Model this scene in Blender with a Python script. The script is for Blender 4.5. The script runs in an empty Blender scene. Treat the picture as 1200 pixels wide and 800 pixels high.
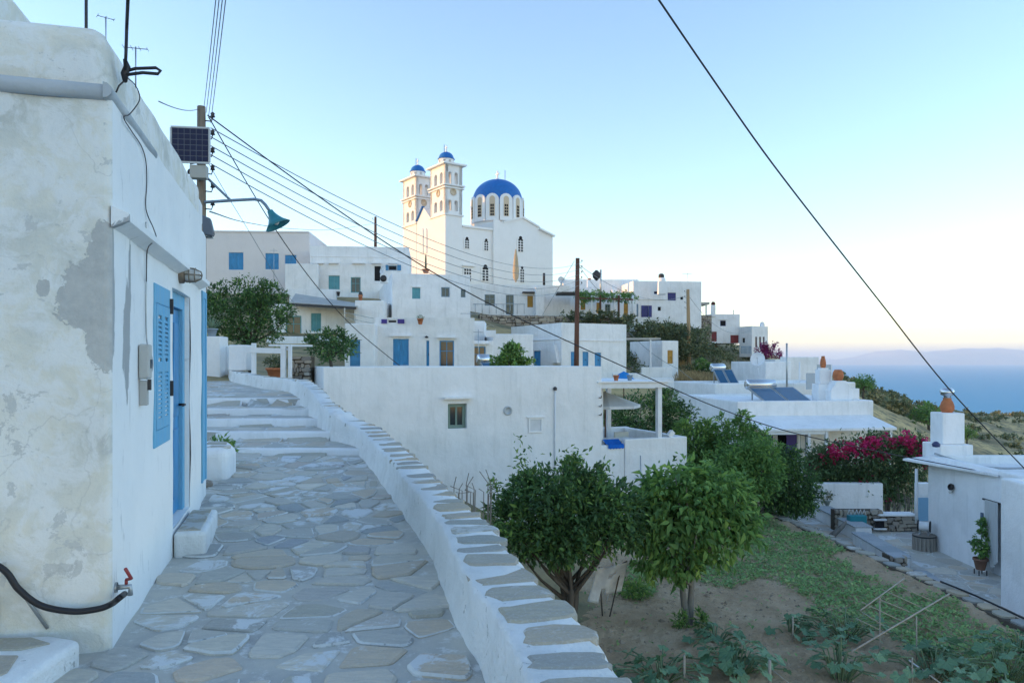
import bpy, bmesh, math, random
import numpy as np
from mathutils import Vector, Matrix
from mathutils import noise as mnoise
R = math.radians
S = bpy.context.scene
COL = S.collection
# ------------------------------------------------------------------ camera
F, CX, HY, CZ = 870.0, 600.0, 423.0, 1.6          # focal length in photo pixels, centre column, eye-level row, eye height
cam_d = bpy.data.cameras.new('camera'); cam = bpy.data.objects.new('camera', cam_d); COL.objects.link(cam)
cam.location = (0, 0, CZ); cam.rotation_euler = (R(90), 0, 0)
cam_d.sensor_width = 36; cam_d.lens = 36*F/1200; cam_d.shift_y = (HY-400)/1200
cam_d.clip_start = 0.05; cam_d.clip_end = 90000
S.camera = cam
# ------------------------------------------------------------------ light
SUN_EL, SUN_AZ = 5.0, -88.0                        # azimuth from +Y, negative = to the left
w = bpy.data.worlds.new('World'); S.world = w; w.use_nodes = True
nt = w.node_tree; bg = nt.nodes['Background']
sky = nt.nodes.new('ShaderNodeTexSky'); sky.sky_type = 'NISHITA'; sky.sun_disc = False
sky.sun_elevation = R(SUN_EL); sky.sun_rotation = R(SUN_AZ); sky.altitude = 150
sky.air_density = 1.0; sky.dust_density = 0.0; sky.ozone_density = 2.0
tint = nt.nodes.new('ShaderNodeMix'); tint.data_type = 'RGBA'; tint.blend_type = 'MULTIPLY'; tint.inputs[0].default_value = 1; tint.inputs[7].default_value = (1.03, .955, .99, 1)
nt.links.new(sky.outputs[0], tint.inputs[6]); nt.links.new(tint.outputs[2], bg.inputs[0]); bg.inputs[1].default_value = 0.15
sd = bpy.data.lights.new('sun', 'SUN'); sun = bpy.data.objects.new('sun', sd); COL.objects.link(sun)
sd.energy = 1.5; sd.angle = R(0.5); sd.color = (1.0, 0.52, 0.17)
sv = Vector((math.sin(R(SUN_AZ))*math.cos(R(SUN_EL)), math.cos(R(SUN_AZ))*math.cos(R(SUN_EL)), math.sin(R(SUN_EL))))
sun.rotation_euler = sv.to_track_quat('Z', 'Y').to_euler()
S.view_settings.view_transform = 'Standard'; S.view_settings.look = 'None'
S.view_settings.exposure = 2.26; S.view_settings.gamma = 1.0
S.render.engine = 'CYCLES'
S.cycles.max_bounces = 6; S.cycles.diffuse_bounces = 3; S.cycles.use_denoising = True
S.cycles.volume_bounces = 1
# ------------------------------------------------------------------ helpers
def P(px, py, Y):
    return Vector(((px-CX)/F*Y, Y, CZ+(HY-py)/F*Y))
def PX(px, Y): return (px-CX)/F*Y
def PZ(py, Y): return CZ+(HY-py)/F*Y
def tag(o, label=None, cat=None, group=None, kind=None):
    if label: o['label'] = label
    if cat: o['category'] = cat
    if group: o['group'] = group
    if kind: o['kind'] = kind
    return o
def thing(name, label, cat, loc=(0, 0, 0), rot=0, group=None):
    o = bpy.data.objects.new(name, None); COL.objects.link(o); o.empty_display_size = .1
    o.location = loc; o.rotation_euler = (0, 0, rot)
    return tag(o, label, cat, group)
def link(name, me, mat, parent=None):
    o = bpy.data.objects.new(name, me); COL.objects.link(o)
    if mat is not None and not me.materials: me.materials.append(mat)
    if parent: o.parent = parent
    return o
class MB:
    def __init__(s): s.v = []; s.f = []; s.sm = []
    def add(s, vs, fs, smooth=False):
        b = len(s.v); s.v += [tuple(p) for p in vs]; s.f += [tuple(b+i for i in f) for f in fs]; s.sm += [smooth]*len(fs); return s
    def box(s, a, b):
        x0, y0, z0 = a; x1, y1, z1 = b
        return s.add([(x0,y0,z0),(x1,y0,z0),(x1,y1,z0),(x0,y1,z0),(x0,y0,z1),(x1,y0,z1),(x1,y1,z1),(x0,y1,z1)],
                     [(0,3,2,1),(4,5,6,7),(0,1,5,4),(1,2,6,5),(2,3,7,6),(3,0,4,7)])
    def bar(s, p, q, wx, wy=None):                     # square bar between two points
        p = Vector(p); q = Vector(q); d = (q-p).normalized(); wy = wy or wx
        up = Vector((0,0,1)) if abs(d.z) < .9 else Vector((0,1,0))
        a = d.cross(up).normalized()*wx/2; b = d.cross(a).normalized()*wy/2
        vs = [c+i*a+j*b for c in (p,q) for i,j in ((-1,-1),(1,-1),(1,1),(-1,1))]
        return s.add(vs, [(3,2,1,0),(4,5,6,7),(0,1,5,4),(1,2,6,5),(2,3,7,6),(3,0,4,7)])
    def tube(s, pts, r, n=6, caps=True):
        pts = [Vector(p) for p in pts]; rs = r if isinstance(r, (list, tuple)) else [r]*len(pts)
        vs = []; prev = None
        for i, p in enumerate(pts):
            d = (pts[min(i+1, len(pts)-1)]-pts[max(i-1, 0)])
            d = d.normalized() if d.length > 1e-9 else Vector((0,0,1))
            if prev is None:
                up = Vector((0,0,1)) if abs(d.z) < .9 else Vector((1,0,0)); a = d.cross(up).normalized()
            else:
                a = (prev-d*prev.dot(d)); a = a.normalized() if a.length > 1e-6 else d.orthogonal().normalized()
            prev = a; b = d.cross(a)
            vs += [p+(a*math.cos(2*math.pi*k/n)+b*math.sin(2*math.pi*k/n))*rs[i] for k in range(n)]
        fs = [(i*n+k, i*n+(k+1)%n, (i+1)*n+(k+1)%n, (i+1)*n+k) for i in range(len(pts)-1) for k in range(n)]
        s.add(vs, fs, True)
        if caps:
            b = len(s.v)-len(vs)
            s.f += [tuple(b+k for k in range(n))[::-1], tuple(len(s.v)-n+k for k in range(n))]; s.sm += [False, False]
        return s
    def lathe(s, prof, n=16, c=(0,0,0), axis=None, smooth=True):   # prof: (radius, height)
        c = Vector(c); vs = []
        if axis is None: X, Yv, Z = Vector((1,0,0)), Vector((0,1,0)), Vector((0,0,1))
        else:
            Z = Vector(axis).normalized(); X = Z.orthogonal().normalized(); Yv = Z.cross(X)
        for r, h in prof:
            vs += [c+Z*h+(X*math.cos(2*math.pi*k/n)+Yv*math.sin(2*math.pi*k/n))*r for k in range(n)]
        fs = [(i*n+k, i*n+(k+1)%n, (i+1)*n+(k+1)%n, (i+1)*n+k) for i in range(len(prof)-1) for k in range(n)]
        return s.add(vs, fs, smooth)
    def prism(s, poly, z0, z1, M=None):               # poly: 2-D points extruded between z0 and z1; M maps (a,b,depth)
        n = len(poly); g = M or (lambda a, b, d: (a, b, d))
        vs = [g(a, b, z0) for a, b in poly]+[g(a, b, z1) for a, b in poly]
        return s.add(vs, [tuple(range(n))[::-1], tuple(range(n, 2*n))]+[(i, (i+1)%n, n+(i+1)%n, n+i) for i in range(n)])
    def build(s, name, mat, parent=None, bevel=0, seg=2, loc=None):
        me = bpy.data.meshes.new(name); me.from_pydata(s.v, [], s.f); me.update()
        if any(s.sm): me.polygons.foreach_set('use_smooth', s.sm)
        o = link(name, me, mat, parent)
        if loc is not None: o.location = loc
        if bevel:
            m = o.modifiers.new('bevel', 'BEVEL'); m.width = bevel; m.segments = seg; m.limit_method = 'ANGLE'; m.angle_limit = R(40)
        return o
def fix_normals(o, merge=None):
    bm = bmesh.new(); bm.from_mesh(o.data)
    if merge: bmesh.ops.remove_doubles(bm, verts=bm.verts, dist=merge)
    bmesh.ops.recalc_face_normals(bm, faces=bm.faces); bm.to_mesh(o.data); bm.free(); return o
# ------------------------------------------------------------------ materials
MATS = {}
def N(nt, t, **kw):
    n = nt.nodes.new('ShaderNode'+t)
    for k, v in kw.items():
        if k.startswith('i_'): n.inputs[k[2:].replace('_', ' ')].default_value = v
        else: setattr(n, k, v)
    return n
def c4(c): return (c[0], c[1], c[2], 1)
def mat(name, col, rough=.8, spec=.25, metal=0, bump=0, bscale=20, var=0, vscale=3, stretch=None, col2=None):
    """painted / plain surface with noise variation in colour and fine relief (object space)"""
    if name in MATS: return MATS[name]
    m = bpy.data.materials.new(name); m.use_nodes = True; t = m.node_tree; b = t.nodes['Principled BSDF']
    b.inputs['Roughness'].default_value = rough; b.inputs['Specular IOR Level'].default_value = spec; b.inputs['Metallic'].default_value = metal
    b.inputs['Base Color'].default_value = c4(col)
    if var or bump:
        tc = N(t, 'TexCoord'); src = tc.outputs['Object']
        if stretch:
            mp = N(t, 'Mapping'); mp.inputs['Scale'].default_value = stretch; t.links.new(src, mp.inputs[0]); src = mp.outputs[0]
        if var:
            n = N(t, 'TexNoise', i_Scale=vscale, i_Detail=6.0, i_Roughness=.6); t.links.new(src, n.inputs['Vector'])
            rp = N(t, 'ValToRGB'); rp.color_ramp.elements[0].position = .3; rp.color_ramp.elements[1].position = .7
            c2 = col2 or tuple(x*(1-var) for x in col)
            rp.color_ramp.elements[0].color = c4(c2); rp.color_ramp.elements[1].color = c4(col)
            t.links.new(n.outputs['Fac'], rp.inputs[0]); t.links.new(rp.outputs[0], b.inputs['Base Color'])
        if bump:
            n2 = N(t, 'TexNoise', i_Scale=bscale, i_Detail=5.0); t.links.new(src, n2.inputs['Vector'])
            bp = N(t, 'Bump', i_Strength=bump, i_Distance=.02); t.links.new(n2.outputs['Fac'], bp.inputs['Height']); t.links.new(bp.outputs[0], b.inputs['Normal'])
    MATS[name] = m; return m
def ramp(t, src, stops):
    r = N(t, 'ValToRGB'); e = r.color_ramp.elements
    while len(e) < len(stops): e.new(.5)
    for i, (p, c) in enumerate(stops): e[i].position = p; e[i].color = c4(c)
    t.links.new(src, r.inputs[0]); return r.outputs[0]
def mixc(t, fac, a, b):
    m = N(t, 'Mix', data_type='RGBA')
    if isinstance(fac, (int, float)): m.inputs[0].default_value = fac
    else: t.links.new(fac, m.inputs[0])
    for k, v in ((6, a), (7, b)):
        if isinstance(v, tuple): m.inputs[k].default_value = c4(v)
        else: t.links.new(v, m.inputs[k])
    return m.outputs[2]
def noise(t, src, scale, detail=6.0, rough=.6, dist=0):
    n = N(t, 'TexNoise', i_Scale=scale, i_Detail=detail, i_Roughness=rough, i_Distortion=dist); t.links.new(src, n.inputs['Vector']); return n.outputs['Fac']
def math_(t, op, a, b=None, clamp=False):
    m = N(t, 'Math', operation=op, use_clamp=clamp)
    for i, v in enumerate((a, b)):
        if v is None: continue
        if isinstance(v, (int, float)): m.inputs[i].default_value = v
        else: t.links.new(v, m.inputs[i])
    return m.outputs[0]
def scaled(t, src, sc):
    mp = N(t, 'Mapping'); mp.inputs['Scale'].default_value = sc; t.links.new(src, mp.inputs[0]); return mp.outputs[0]
def newmat(name, rough=.8, spec=.25):
    m = bpy.data.materials.new(name); m.use_nodes = True; t = m.node_tree; b = t.nodes['Principled BSDF']
    b.inputs['Roughness'].default_value = rough; b.inputs['Specular IOR Level'].default_value = spec
    MATS[name] = m; return m, t, b
def bump_to(t, b, h, strength=.3, dist=.02):
    bp = N(t, 'Bump', i_Strength=strength, i_Distance=dist); t.links.new(h, bp.inputs['Height']); t.links.new(bp.outputs[0], b.inputs['Normal'])
def m_whitewash(name, base=(.85,.85,.85), worn=(.62,.63,.62), amt=.5, streak=.4, bump=.35, spots=0.0):
    m, t, b = newmat(name, .9, .15)
    o = N(t, 'TexCoord').outputs['Object']
    n1 = noise(t, o, .9, 7, .65, .3); n2 = noise(t, scaled(t, o, (3.2, 3.2, .35)), 1.6, 6, .65)
    f1 = math_(t, 'MULTIPLY', ramp(t, n1, [(.42, (0,0,0)), (.75, (1,1,1))]), amt)
    f2 = math_(t, 'MULTIPLY', ramp(t, n2, [(.52, (0,0,0)), (.8, (1,1,1))]), streak)
    c = mixc(t, math_(t, 'ADD', f1, f2, True), base, worn)
    if spots:
        n3 = noise(t, scaled(t, o, (1, 1, .5)), 9, 5, .7); c = mixc(t, ramp(t, n3, [(.70-spots*.1, (0,0,0)), (.74-spots*.1, (1,1,1))]), c, (.36,.36,.34))
    t.links.new(c, b.inputs['Base Color'])
    h = math_(t, 'ADD', noise(t, o, 5, 8, .6), math_(t, 'MULTIPLY', noise(t, o, 42, 4), .25)); bump_to(t, b, h, bump, .05)
    return m
W0 = m_whitewash('whitewash_village', worn=(.56,.57,.56), streak=.55, bump=.5)
W1 = m_whitewash('whitewash_smooth', (.85,.85,.85), (.60,.61,.60), .5, .55, .45)
W2 = m_whitewash('whitewash_old', (.82,.82,.80), (.56,.56,.53), .65, .55, .8, .6)
WCH = m_whitewash('church_paint', (.85,.84,.82), (.70,.69,.67), .3, .25, .1)
WPINK = m_whitewash('afterglow_limewash', (.74,.70,.69), (.66,.62,.61), .5, .3, .15)  # pink of the afterglow put into the wall colour
def m_stone(name, stops, white=.25, scale=7):
    m, t, b = newmat(name, .75, .3)
    o = N(t, 'TexCoord').outputs['Object']; rnd = N(t, 'ObjectInfo').outputs['Random']
    off = N(t, 'VectorMath', operation='ADD'); t.links.new(o, off.inputs[0])
    sc = N(t, 'VectorMath', operation='SCALE'); t.links.new(N(t, 'ObjectInfo').outputs['Location'], sc.inputs[0]); sc.inputs[3].default_value = 1
    cmb = N(t, 'CombineXYZ'); t.links.new(math_(t, 'MULTIPLY', rnd, 37.0), cmb.inputs[0]); t.links.new(cmb.outputs[0], off.inputs[1])
    v = off.outputs[0]
    c = ramp(t, rnd, stops)
    lay = noise(t, scaled(t, v, (1.0, 4.0, 4.0)), scale, 8, .7, .8)
    c = mixc(t, ramp(t, lay, [(.35, (0,0,0)), (.65, (1,1,1))]), mixc(t, .35, c, (.20,.21,.23)), c)
    spk = noise(t, v, 55, 3, .7)
    c = mixc(t, math_(t, 'MULTIPLY', ramp(t, spk, [(.5, (0,0,0)), (.75, (1,1,1))]), .35), c, (.62,.63,.63))
    if white:
        wr = math_(t, 'FRACT', math_(t, 'MULTIPLY', rnd, 91.7))
        wn = noise(t, v, 4.5, 8, .7, .5)
        wf = math_(t, 'ADD', wn, math_(t, 'MULTIPLY', math_(t, 'SUBTRACT', wr, .62), .5))
        c = mixc(t, math_(t, 'MULTIPLY', ramp(t, wf, [(.60, (0,0,0)), (.66, (1,1,1))]), white), c, (.66,.67,.66))
    t.links.new(c, b.inputs['Base Color'])
    bump_to(t, b, math_(t, 'ADD', lay, math_(t, 'MULTIPLY', spk, .4)), .45, .015)
    return m
SLATE = m_stone('paving_slate', [(0, (0.462,0.450,0.396)), (.15, (0.572,0.530,0.449)), (.28, (0.660,0.600,0.493)), (.40, (0.616,0.500,0.361)), (.50, (0.528,0.460,0.361)), (.60, (0.352,0.370,0.361)), (.70, (0.720,0.650,0.528)), (.80, (0.462,0.430,0.343)), (.88, (0.660,0.520,0.370)), (.95, (0.396,0.400,0.405)), (1, (0.550,0.500,0.422))], .95)
CAP = m_stone('cap_stone', [(0, (0.297,0.320,0.299)), (.25, (0.440,0.390,0.290)), (.45, (0.528,0.410,0.264)), (.6, (0.319,0.330,0.308)), (.8, (0.484,0.400,0.290)), (1, (0.418,0.380,0.299))], .55, 6)
RUB = m_stone('rubble_stone', [(0, (.24,.19,.14)), (.3, (.40,.33,.24)), (.5, (.20,.17,.14)), (.75, (.48,.41,.30)), (.9, (.33,.27,.21)), (1, (.52,.48,.40))], .0)
def m_leaf(name, stops, trans=.35):
    m, t, b = newmat(name, .55, .35)
    at = N(t, 'Attribute'); at.attribute_name = 'tint'
    c = ramp(t, at.outputs['Fac'], stops); t.links.new(c, b.inputs['Base Color'])
    tr = N(t, 'BsdfTranslucent'); t.links.new(c, tr.inputs['Color'])
    mx = N(t, 'MixShader', i_Fac=trans); t.links.new(b.outputs[0], mx.inputs[1]); t.links.new(tr.outputs[0], mx.inputs[2])
    t.links.new(mx.outputs[0], t.nodes['Material Output'].inputs['Surface']); return m
L_CIT = m_leaf('leaf_citrus', [(0, (0.053,0.107,0.045)), (.5, (0.092,0.183,0.061)), (.85, (0.161,0.291,0.071)), (1, (0.269,0.406,0.101))], .25)
L_MID = m_leaf('leaf_persimmon', [(0, (0.097,0.195,0.063)), (.5, (0.166,0.314,0.084)), (.85, (0.263,0.432,0.105)), (1, (0.387,0.549,0.125))], .35)
L_FIG = m_leaf('leaf_bright', [(0, (0.101,0.191,0.069)), (.5, (0.204,0.340,0.091)), (.85, (0.318,0.491,0.109)), (1, (0.491,0.600,0.153))], .35)
L_BOU = m_leaf('leaf_bougainvillea', [(0, (0.061,0.099,0.046)), (.5, (0.101,0.172,0.068)), (.9, (0.153,0.236,0.084)), (1, (0.333,0.236,0.105))], .25)
L_SCR = m_leaf('leaf_scrub', [(0, (0.078,0.109,0.055)), (.5, (0.143,0.175,0.082)), (.85, (0.221,0.233,0.108)), (1, (0.415,0.343,0.157))], .2)
L_SQ = m_leaf('leaf_squash', [(0, (0.089,0.189,0.108)), (.5, (0.140,0.265,0.145)), (1, (0.240,0.380,0.216))], .25)
L_WEED = m_leaf('leaf_weed', [(0, (0.167,0.298,0.113)), (.5, (0.266,0.440,0.151)), (.8, (0.401,0.534,0.188)), (1, (0.600,0.600,0.276))], .3)
L_DRY = m_leaf('dry_grass', [(0, (0.254,0.180,0.084)), (.5, (0.413,0.285,0.132)), (1, (0.572,0.420,0.204))], .2)
PINK = m_leaf('blossom_magenta', [(0, (.45,.02,.07)), (.6, (.62,.03,.16)), (1, (.75,.10,.25))], .35)
PURP = m_leaf('blossom_purple', [(0, (.18,.015,.10)), (.6, (.28,.02,.14)), (1, (.40,.05,.22))], .3)
BARK = mat('bark', (.13,.11,.09), .9, .1, bump=.6, bscale=25, var=.5, vscale=8, stretch=(1,1,.25))
BARKP = mat('bark_pale', (.27,.25,.22), .9, .1, bump=.4, bscale=25, var=.4, vscale=8, stretch=(1,1,.25))
BLUE = mat('paint_blue', (.05,.30,.60), .5, .4, bump=.1, bscale=30, var=.35, vscale=4, stretch=(2,2,.5))
BLUE_L = mat('paint_sky_blue', (.12,.43,.68), .6, .3, bump=.4, bscale=40, var=.35, vscale=6, col2=(.20,.42,.58), stretch=(2,2,.6))
BLUE_D = mat('paint_cobalt', (.015,.16,.50), .5, .4, var=.2, vscale=3)
BLUE_M = mat('paint_mid_blue', (.06,.25,.46), .5, .4, var=.25, vscale=3)
TEAL = mat('paint_teal', (.12,.36,.42), .55, .3, var=.25, vscale=3)
NAVY = mat('paint_navy', (.035,.04,.20), .5, .4, var=.25, vscale=3)
RED = mat('paint_dark_red', (.22,.02,.03), .5, .4, var=.3, vscale=3)
OCHRE = mat('paint_ochre', (.50,.27,.05), .6, .3, var=.3, vscale=3)
GREYB = mat('paint_grey_blue', (.22,.32,.42), .6, .3, var=.25, vscale=3)
GRN = mat('paint_grey_green', (.20,.29,.25), .5, .3, var=.2, vscale=5)
WHT = mat('paint_white', (.78,.79,.80), .6, .3, var=.12, vscale=5)
GLASS = mat('window_glass', (.035,.05,.06), .08, .6)
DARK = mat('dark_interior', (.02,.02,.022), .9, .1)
IRON = mat('dark_iron', (.05,.045,.045), .6, .4, var=.3, vscale=15)
STEEL = mat('galvanised_steel', (.45,.47,.48), .4, .5, .7, var=.2, vscale=12)
CABLE = mat('black_cable', (.018,.017,.02), .5, .4)
WIRE = mat('aluminium_wire', (.20,.22,.23), .5, .4, .3)
TERRA = mat('terracotta', (.56,.20,.09), .85, .2, bump=.2, bscale=20, var=.35, vscale=6)
WOODP = mat('pole_wood', (.30,.24,.18), .9, .1, bump=.5, bscale=18, var=.5, vscale=5, stretch=(3,3,.2))
WOODR = mat('pole_wood_red', (.17,.085,.06), .9, .1, bump=.4, bscale=14, var=.4, vscale=3, stretch=(3,3,.15))
WOODO = mat('pole_wood_tan', (.46,.31,.17), .9, .1, bump=.4, bscale=14, var=.35, vscale=3, stretch=(3,3,.15))
PVB = mat('solar_absorber', (.02,.10,.20), .15, .6, var=.25, vscale=2)
CHROME = mat('tank_steel', (.60,.62,.64), .22, .5, .9)
DIRT = mat('peeled_dirt', (.30,.29,.26), .95, .1, bump=.4, var=.3)
CONC = mat('roof_concrete', (.52,.50,.46), .9, .15, bump=.3, bscale=10, var=.3, vscale=1.5)
CLOTH = mat('cloth_white', (.70,.72,.74), .9, .1, var=.15, vscale=6)
RAG = mat('plastic_sheet', (.74,.76,.78), .45, .4, var=.25, vscale=8)
# ------------------------------------------------------------------ builders
WIN_STY = {}
class House:
    """whitewashed block: A = near corner; the R face runs to the right of it, the L face back from it"""
    def __init__(s, name, label, pc, Y, yaw, pr, pt, pb, pl=None, depth=5, mat_=None, cat='house', group=None, par=.3, ring=.22, bevel=.05, zb=None):
        a = R(yaw); s.u = (math.cos(a), math.sin(a)); s.v = (-math.sin(a), math.cos(a))
        s.A = (PX(pc, Y), Y); s.Y = Y; z0 = PZ(pb, Y) if zb is None else zb; z1 = PZ(pt, Y)
        s.z0 = z0; s.H = z1-z0; s.mat = mat_ or W0; s.par = par; s.ring = ring; s.bevel = bevel
        s.W = s.t_on(pr, s.u); s.D = s.t_on(pl, s.v) if pl is not None else depth
        s.root = thing(name, label, cat, (s.A[0], s.A[1], z0), a, group)
        s.holes = {'R': [], 'L': []}
    def t_on(s, px, d):
        k = (px-CX)/F; return (k*s.A[1]-s.A[0])/(d[0]-k*d[1])
    def pt(s, face, px, py):
        d = s.u if face == 'R' else s.v; t = s.t_on(px, d); Yp = s.A[1]+t*d[1]
        return t, PZ(py, Yp)-s.z0
    def M(s, face):
        return (lambda a, z, d: (a, d, z)) if face == 'R' else (lambda a, z, d: (d, a, z))
    def world(s, x, y, z=0):
        return Vector((s.A[0]+x*s.u[0]+y*s.v[0], s.A[1]+x*s.u[1]+y*s.v[1], s.z0+z))
    def rect(s, face, x0, y0, x1, y1):
        a0, zt = s.pt(face, x0, y0); a1, zb = s.pt(face, x1, y1)
        _, zb0 = s.pt(face, x0, y1); _, zt1 = s.pt(face, x1, y0)
        return min(a0, a1), max(a0, a1), (zb+zb0)/2, (zt+zt1)/2
    def win(s, face, x0, y0, x1, y1, style='shutter', m=None, fm=None, arch=False, dep=.10, label=None, hole=True, frame_w=None):
        a0, a1, zb, zt = s.rect(face, x0, y0, x1, y1); g = s.M(face); wd = a1-a0; h = zt-zb
        m = m or BLUE_M; fm = fm or m
        zb = max(zb, .01); 
        if hole: s.holes[face].append((a0, a1, zb, zt, dep))
        else: dep = .0
        fw = frame_w or min(.06, wd*.12); f0, f1 = dep-.055, dep-.004
        name = 'door' if style in ('door', 'doorglass') else 'window'
        b = MB()
        b.prism([(a0+.003, zb+.003), (a0+fw, zb+.003), (a0+fw, zt-.003), (a0+.003, zt-.003)], f0, f1, g)
        b.prism([(a1-fw, zb+.003), (a1-.003, zb+.003), (a1-.003, zt-.003), (a1-fw, zt-.003)], f0, f1, g)
        b.prism([(a0+fw, zt-fw), (a1-fw, zt-fw), (a1-fw, zt-.003), (a0+fw, zt-.003)], f0, f1, g)
        b.prism([(a0+fw, zb+.003), (a1-fw, zb+.003), (a1-fw, zb+fw), (a0+fw, zb+fw)], f0, f1, g)
        fr = b.build(name, fm, s.root)
        if label: fr['label'] = label
        ia0, ia1, iz0, iz1 = a0+fw, a1-fw, zb+fw, zt-fw; mid = (ia0+ia1)/2
        if style in ('shutter', 'door'):
            n = 2 if (ia1-ia0) > .5 else 1
            for k in range(n):
                p0 = ia0+(ia1-ia0)*k/n+.004; p1 = ia0+(ia1-ia0)*(k+1)/n-.004
                q = MB(); q.prism([(p0, iz0+.004), (p1, iz0+.004), (p1, iz1-.004), (p0, iz1-.004)], dep-.035, dep-.012, g)
                pw = (p1-p0)*.16; nn = 3 if h > 1.5 else 2
                for j in range(nn):
                    r0 = iz0+(iz1-iz0)*(j+.08)/nn; r1 = iz0+(iz1-iz0)*(j+.92)/nn
                    q.prism([(p0+pw, r0), (p1-pw, r0), (p1-pw, r1), (p0+pw, r1)], dep-.047, dep-.0355, g)
                q.build('shutter' if style == 'shutter' else 'door_leaf', m, fr)
            if style == 'door':
                MB().prism([(mid+.03, zb+h*.45), (mid+.06, zb+h*.45), (mid+.06, zb+h*.51), (mid+.03, zb+h*.51)], dep-.09, dep-.0475, g).build('handle', IRON, fr)
        elif style in ('glass', 'doorglass', 'dark'):
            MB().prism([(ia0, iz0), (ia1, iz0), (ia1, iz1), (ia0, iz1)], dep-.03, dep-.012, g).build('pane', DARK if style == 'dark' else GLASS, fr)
            if style != 'dark':
                mm = MB(); mw = fw*.6
                mm.prism([(mid-mw/2, iz0), (mid+mw/2, iz0), (mid+mw/2, iz1), (mid-mw/2, iz1)], f0+.004, dep-.0305, g)
                if h > .9: mm.prism([(ia0, iz0+h*.55), (mid-mw/2, iz0+h*.55), (mid-mw/2, iz0+h*.55+mw), (ia0, iz0+h*.55+mw)], f0+.006, dep-.0305, g).prism([(mid+mw/2, iz0+h*.55), (ia1, iz0+h*.55), (ia1, iz0+h*.55+mw), (mid+mw/2, iz0+h*.55+mw)], f0+.006, dep-.0305, g)
                mm.build('glazing_bar', fm, fr)
        elif style == 'curtain':
            MB().prism([(ia0, iz0), (ia1, iz0), (ia1, iz1), (ia0, iz1)], dep-.03, dep-.012, g).build('curtain', CLOTH, fr)
        if arch:
            r = wd/2; A = [((a0+a1)/2+math.cos(k*math.pi/8)*(r+.08), zt+.02+math.sin(k*math.pi/8)*(r*.55)) for k in range(9)]
            MB().prism(A, -.05, -.002, g).build('window_hood', s.mat, s.root)
        return fr
    def ledge(s, face, x0, x1, y, proud=.14, th=.07, m=None, name='window_hood'):
        a0, z = s.pt(face, x0, y); a1, z1 = s.pt(face, x1, y); a0, a1 = min(a0, a1), max(a0, a1)
        z = (z+z1)/2
        return MB().prism([(a0, z-th/2), (a1, z-th/2), (a1, z+th/2), (a0, z+th/2)], -proud, -.002, s.M(face)).build(name, m or s.mat, s.root)
    def band(s, face, x0, x1, y, h=.06, proud=.05, name='cornice', m=None):
        return s.ledge(face, x0, x1, y, proud, h, m, name)
    def build(s):
        W, D, H, t, rz = s.W, s.D, s.H, min(s.ring, s.W*.3, s.D*.3), s.par
        hx = sorted({0, W, t, W-t} | {c for h in s.holes['R'] for c in h[:2]}); hy = sorted({0, D, t, D-t} | {c for h in s.holes['L'] for c in h[:2]})
        zR = sorted({0, H} | {c for h in s.holes['R'] for c in h[2:4]} ); zL = sorted({0, H} | {c for h in s.holes['L'] for c in h[2:4]})
        zz = sorted(set(zR) | set(zL))
        b = MB()
        def face(cs, holes, g):
            for i in range(len(cs)-1):
                for j in range(len(zz)-1):
                    cx, cz = (cs[i]+cs[i+1])/2, (zz[j]+zz[j+1])/2
                    dd = 0
                    for h in holes:
                        if h[0] < cx < h[1] and h[2] < cz < h[3]: dd = h[4]
                    b.add([g(cs[i], zz[j], dd), g(cs[i+1], zz[j], dd), g(cs[i+1], zz[j+1], dd), g(cs[i], zz[j+1], dd)], [(0, 1, 2, 3)])
            for h in holes:
                a0, a1, z0, z1, dp = h
                xs = [c for c in cs if a0 <= c <= a1]; zs = [c for c in zz if z0 <= c <= z1]
                for i in range(len(xs)-1):
                    for z in (z0, z1): b.add([g(xs[i], z, 0), g(xs[i+1], z, 0), g(xs[i+1], z, dp), g(xs[i], z, dp)], [(0, 1, 2, 3)])
                for i in range(len(zs)-1):
                    for a in (a0, a1): b.add([g(a, zs[i], 0), g(a, zs[i+1], 0), g(a, zs[i+1], dp), g(a, zs[i], dp)], [(0, 1, 2, 3)])
        face(hx, s.holes['R'], s.M('R')); face(hy, s.holes['L'], s.M('L'))
        for j in range(len(zz)-1):
            for i in range(len(hy)-1): b.add([(W, hy[i], zz[j]), (W, hy[i+1], zz[j]), (W, hy[i+1], zz[j+1]), (W, hy[i], zz[j+1])], [(0, 1, 2, 3)])
            for i in range(len(hx)-1): b.add([(hx[i], D, zz[j]), (hx[i+1], D, zz[j]), (hx[i+1], D, zz[j+1]), (hx[i], D, zz[j+1])], [(0, 1, 2, 3)])
        inr = lambda x, y: t < x < W-t and t < y < D-t
        for i in range(len(hx)-1):
            for j in range(len(hy)-1):
                z = H-rz if inr((hx[i]+hx[i+1])/2, (hy[j]+hy[j+1])/2) else H
                b.add([(hx[i], hy[j], z), (hx[i+1], hy[j], z), (hx[i+1], hy[j+1], z), (hx[i], hy[j+1], z)], [(0, 1, 2, 3)])
        for i in range(len(hx)-1):
            if t <= hx[i] and hx[i+1] <= W-t:
                for y in (t, D-t): b.add([(hx[i], y, H-rz), (hx[i+1], y, H-rz), (hx[i+1], y, H), (hx[i], y, H)], [(0, 1, 2, 3)])
        for j in range(len(hy)-1):
            if t <= hy[j] and hy[j+1] <= D-t:
                for x in (t, W-t): b.add([(x, hy[j], H-rz), (x, hy[j+1], H-rz), (x, hy[j+1], H), (x, hy[j], H)], [(0, 1, 2, 3)])
        o = b.build('wall', s.mat, s.root); fix_normals(o, .0005)
        if s.bevel:
            m = o.modifiers.new('bevel', 'BEVEL'); m.width = s.bevel; m.segments = 2; m.limit_method = 'ANGLE'; m.angle_limit = R(50)
        return s
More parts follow.
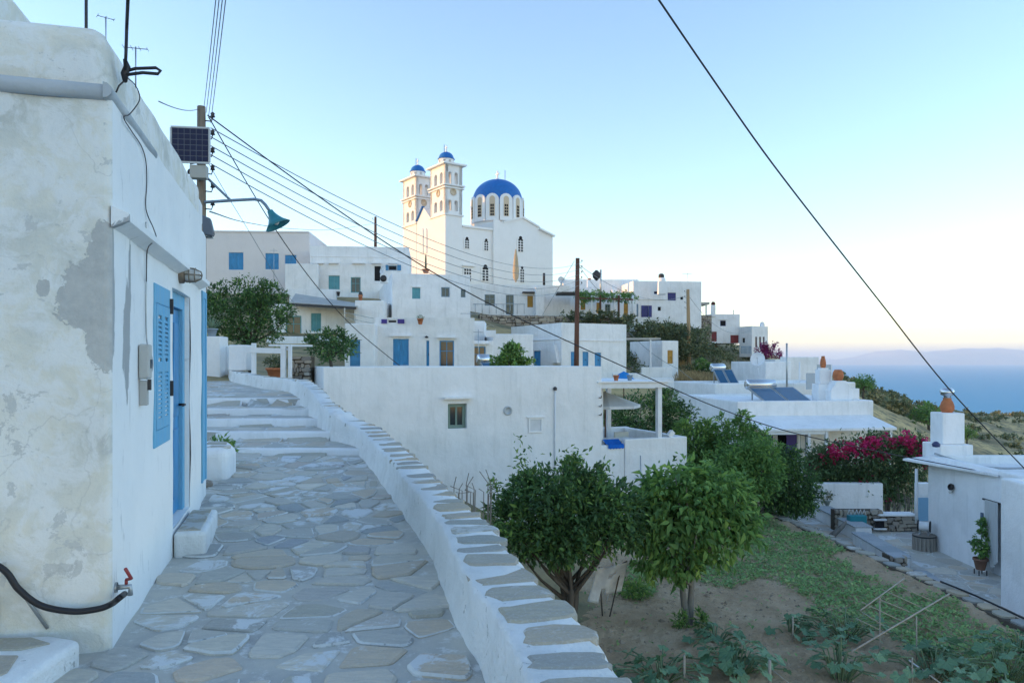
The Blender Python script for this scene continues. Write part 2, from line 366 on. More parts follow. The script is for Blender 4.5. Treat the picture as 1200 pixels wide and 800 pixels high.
# ---------- foliage
def leaf_arrays(rng, blobs, n, size, clump=26, spread=.16, shell=.55, aspect=.42, droop=0., bottom=-1.):
    """leaf-sized folded quads in clumps through the volume of the blobs; returns verts, faces, tint"""
    vol = np.array([b[3]*b[4]*b[5] for b in blobs])**(2/3); pr = vol/vol.sum()
    nc = max(1, n//clump); bi = rng.choice(len(blobs), nc, p=pr); B = np.array([b[:6] for b in blobs], float)[bi]
    d = rng.normal(size=(nc, 3)); d /= np.linalg.norm(d, axis=1)[:, None]
    d[:, 2] = np.where(d[:, 2] < bottom, -d[:, 2], d[:, 2])
    r = (shell+(1-shell)*rng.random(nc))*np.where(rng.random(nc) < .22, rng.random(nc), 1)
    cc = B[:, :3]+d*r[:, None]*B[:, 3:6]
    ct = rng.normal(.45, .17, nc)
    k = np.repeat(np.arange(nc), clump); m = len(k)
    sc = B[k, 3:6].mean(1)
    c = cc[k]+rng.normal(size=(m, 3))*(spread*np.minimum(sc, 1.2))[:, None]
    out = d[k]+rng.normal(size=(m, 3))*.75; out[:, 2] += .25-droop; out /= np.linalg.norm(out, axis=1)[:, None]
    up = rng.normal(size=(m, 3))*.55; up[:, 2] += 1
    sd = np.cross(out, up); sd /= (np.linalg.norm(sd, axis=1)[:, None]+1e-9)
    nr = np.cross(sd, out)
    L = size*rng.uniform(.45, 1.35, m)[:, None]; Wd = L*aspect
    v0 = c; v1 = c+out*L*.45+sd*Wd/2+nr*Wd*.22; v3 = c+out*L*.45-sd*Wd/2+nr*Wd*.22; v2 = c+out*L-nr*L*(.12+droop*.25)
    V = np.stack([v0, v1, v2, v3], 1).reshape(-1, 3)
    t = np.clip(ct[k]+rng.normal(0, .16, m), 0, 1)
    return V, t
def leaf_mesh(name, V, t, material, parent=None):
    m = len(t); me = bpy.data.meshes.new(name)
    F_ = np.empty((m*2, 3), np.int32); b = np.arange(m)*4
    F_[0::2] = np.stack([b, b+1, b+2], 1); F_[1::2] = np.stack([b, b+2, b+3], 1)
    me.vertices.add(len(V)); me.vertices.foreach_set('co', V.astype(np.float32).ravel())
    me.loops.add(m*6); me.loops.foreach_set('vertex_index', F_.ravel())
    me.polygons.add(m*2); me.polygons.foreach_set('loop_start', np.arange(0, m*6, 3, dtype=np.int32))
    me.update(calc_edges=True)
    at = me.attributes.new('tint', 'FLOAT', 'POINT'); at.data.foreach_set('value', np.repeat(t, 4).astype(np.float32))
    return link(name, me, material, parent)
def tree(name, label, base, trunk_h, trunk_r, blobs, n, size, leafmat, bark=None, group=None, cat='tree', seed=0, stems=1, limbs=9, lean=(0, 0), **kw):
    """blobs relative to the base"""
    rng = np.random.default_rng(seed); rd = random.Random(seed)
    root = thing(name, label, cat, base, 0, group)
    b = MB()
    for si in range(stems):
        ang = si*2*math.pi/max(stems, 1)+.6; off = .10*trunk_r*8 if stems > 1 else 0
        top = Vector((lean[0]+math.cos(ang)*off*2.2, lean[1]+math.sin(ang)*off*2.2, trunk_h))
        p0 = Vector((math.cos(ang)*off*.35, math.sin(ang)*off*.35, -.1))
        pts = [p0.lerp(top, q)+Vector((rd.uniform(-1, 1), rd.uniform(-1, 1), 0))*trunk_r*.5*(0 < q < 1) for q in (0, .3, .65, 1)]
        b.tube(pts, [trunk_r*1.25, trunk_r, trunk_r*.85, trunk_r*.75], 8)
        for k in range(limbs//stems):
            bl = rd.choice(blobs); dv = Vector((rd.gauss(0, 1), rd.gauss(0, 1), rd.gauss(0, 1))).normalized()
            e = Vector(bl[:3])+Vector((dv.x*bl[3], dv.y*bl[4], dv.z*bl[5]))*.8
            st = p0.lerp(top, rd.uniform(.7, 1)); mid = st.lerp(e, .5)+Vector((0, 0, -.06*(e-st).length))
            b.tube([st, mid, e], [trunk_r*.55, trunk_r*.34, trunk_r*.10], 5, False)
    b.build('trunk', bark or BARK, root)
    V, t = leaf_arrays(rng, blobs, n, size, **kw)
    leaf_mesh('crown', V, t, leafmat, root)
    return root
# ---------- small things
def wire(name, label, pts, r, m=None, cat='cable', group=None, sag=0, n=14, sides=5):
    """pts = [(px,py,Y),...] or vectors; smooth polyline tube, sag in metres at mid-span"""
    q = [p if isinstance(p, Vector) else P(*p) for p in pts]
    if len(q) == 2: path = [q[0].lerp(q[1], i/n)-Vector((0, 0, 4*sag*(i/n)*(1-i/n))) for i in range(n+1)]
    else: path = catmull(q, n)
    org = path[0].copy()
    o = MB().tube([p-org for p in path], r, sides).build(name, m or CABLE); o.location = org
    return tag(o, label, cat, group)
def catmull(q, n):
    out = []
    for i in range(len(q)-1):
        a, b, c, d = q[max(i-1, 0)], q[i], q[i+1], q[min(i+2, len(q)-1)]
        for k in range(n):
            t = k/n; out.append(.5*((2*b)+(c-a)*t+(2*a-5*b+4*c-d)*t*t+(3*b-a-3*c+d)*t**3))
    return out+[q[-1]]
def pot(name, label, base, r, h, m=None, group=None):
    rt = thing(name, label, 'plant pot', base, 0, group)
    MB().lathe([(r*.62, 0), (r*.95, h*.82), (r*1.08, h*.82), (r*1.08, h), (r*.94, h), (r*.9, h*.8)], 14).build('pot', m or TERRA, rt)
    MB().lathe([(0.001, h*.86), (r*.9, h*.84)], 14).build('soil', BARK, rt); return rt
def rod_thing(name, label, px, py0, py1, Y, r, m=None, cat='pole', group=None):
    b = P(px, py1, Y); o = MB().tube([(0, 0, 0), (0, 0, PZ(py0, Y)-b.z)], r, 6).build(name, m or STEEL); o.location = b
    return tag(o, label, cat, group)
def tv_antenna(label, px, py0, py1, Y, ang, ln, group='roof aerials', name='roof_aerial', n=6, tilt=0, r=.018):
    b = P(px, py1, Y); h = PZ(py0, Y)-b.z; rt = thing(name, label, 'aerial', b, 0, group)
    MB().tube([(0, 0, -.2), (0, 0, h)], r, 6).build('mast', STEEL, rt)
    k = MB(); d = Vector((math.cos(ang), math.sin(ang), tilt)).normalized(); s_ = Vector((-math.sin(ang), math.cos(ang), 0))
    c = Vector((0, 0, h*.93)); k.tube([c-d*ln*.5, c+d*ln*.5], r*.7, 4)
    for i in range(n):
        p = c+d*ln*(i/(n-1)-.5); hw = ln*.30*(1-.4*i/n); k.tube([p-s_*hw, p+s_*hw], r*.5, 4)
    k.build('boom', STEEL, rt); return rt
def dish(label, px, py, Y, r, ax, post=.7, group='satellite dishes'):
    c = P(px, py, Y); rt = thing('satellite_dish', label, 'satellite dish', c-Vector((0, 0, post)), 0, group)
    d = MB().lathe([(r*math.sin(a), -r*.9*math.cos(a)+r*.9) for a in [i*.11 for i in range(11)]], 18, (0, 0, post), ax).build('reflector', WHT, rt)
    m_ = d.modifiers.new('thick', 'SOLIDIFY'); m_.thickness = .02
    axn = Vector(ax).normalized(); tip = Vector((0, 0, post))+axn*r*.8
    MB().tube([Vector((0, 0, post))-Vector((0, 0, r*.9)), tip], .012, 4).lathe([(.03, 0), (.03, .08)], 6, tip).build('feed_arm', STEEL, rt)
    MB().tube([(0, 0, 0), Vector((0, 0, post))-axn*.05], .025, 6).build('mast', WHT, rt); return rt
def utility_pole(label, px, py0, py1, Y, r, m, lean=0, ins=5, side=1, group='wooden utility poles', step=None):
    b = P(px, py1, Y); h = PZ(py0, Y)-b.z; rt = thing('utility_pole', label, 'pole', b, 0, group)
    MB().tube([(0, 0, -.3), (lean*.5, 0, h*.5), (lean, 0, h)], [r*1.15, r, r*.85], 10).build('shaft', m, rt)
    for k in range(ins):
        z = h-.25-k*(step or .32); x = lean*z/h
        q = MB().tube([(x, 0, z), (x+side*(r+.10), 0, z-.02), (x+side*(r+.12), 0, z+.05)], .012, 5); q.lathe([(.02, 0), (.045, .01), (.03, .05), (.04, .07), (.012, .10)], 8, (x+side*(r+.12), 0, z+.05)); q.build('insulator', IRON, rt)
    return rt
def chimney(name, label, px0, px1, pyt, pyb, Y, pot_py=None, pot_r=None, group='whitewashed chimneys', potmat=None, steps=((1, 1),), cap='jar', yaw=0):
    c = P((px0+px1)/2, pyb, Y); wd = (px1-px0)/F*Y; h = PZ(pyt, Y)-c.z; rt = thing(name, label, 'chimney', c, yaw, group)
    b = MB(); z = 0
    for i, (fw, fh) in enumerate(steps):
        z1 = h*fh; b.box((-wd*fw/2, -wd*fw/2, z), (wd*fw/2, wd*fw/2, z1)); z = z1
    b.build('stack', W1, rt, bevel=.03)
    if pot_py is not None:
        ph = PZ(pot_py, Y)-PZ(pyt, Y); r = pot_r
        if cap == 'jar': prof = [(r*.72, 0), (r*.95, ph*.22), (r, ph*.42), (r*.8, ph*.72), (r*.55, ph*.9), (r*.62, ph)]
        elif cap == 'barrel': prof = [(r*.72, 0), (r*.95, ph*.3), (r, ph*.5), (r*.95, ph*.7), (r*.68, ph)]
        elif cap == 'dome': prof = [(r, 0), (r, ph*.3), (r*.8, ph*.7), (r*.3, ph), (.01, ph*1.02)]
        else: prof = [(r*.7, 0), (r*.72, ph*.5), (r*1.05, ph*.55), (r*.9, ph), (r*.3, ph*1.02)]
        MB().lathe(prof, 14, (0, 0, h-.005)).build('chimney_pot', potmat or TERRA, rt)
    return rt
# ================================================================== SETTING: terrain, sea, island
def rbf(pts, lam=.0):
    A = np.array(pts, float); n = len(A); d = np.hypot(A[:, None, 0]-A[None, :, 0], A[:, None, 1]-A[None, :, 1])
    K = np.zeros((n+1, n+1)); K[:n, :n] = d+lam*np.eye(n); K[:n, n] = 1; K[n, :n] = 1
    wt = np.linalg.solve(K, np.append(A[:, 2], 0))
    def f(X, Y):
        X = np.asarray(X, float); Y = np.asarray(Y, float); o = np.full(X.shape, wt[n])
        for i in range(n): o += wt[i]*np.hypot(X-A[i, 0], Y-A[i, 1])
        return o
    return f
GP = []
for px, py, Y in [(560, 350, 92), (470, 352, 85), (640, 360, 92), (600, 373, 75), (740, 385, 78), (800, 395, 84), (830, 402, 92), (860, 407, 105), (900, 414, 112),
                  (740, 402, 76), (800, 420, 76), (850, 425, 90), (890, 428, 95), (780, 437, 68), (850, 441, 70), (880, 445, 68), (700, 452, 50), (770, 455, 52), (620, 450, 50), (600, 450, 42), (470, 440, 40),
                  (300, 350, 60), (380, 350, 60), (460, 352, 60), (330, 402, 48), (400, 400, 46), (300, 440, 22), (380, 445, 21), (250, 430, 22),
                  (950, 470, 60), (1010, 480, 60), (960, 455, 95), (1000, 462, 120), (930, 440, 120), (920, 418, 150)]:
    p = P(px, py, Y); GP.append((p.x, p.y, p.z))
for x, y, z in [(-3, 4, -3.4), (-5, 12, -2), (3, 6, -3.4), (8, 10, -3.6), (3, 16, -3.4), (6, 22, -3.5), (9, 24, -4.1), (12, 16, -4.1), (14, 26, -4.1), (20, 20, -4.2), (20, 34, -4.2), (10, 33, -4.0), (4, 24, -3.5), (0, 22, -3.3), (30, 30, -6), (40, 60, -12), (30, 12, -6), (12, 5, -4.5),
                (-10, 4, -.5), (-14, 12, .3), (-25, 20, 2), (-40, 40, 5), (-60, 70, 9), (-60, 110, 11), (-30, 110, 10), (0, 130, 7), (30, 170, 2), (-20, 180, 4), (-90, 150, 10)]:
    GP.append((x, y, z))
for px, py, Y in [(1000, 449, 240), (1040, 462, 270), (1080, 476, 330), (1120, 492, 380), (1150, 502, 410), (1200, 514, 430), (1260, 522, 430), (1400, 545, 420), (1060, 485, 200), (1100, 510, 190), (1150, 512, 230), (1200, 512, 280), (1160, 530, 150), (1220, 535, 150), (1150, 560, 90), (1300, 600, 120), (950, 436, 220)]:
    p = P(px, py, Y); GP.append((p.x, p.y, p.z))
for px, Y in [(900, 420), (1000, 560), (1100, 640), (1200, 660), (1300, 640), (1500, 560), (1800, 500), (700, 500), (500, 500), (300, 500), (100, 500)]:
    GP.append((PX(px, Y), Y, -95 if px > 850 else -60))
for px, Y in [(1000, 1200), (1300, 1200), (600, 1200), (100, 1200), (1900, 900)]: GP.append((PX(px, Y), Y, -130))
terr = rbf(GP)
ts = np.arange(-1.3, 1.75, .0105); ys = np.concatenate([np.arange(1.5, 30, .75), np.geomspace(30, 1200, 170)])
T_, Y_ = np.meshgrid(ts, ys); X_ = T_*np.maximum(Y_, 8); Z_ = terr(X_, Y_)
far = np.clip((Y_-60)/150, 0, 1); Z_ = Z_+far*np.array([[mnoise.fractal(Vector((x*.025, y*.025, 0)), 1, 2, 5)*2.2 for x, y in zip(rx, ry)] for rx, ry in zip(X_, Y_)])
nr, ncol = X_.shape
idx = np.arange(nr*ncol).reshape(nr, ncol)
me = bpy.data.meshes.new('hillside'); me.from_pydata(np.stack([X_, Y_, Z_], -1).reshape(-1, 3).tolist(), [], np.stack([idx[:-1, :-1], idx[:-1, 1:], idx[1:, 1:], idx[1:, :-1]], -1).reshape(-1, 4).tolist())
me.polygons.foreach_set('use_smooth', [True]*len(me.polygons))
m, t, b = newmat('hillside_earth', .95, .1)
o_ = N(t, 'TexCoord').outputs['Object']
n1 = noise(t, o_, .03, 7, .6); n2 = noise(t, scaled(t, o_, (1, 1, 6)), .25, 6, .65)
c = ramp(t, n1, [(.36, (.17, .16, .095)), (.45, (.30, .24, .14)), (.53, (.52, .39, .19)), (.64, (.60, .46, .23))])
c = mixc(t, ramp(t, n2, [(.45, (0,0,0)), (.62, (1,1,1))]), c, (.17, .16, .10))
t.links.new(c, b.inputs['Base Color']); bump_to(t, b, n2, .6, .5)
tag(link('hillside', me, m), kind='structure')
# sea
m, t, b = newmat('sea_water', .5, .2); b.inputs['Base Color'].default_value = (.0, .28, .47, 1)
o_ = N(t, 'TexCoord').outputs['Object']; h = noise(t, scaled(t, o_, (.012, .03, 1)), 1, 6, .7); bump_to(t, b, h, .5, 8)
SEA = -92.0
tag(MB().add([(-45000, -800, SEA), (45000, -800, SEA), (45000, 45000, SEA), (-45000, 45000, SEA)], [(0, 1, 2, 3)]).build('sea', m), kind='structure')
# the island across the water
YI = 18000
mi = mat('hazy_island_rock', (.62, .54, .48), .95, .1, var=.35, vscale=.0006, col2=(.46, .41, .38))  # rock colour lightened in place of more haze over the water
xs = np.linspace(PX(880, YI), PX(1420, YI), 150); prof = [(880, 0), (930, 2), (975, 5), (1010, 7), (1050, 8), (1080, 11), (1110, 17), (1140, 20), (1170, 18), (1200, 20), (1250, 23), (1320, 14), (1420, 0)]
V = []; 
for j in range(14):
    q = j/13; hh = math.sin(q*math.pi/2)
    for x in xs:
        px = x/YI*F+CX; a = np.interp(px, [p[0] for p in prof], [p[1] for p in prof])/F*YI
        nn = mnoise.fractal(Vector((x*.0009, q*3, 2.)), 1, 2, 5)*.22+1
        V.append((x, YI+q*3500, SEA-5+a*hh*nn))
nx = len(xs)
tag(MB().add(V, [(j*nx+i, j*nx+i+1, (j+1)*nx+i+1, (j+1)*nx+i) for j in range(13) for i in range(nx-1)], True).build('island', mi), kind='structure')
# the ridge west of the village, unseen, shaped to keep the houses in shade
V = []; ysr = np.linspace(-300, 300, 90); off = [(-95, -12), (-108, 8), (-122, 17), (-135, 21), (-160, 22.5), (-230, 12), (-300, -20)]
for y in ysr:
    e = min(1, (300-y)/90, (y+300)/60)
    for ox, oz in off:
        V.append((ox-max(0, y-180)*.5+mnoise.noise(Vector((y*.03, ox*.05, 0)))*5, y, -20+(oz+20)*max(0, e)+mnoise.noise(Vector((y*.05, ox*.05, 3)))*.8))
k = len(off)
tag(MB().add(V, [(i*k+j, i*k+j+1, (i+1)*k+j+1, (i+1)*k+j) for i in range(len(ysr)-1) for j in range(k-1)], True).build('shade_ridge', MATS['hillside_earth']), kind='structure')

# ================================================================== PATH
RIS = [(11.0, .209, .298), (12.0, .317, .455), (13.0, .449, .584), (14.0, .570, .699), (15.2, .691, .831)]
def zp(y):
    k = [(0, -.01), (6.5, 0)]
    for r in RIS: k += [(r[0]-1e-4, r[1]), (r[0], r[2])]
    k += [(20, 1.06), (26, 1.2)]
    return float(np.interp(y, [a[0] for a in k], [a[1] for a in k]))
def hit(px, py):
    lo, hi = 1.5, 40
    for _ in range(60):
        mid = (lo+hi)/2
        if PZ(py, mid) > zp(mid): lo = mid
        else: hi = mid
    return Vector((PX(px, lo), lo, zp(lo)))
C0 = Vector((PX(130, 4.13), 4.13, 0)); TH = math.atan2(.2816, 1)
UU = Vector((math.cos(TH), math.sin(TH), 0)); VV = Vector((-math.sin(TH), math.cos(TH), 0))
def xl(y): return C0.x-.2816*(y-C0.y)
EDGE = [hit(*p) for p in [(572, 800), (534, 732), (515, 678), (496, 638), (470, 600), (450, 570), (420, 532), (400, 519), (386, 507), (372, 494), (362, 479), (350, 466), (333, 458), (302, 454), (272, 447), (262, 442)]]
e0 = EDGE[0]; EDGE = [Vector((e0.x+.30, 2.0, 0)), Vector((e0.x+.17, 2.8, 0))]+EDGE
EC = catmull(EDGE, 8)
ey = [p.y for p in EC]; ex = [p.x for p in EC]
def xr(y): return float(np.interp(y, ey[:100], ex[:100]))
m, t, b = newmat('path_mortar', .9, .2)
o_ = N(t, 'TexCoord').outputs['Object']
c = ramp(t, noise(t, o_, 2.2, 8, .65), [(.3, (.40, .39, .37)), (.5, (.50, .48, .43)), (.7, (.59, .55, .47))])
c = mixc(t, ramp(t, noise(t, o_, 7, 9, .75), [(.54, (0,0,0)), (.62, (.8,.8,.8))]), c, (.68, .68, .66))
t.links.new(c, b.inputs['Base Color']); bump_to(t, b, math_(t, 'ADD', noise(t, o_, 18, 8, .7), noise(t, o_, 4, 4)), .5, .02)
rows = sorted(set([1.2+i*.2 for i in range(49)]+[r[0]-.004 for r in RIS]+[r[0] for r in RIS]+[11+i*.25 for i in range(45)]))
V = []; nc = 14
for y in rows:
    a = -3.4 if y < 4.2 else xl(y)-.5 if y < 9 else -.46*y; bb = xr(y)+.12 if y < 15.6 else float(np.interp(y, [15.6, 16, 17, 17.3, 20, 26], [xr(15.6)+.12, -4.5, -5.1, -5.75, -7.5, -11]))
    for i in range(nc+1):
        x = a+(bb-a)*i/nc; V.append((x, y, zp(y)+mnoise.noise(Vector((x*1.3, y*1.3, 0)))*.012))
nn = nc+1
path = MB().add(V, [(j*nn+i, j*nn+i+1, (j+1)*nn+i+1, (j+1)*nn+i) for j in range(len(rows)-1) for i in range(nc)], False).build('path', MATS['path_mortar']); tag(path, kind='structure')
WEDGE = m_whitewash('worn_edge', (.70,.70,.67), (.40,.41,.40), .9, .6, .5, 1.2)
# flagstones: irregular cells with recessed joints, each stone an object
def clip(poly, p, n):
    out = []
    for i in range(len(poly)):
        a, b_ = poly[i], poly[(i+1) % len(poly)]; da = (a[0]-p[0])*n[0]+(a[1]-p[1])*n[1]; db = (b_[0]-p[0])*n[0]+(b_[1]-p[1])*n[1]
        if da <= 0: out.append(a)
        if (da < 0 < db) or (db < 0 < da): q = da/(da-db); out.append((a[0]+(b_[0]-a[0])*q, a[1]+(b_[1]-a[1])*q))
    return out
def cells(rd, x0, x1, y0, y1, dx, dy, inside, gap, jit=.42, asp=1.0):
    pts = []; j = 0; y = y0
    while y < y1:
        x = x0+(j % 2)*dx*.5
        while x < x1:
            pts.append((x+rd.uniform(-jit, jit)*dx, y+rd.uniform(-jit, jit)*dy)); x += dx*rd.uniform(.75, 1.25)
        y += dy; j += 1
    out = []
    for p in pts:
        if not inside(p[0], p[1]): continue
        poly = [(p[0]-dx, p[1]-dy), (p[0]+dx, p[1]-dy), (p[0]+dx, p[1]+dy), (p[0]-dx, p[1]+dy)]
        for q in pts:
            if q is p or abs(q[0]-p[0]) > 2.2*dx or abs(q[1]-p[1]) > 2.2*dy: continue
            n = (q[0]-p[0], (q[1]-p[1])*asp); poly = clip(poly, ((p[0]+q[0])/2, (p[1]+q[1])/2), n)
            if len(poly) < 3: break
        if len(poly) < 3: continue
        cx = sum(a for a, _ in poly)/len(poly); cy = sum(b_ for _, b_ in poly)/len(poly); sz = min(max(a for a, _ in poly)-min(a for a, _ in poly), max(b_ for _, b_ in poly)-min(b_ for _, b_ in poly))
        g = gap*rd.uniform(.5, 1.8); k = 1-min(.45, 2*g/max(sz, .05))
        pl = [(cx+(a-cx)*k+rd.uniform(-.012, .012), cy+(b_-cy)*k+rd.uniform(-.012, .012)) for a, b_ in poly]
        ch = []
        for i in range(len(pl)):
            a, b_ = pl[i], pl[(i+1) % len(pl)]; q = rd.uniform(.06, .2)
            ch += [(a[0]+(b_[0]-a[0])*q, a[1]+(b_[1]-a[1])*q), (a[0]+(b_[0]-a[0])*(1-q), a[1]+(b_[1]-a[1])*(1-q))]
        if len(ch) >= 5: out.append(((cx, cy), ch))
    return out
def flag(rd, name, c_, poly, zf, mat_, parent, th=.012, mb=None):
    z = zf(c_[1]) if callable(zf) else zf; top = th*rd.uniform(.5, 1.3); tx, ty = rd.uniform(-.012, .012), rd.uniform(-.012, .012); n = len(poly)
    zz = lambda a, b_: (zf(b_) if callable(zf) else zf)-z
    L = [(a-c_[0], b_-c_[1]) for a, b_ in poly]
    vs = [(a, b_, -.03+zz(a, b_+c_[1])) for a, b_ in L]+[(a, b_, top*.4+a*tx+b_*ty+zz(a, b_+c_[1])) for a, b_ in L]+[(a*.91, b_*.91, top+a*tx+b_*ty+zz(a, b_+c_[1])) for a, b_ in L]
    fs = [(k*n+i, k*n+(i+1) % n, (k+1)*n+(i+1) % n, (k+1)*n+i) for k in range(2) for i in range(n)]+[tuple(range(2*n, 3*n))]
    if mb is not None: mb.add([(x+c_[0], y+c_[1], zq+z) for x, y, zq in vs], fs); return
    o = MB().add(vs, fs).build(name, mat_, parent); o.location = (c_[0], c_[1], z)
    if name == 'paving_stone' and rd.random() < .4:           # worn whitewash along the edges of some stones
        o.data.materials.append(WEDGE); o.data.polygons.foreach_set('material_index', [1 if n <= k < 2*n else 0 for k in range(2*n+1)])
rd = random.Random(11)
def inpath(x, y): return (xl(y)+.08 if y > 4.15 else -2.32) < x < xr(y)-.02 if y < 10.9 else (-.43*y < x < (xr(y)-.1 if y < 15.6 else float(np.interp(y, [15.6, 16, 17, 17.3, 20], [xr(15.6), -4.75, -5.4, -6.1, -7.8]))))
cs = cells(rd, -6, 1.0, 2.2, 10.85, .37, .245, inpath, .024, .66)
for c_, pl in cs: flag(rd, 'paving_stone', c_, pl, zp, SLATE, path, .017)
for i, r in enumerate(RIS):
    y1 = RIS[i+1][0]-.06 if i < 4 else 19.5
    for c_, pl in cells(rd, -8.5, -1.5, r[0]+.2, y1-.1, .62, .34 if i < 4 else .5, lambda x, y: inpath(x, y) and y < y1-.1, .03): flag(rd, 'paving_stone', c_, pl, zp, SLATE, path, .005)
# whitewashed nosings of the five steps
for i, (y, za, zb) in enumerate(RIS):
    x0 = -.47*y if i else -.385*y; x1 = xr(y)+.05; n = 26; vs = []
    for j in range(n+1):
        x = x0+(x1-x0)*j/n; wv = mnoise.noise(Vector((x*1.1, y*3, 0)))*.05; dz = mnoise.noise(Vector((x*2, y, 5)))*.012
        yc = y+wv+(.28*max(0, (x0+1.1-x))**2 if i in (1,) else 0)
        for dy, z in ((-.035, za-.03), (-.03, zb-.02), (.0, zb+.012), (.06, zb+.012), (.10, zb-.02)): vs.append((x, yc+dy, z+dz))
    MB().add(vs, [(j*5+k, j*5+k+1, (j+1)*5+k+1, (j+1)*5+k) for j in range(n) for k in range(4)], True).build('step_nosing', W1, path)
# ================================================================== PARAPET WALL along the path
PW = thing('parapet_wall', 'low curving whitewashed wall capped with slate stones along the paved path', 'wall', (EC[16].x, EC[16].y, 0))
def resample(q, d):
    out = [q[0].copy()]; acc = 0
    for a, b_ in zip(q, q[1:]):
        L = (b_-a).length
        while acc+L >= d and L > 1e-9:
            a = a.lerp(b_, (d-acc)/L); out.append(a.copy()); L = (b_-a).length; acc = 0
        acc += L
    return out
RS = resample(EC, .09); o0 = PW.location
def wd_h(y): return (.46 if y < 6 else .42 if y < 12 else .36), (.36 if y < 12 else .33 if y < 16 else .28)
def frame(i):
    d = RS[min(i+1, len(RS)-1)]-RS[max(i-1, 0)]; d.z = 0; d.normalize(); return Vector((d.y, -d.x, 0)), d
V = []; ring = 9
for i, p in enumerate(RS):
    nrm, d = frame(i); wdt, h = wd_h(p.y); g = mnoise.noise(Vector((p.x*1.5, p.y*1.5, 7)))
    cut = abs(mnoise.noise(Vector((p.x*3.1, p.y*3.1, 1))))
    z = zp(p.y); z = p.z
    for o_x, o_z in ((-.02, -.2), (.0, .05), (.015+.06*cut, h*.55), (.02+.03*cut, h-.03), (.05, h-.004), (wdt-.08, h-.01), (wdt-.02+.03*g, h-.07), (wdt+.0, h-.4), (wdt+.06, -3.9-z)):
        q = p+nrm*(o_x+mnoise.noise(Vector((p.x*4, p.y*4, o_z*5)))*.02)+Vector((0, 0, o_z+g*.02+mnoise.noise(Vector((p.x*6, p.y*6, o_x*9)))*.012)); V.append(q-o0)
MB().add(V, [(i*ring+k, i*ring+k+1, (i+1)*ring+k+1, (i+1)*ring+k) for i in range(len(RS)-1) for k in range(ring-1)], True).build('wall', W2, PW)
i = 3; rd = random.Random(5)
while i < len(RS)-6:
    n_ = 3 if RS[i].y < 7 else 3
    L = rd.choice((.17, .22, .27, .33)) if RS[i].y < 8 else rd.choice((.2, .28, .36)); p = RS[i]; nrm, d = frame(i); wdt, h = wd_h(p.y)
    c_ = p+nrm*(wdt*.53+rd.uniform(-.02, .02))+d*(L/2); hw = wdt*rd.uniform(.36, .44); tw = rd.uniform(-.22, .22)
    pl = []
    for k in range(12):
        a = k*math.pi/6; e = .42; sx = math.copysign(abs(math.cos(a))**e, math.cos(a))*hw*rd.uniform(.78, 1.08); sy = math.copysign(abs(math.sin(a))**e, math.sin(a))*L*.5*rd.uniform(.74, 1.10)
        pl.append(nrm*(sx)+d*(sy+tw*sx))
    tilt = (p.z-RS[min(i+4, len(RS)-1)].z)/-.36
    z0 = h-.02+mnoise.noise(Vector((p.x*1.5, p.y*1.5, 7)))*.02
    top = rd.uniform(.016, .028)
    vs = [q+Vector((0, 0, -.02)) for q in pl]+[q+Vector((0, 0, top-.008+rd.uniform(-.003, .003))) for q in pl]+[q*.93+Vector((0, 0, top)) for q in pl]
    o = MB().add(vs, [(k*12+j, k*12+(j+1) % 12, (k+1)*12+(j+1) % 12, (k+1)*12+j) for k in range(2) for j in range(12)]+[tuple(range(24, 36))]).build('cap_stone', CAP, PW)
    o.location = c_+Vector((0, 0, z0))-o0
    i += max(3, int(round((L+rd.uniform(.04, .10))/.09)))

# ================================================================== OLD HOUSE on the left
OH = thing('old_house', 'weathered whitewashed house with peeling plaster and blue door beside the path', 'house', C0, TH)
CC = (C0.x, C0.y)
def rf(px, py, off=0.0):          # pixel -> (distance along the path-side wall, height) on a plane set off from it
    ax, ay = CC[0]+UU.x*off, CC[1]+UU.y*off; k = (px-CX)/F
    s_ = (k*ay-ax)/(VV.x-k*VV.y); return s_, PZ(py, ay+s_*VV.y)
def ff(px, py, off=0.0):          # pixel -> (local x (negative), height) on the end wall
    ax, ay = CC[0]-VV.x*off, CC[1]-VV.y*off; k = (px-CX)/F
    s_ = (k*ay-ax)/(UU.x-k*UU.y); return s_, PZ(py, ay+s_*UU.y)
# weathered plaster: limewash flaking off a grey coat, one big bare patch by the corner
m, t, b = newmat('old_plaster', .92, .12)
o_ = N(t, 'TexCoord').outputs['Object']
big = noise(t, o_, 1.3, 9, .62, .6); mid_ = noise(t, o_, 4.5, 9, .68, .4); fine = noise(t, o_, 22, 8, .7)
c = ramp(t, big, [(.30, (.56, .56, .51)), (.43, (.68, .67, .60)), (.53, (.76, .73, .63)), (.62, (.81, .80, .74))])
c = mixc(t, ramp(t, mid_, [(.46, (0,0,0)), (.56, (.7,.7,.7))]), c, (.82, .82, .80))
c = mixc(t, ramp(t, fine, [(.60, (0,0,0)), (.70, (.5,.5,.5))]), c, (.45, .46, .43))
fl = noise(t, o_, 3.1, 10, .72, .5); c = mixc(t, ramp(t, fl, [(.585, (0,0,0)), (.60, (.8,.8,.8))]), c, (.56, .56, .53))
crk = N(t, 'TexVoronoi', feature='DISTANCE_TO_EDGE', i_Scale=1.1)
dv = N(t, 'VectorMath', operation='ADD'); nv = N(t, 'TexNoise', i_Scale=3.0, i_Detail=6.0); t.links.new(o_, nv.inputs['Vector']); sc_ = N(t, 'VectorMath', operation='SCALE'); sc_.inputs[3].default_value = .45
t.links.new(nv.outputs['Color'], sc_.inputs[0]); t.links.new(o_, dv.inputs[0]); t.links.new(sc_.outputs[0], dv.inputs[1]); t.links.new(dv.outputs[0], crk.inputs['Vector'])
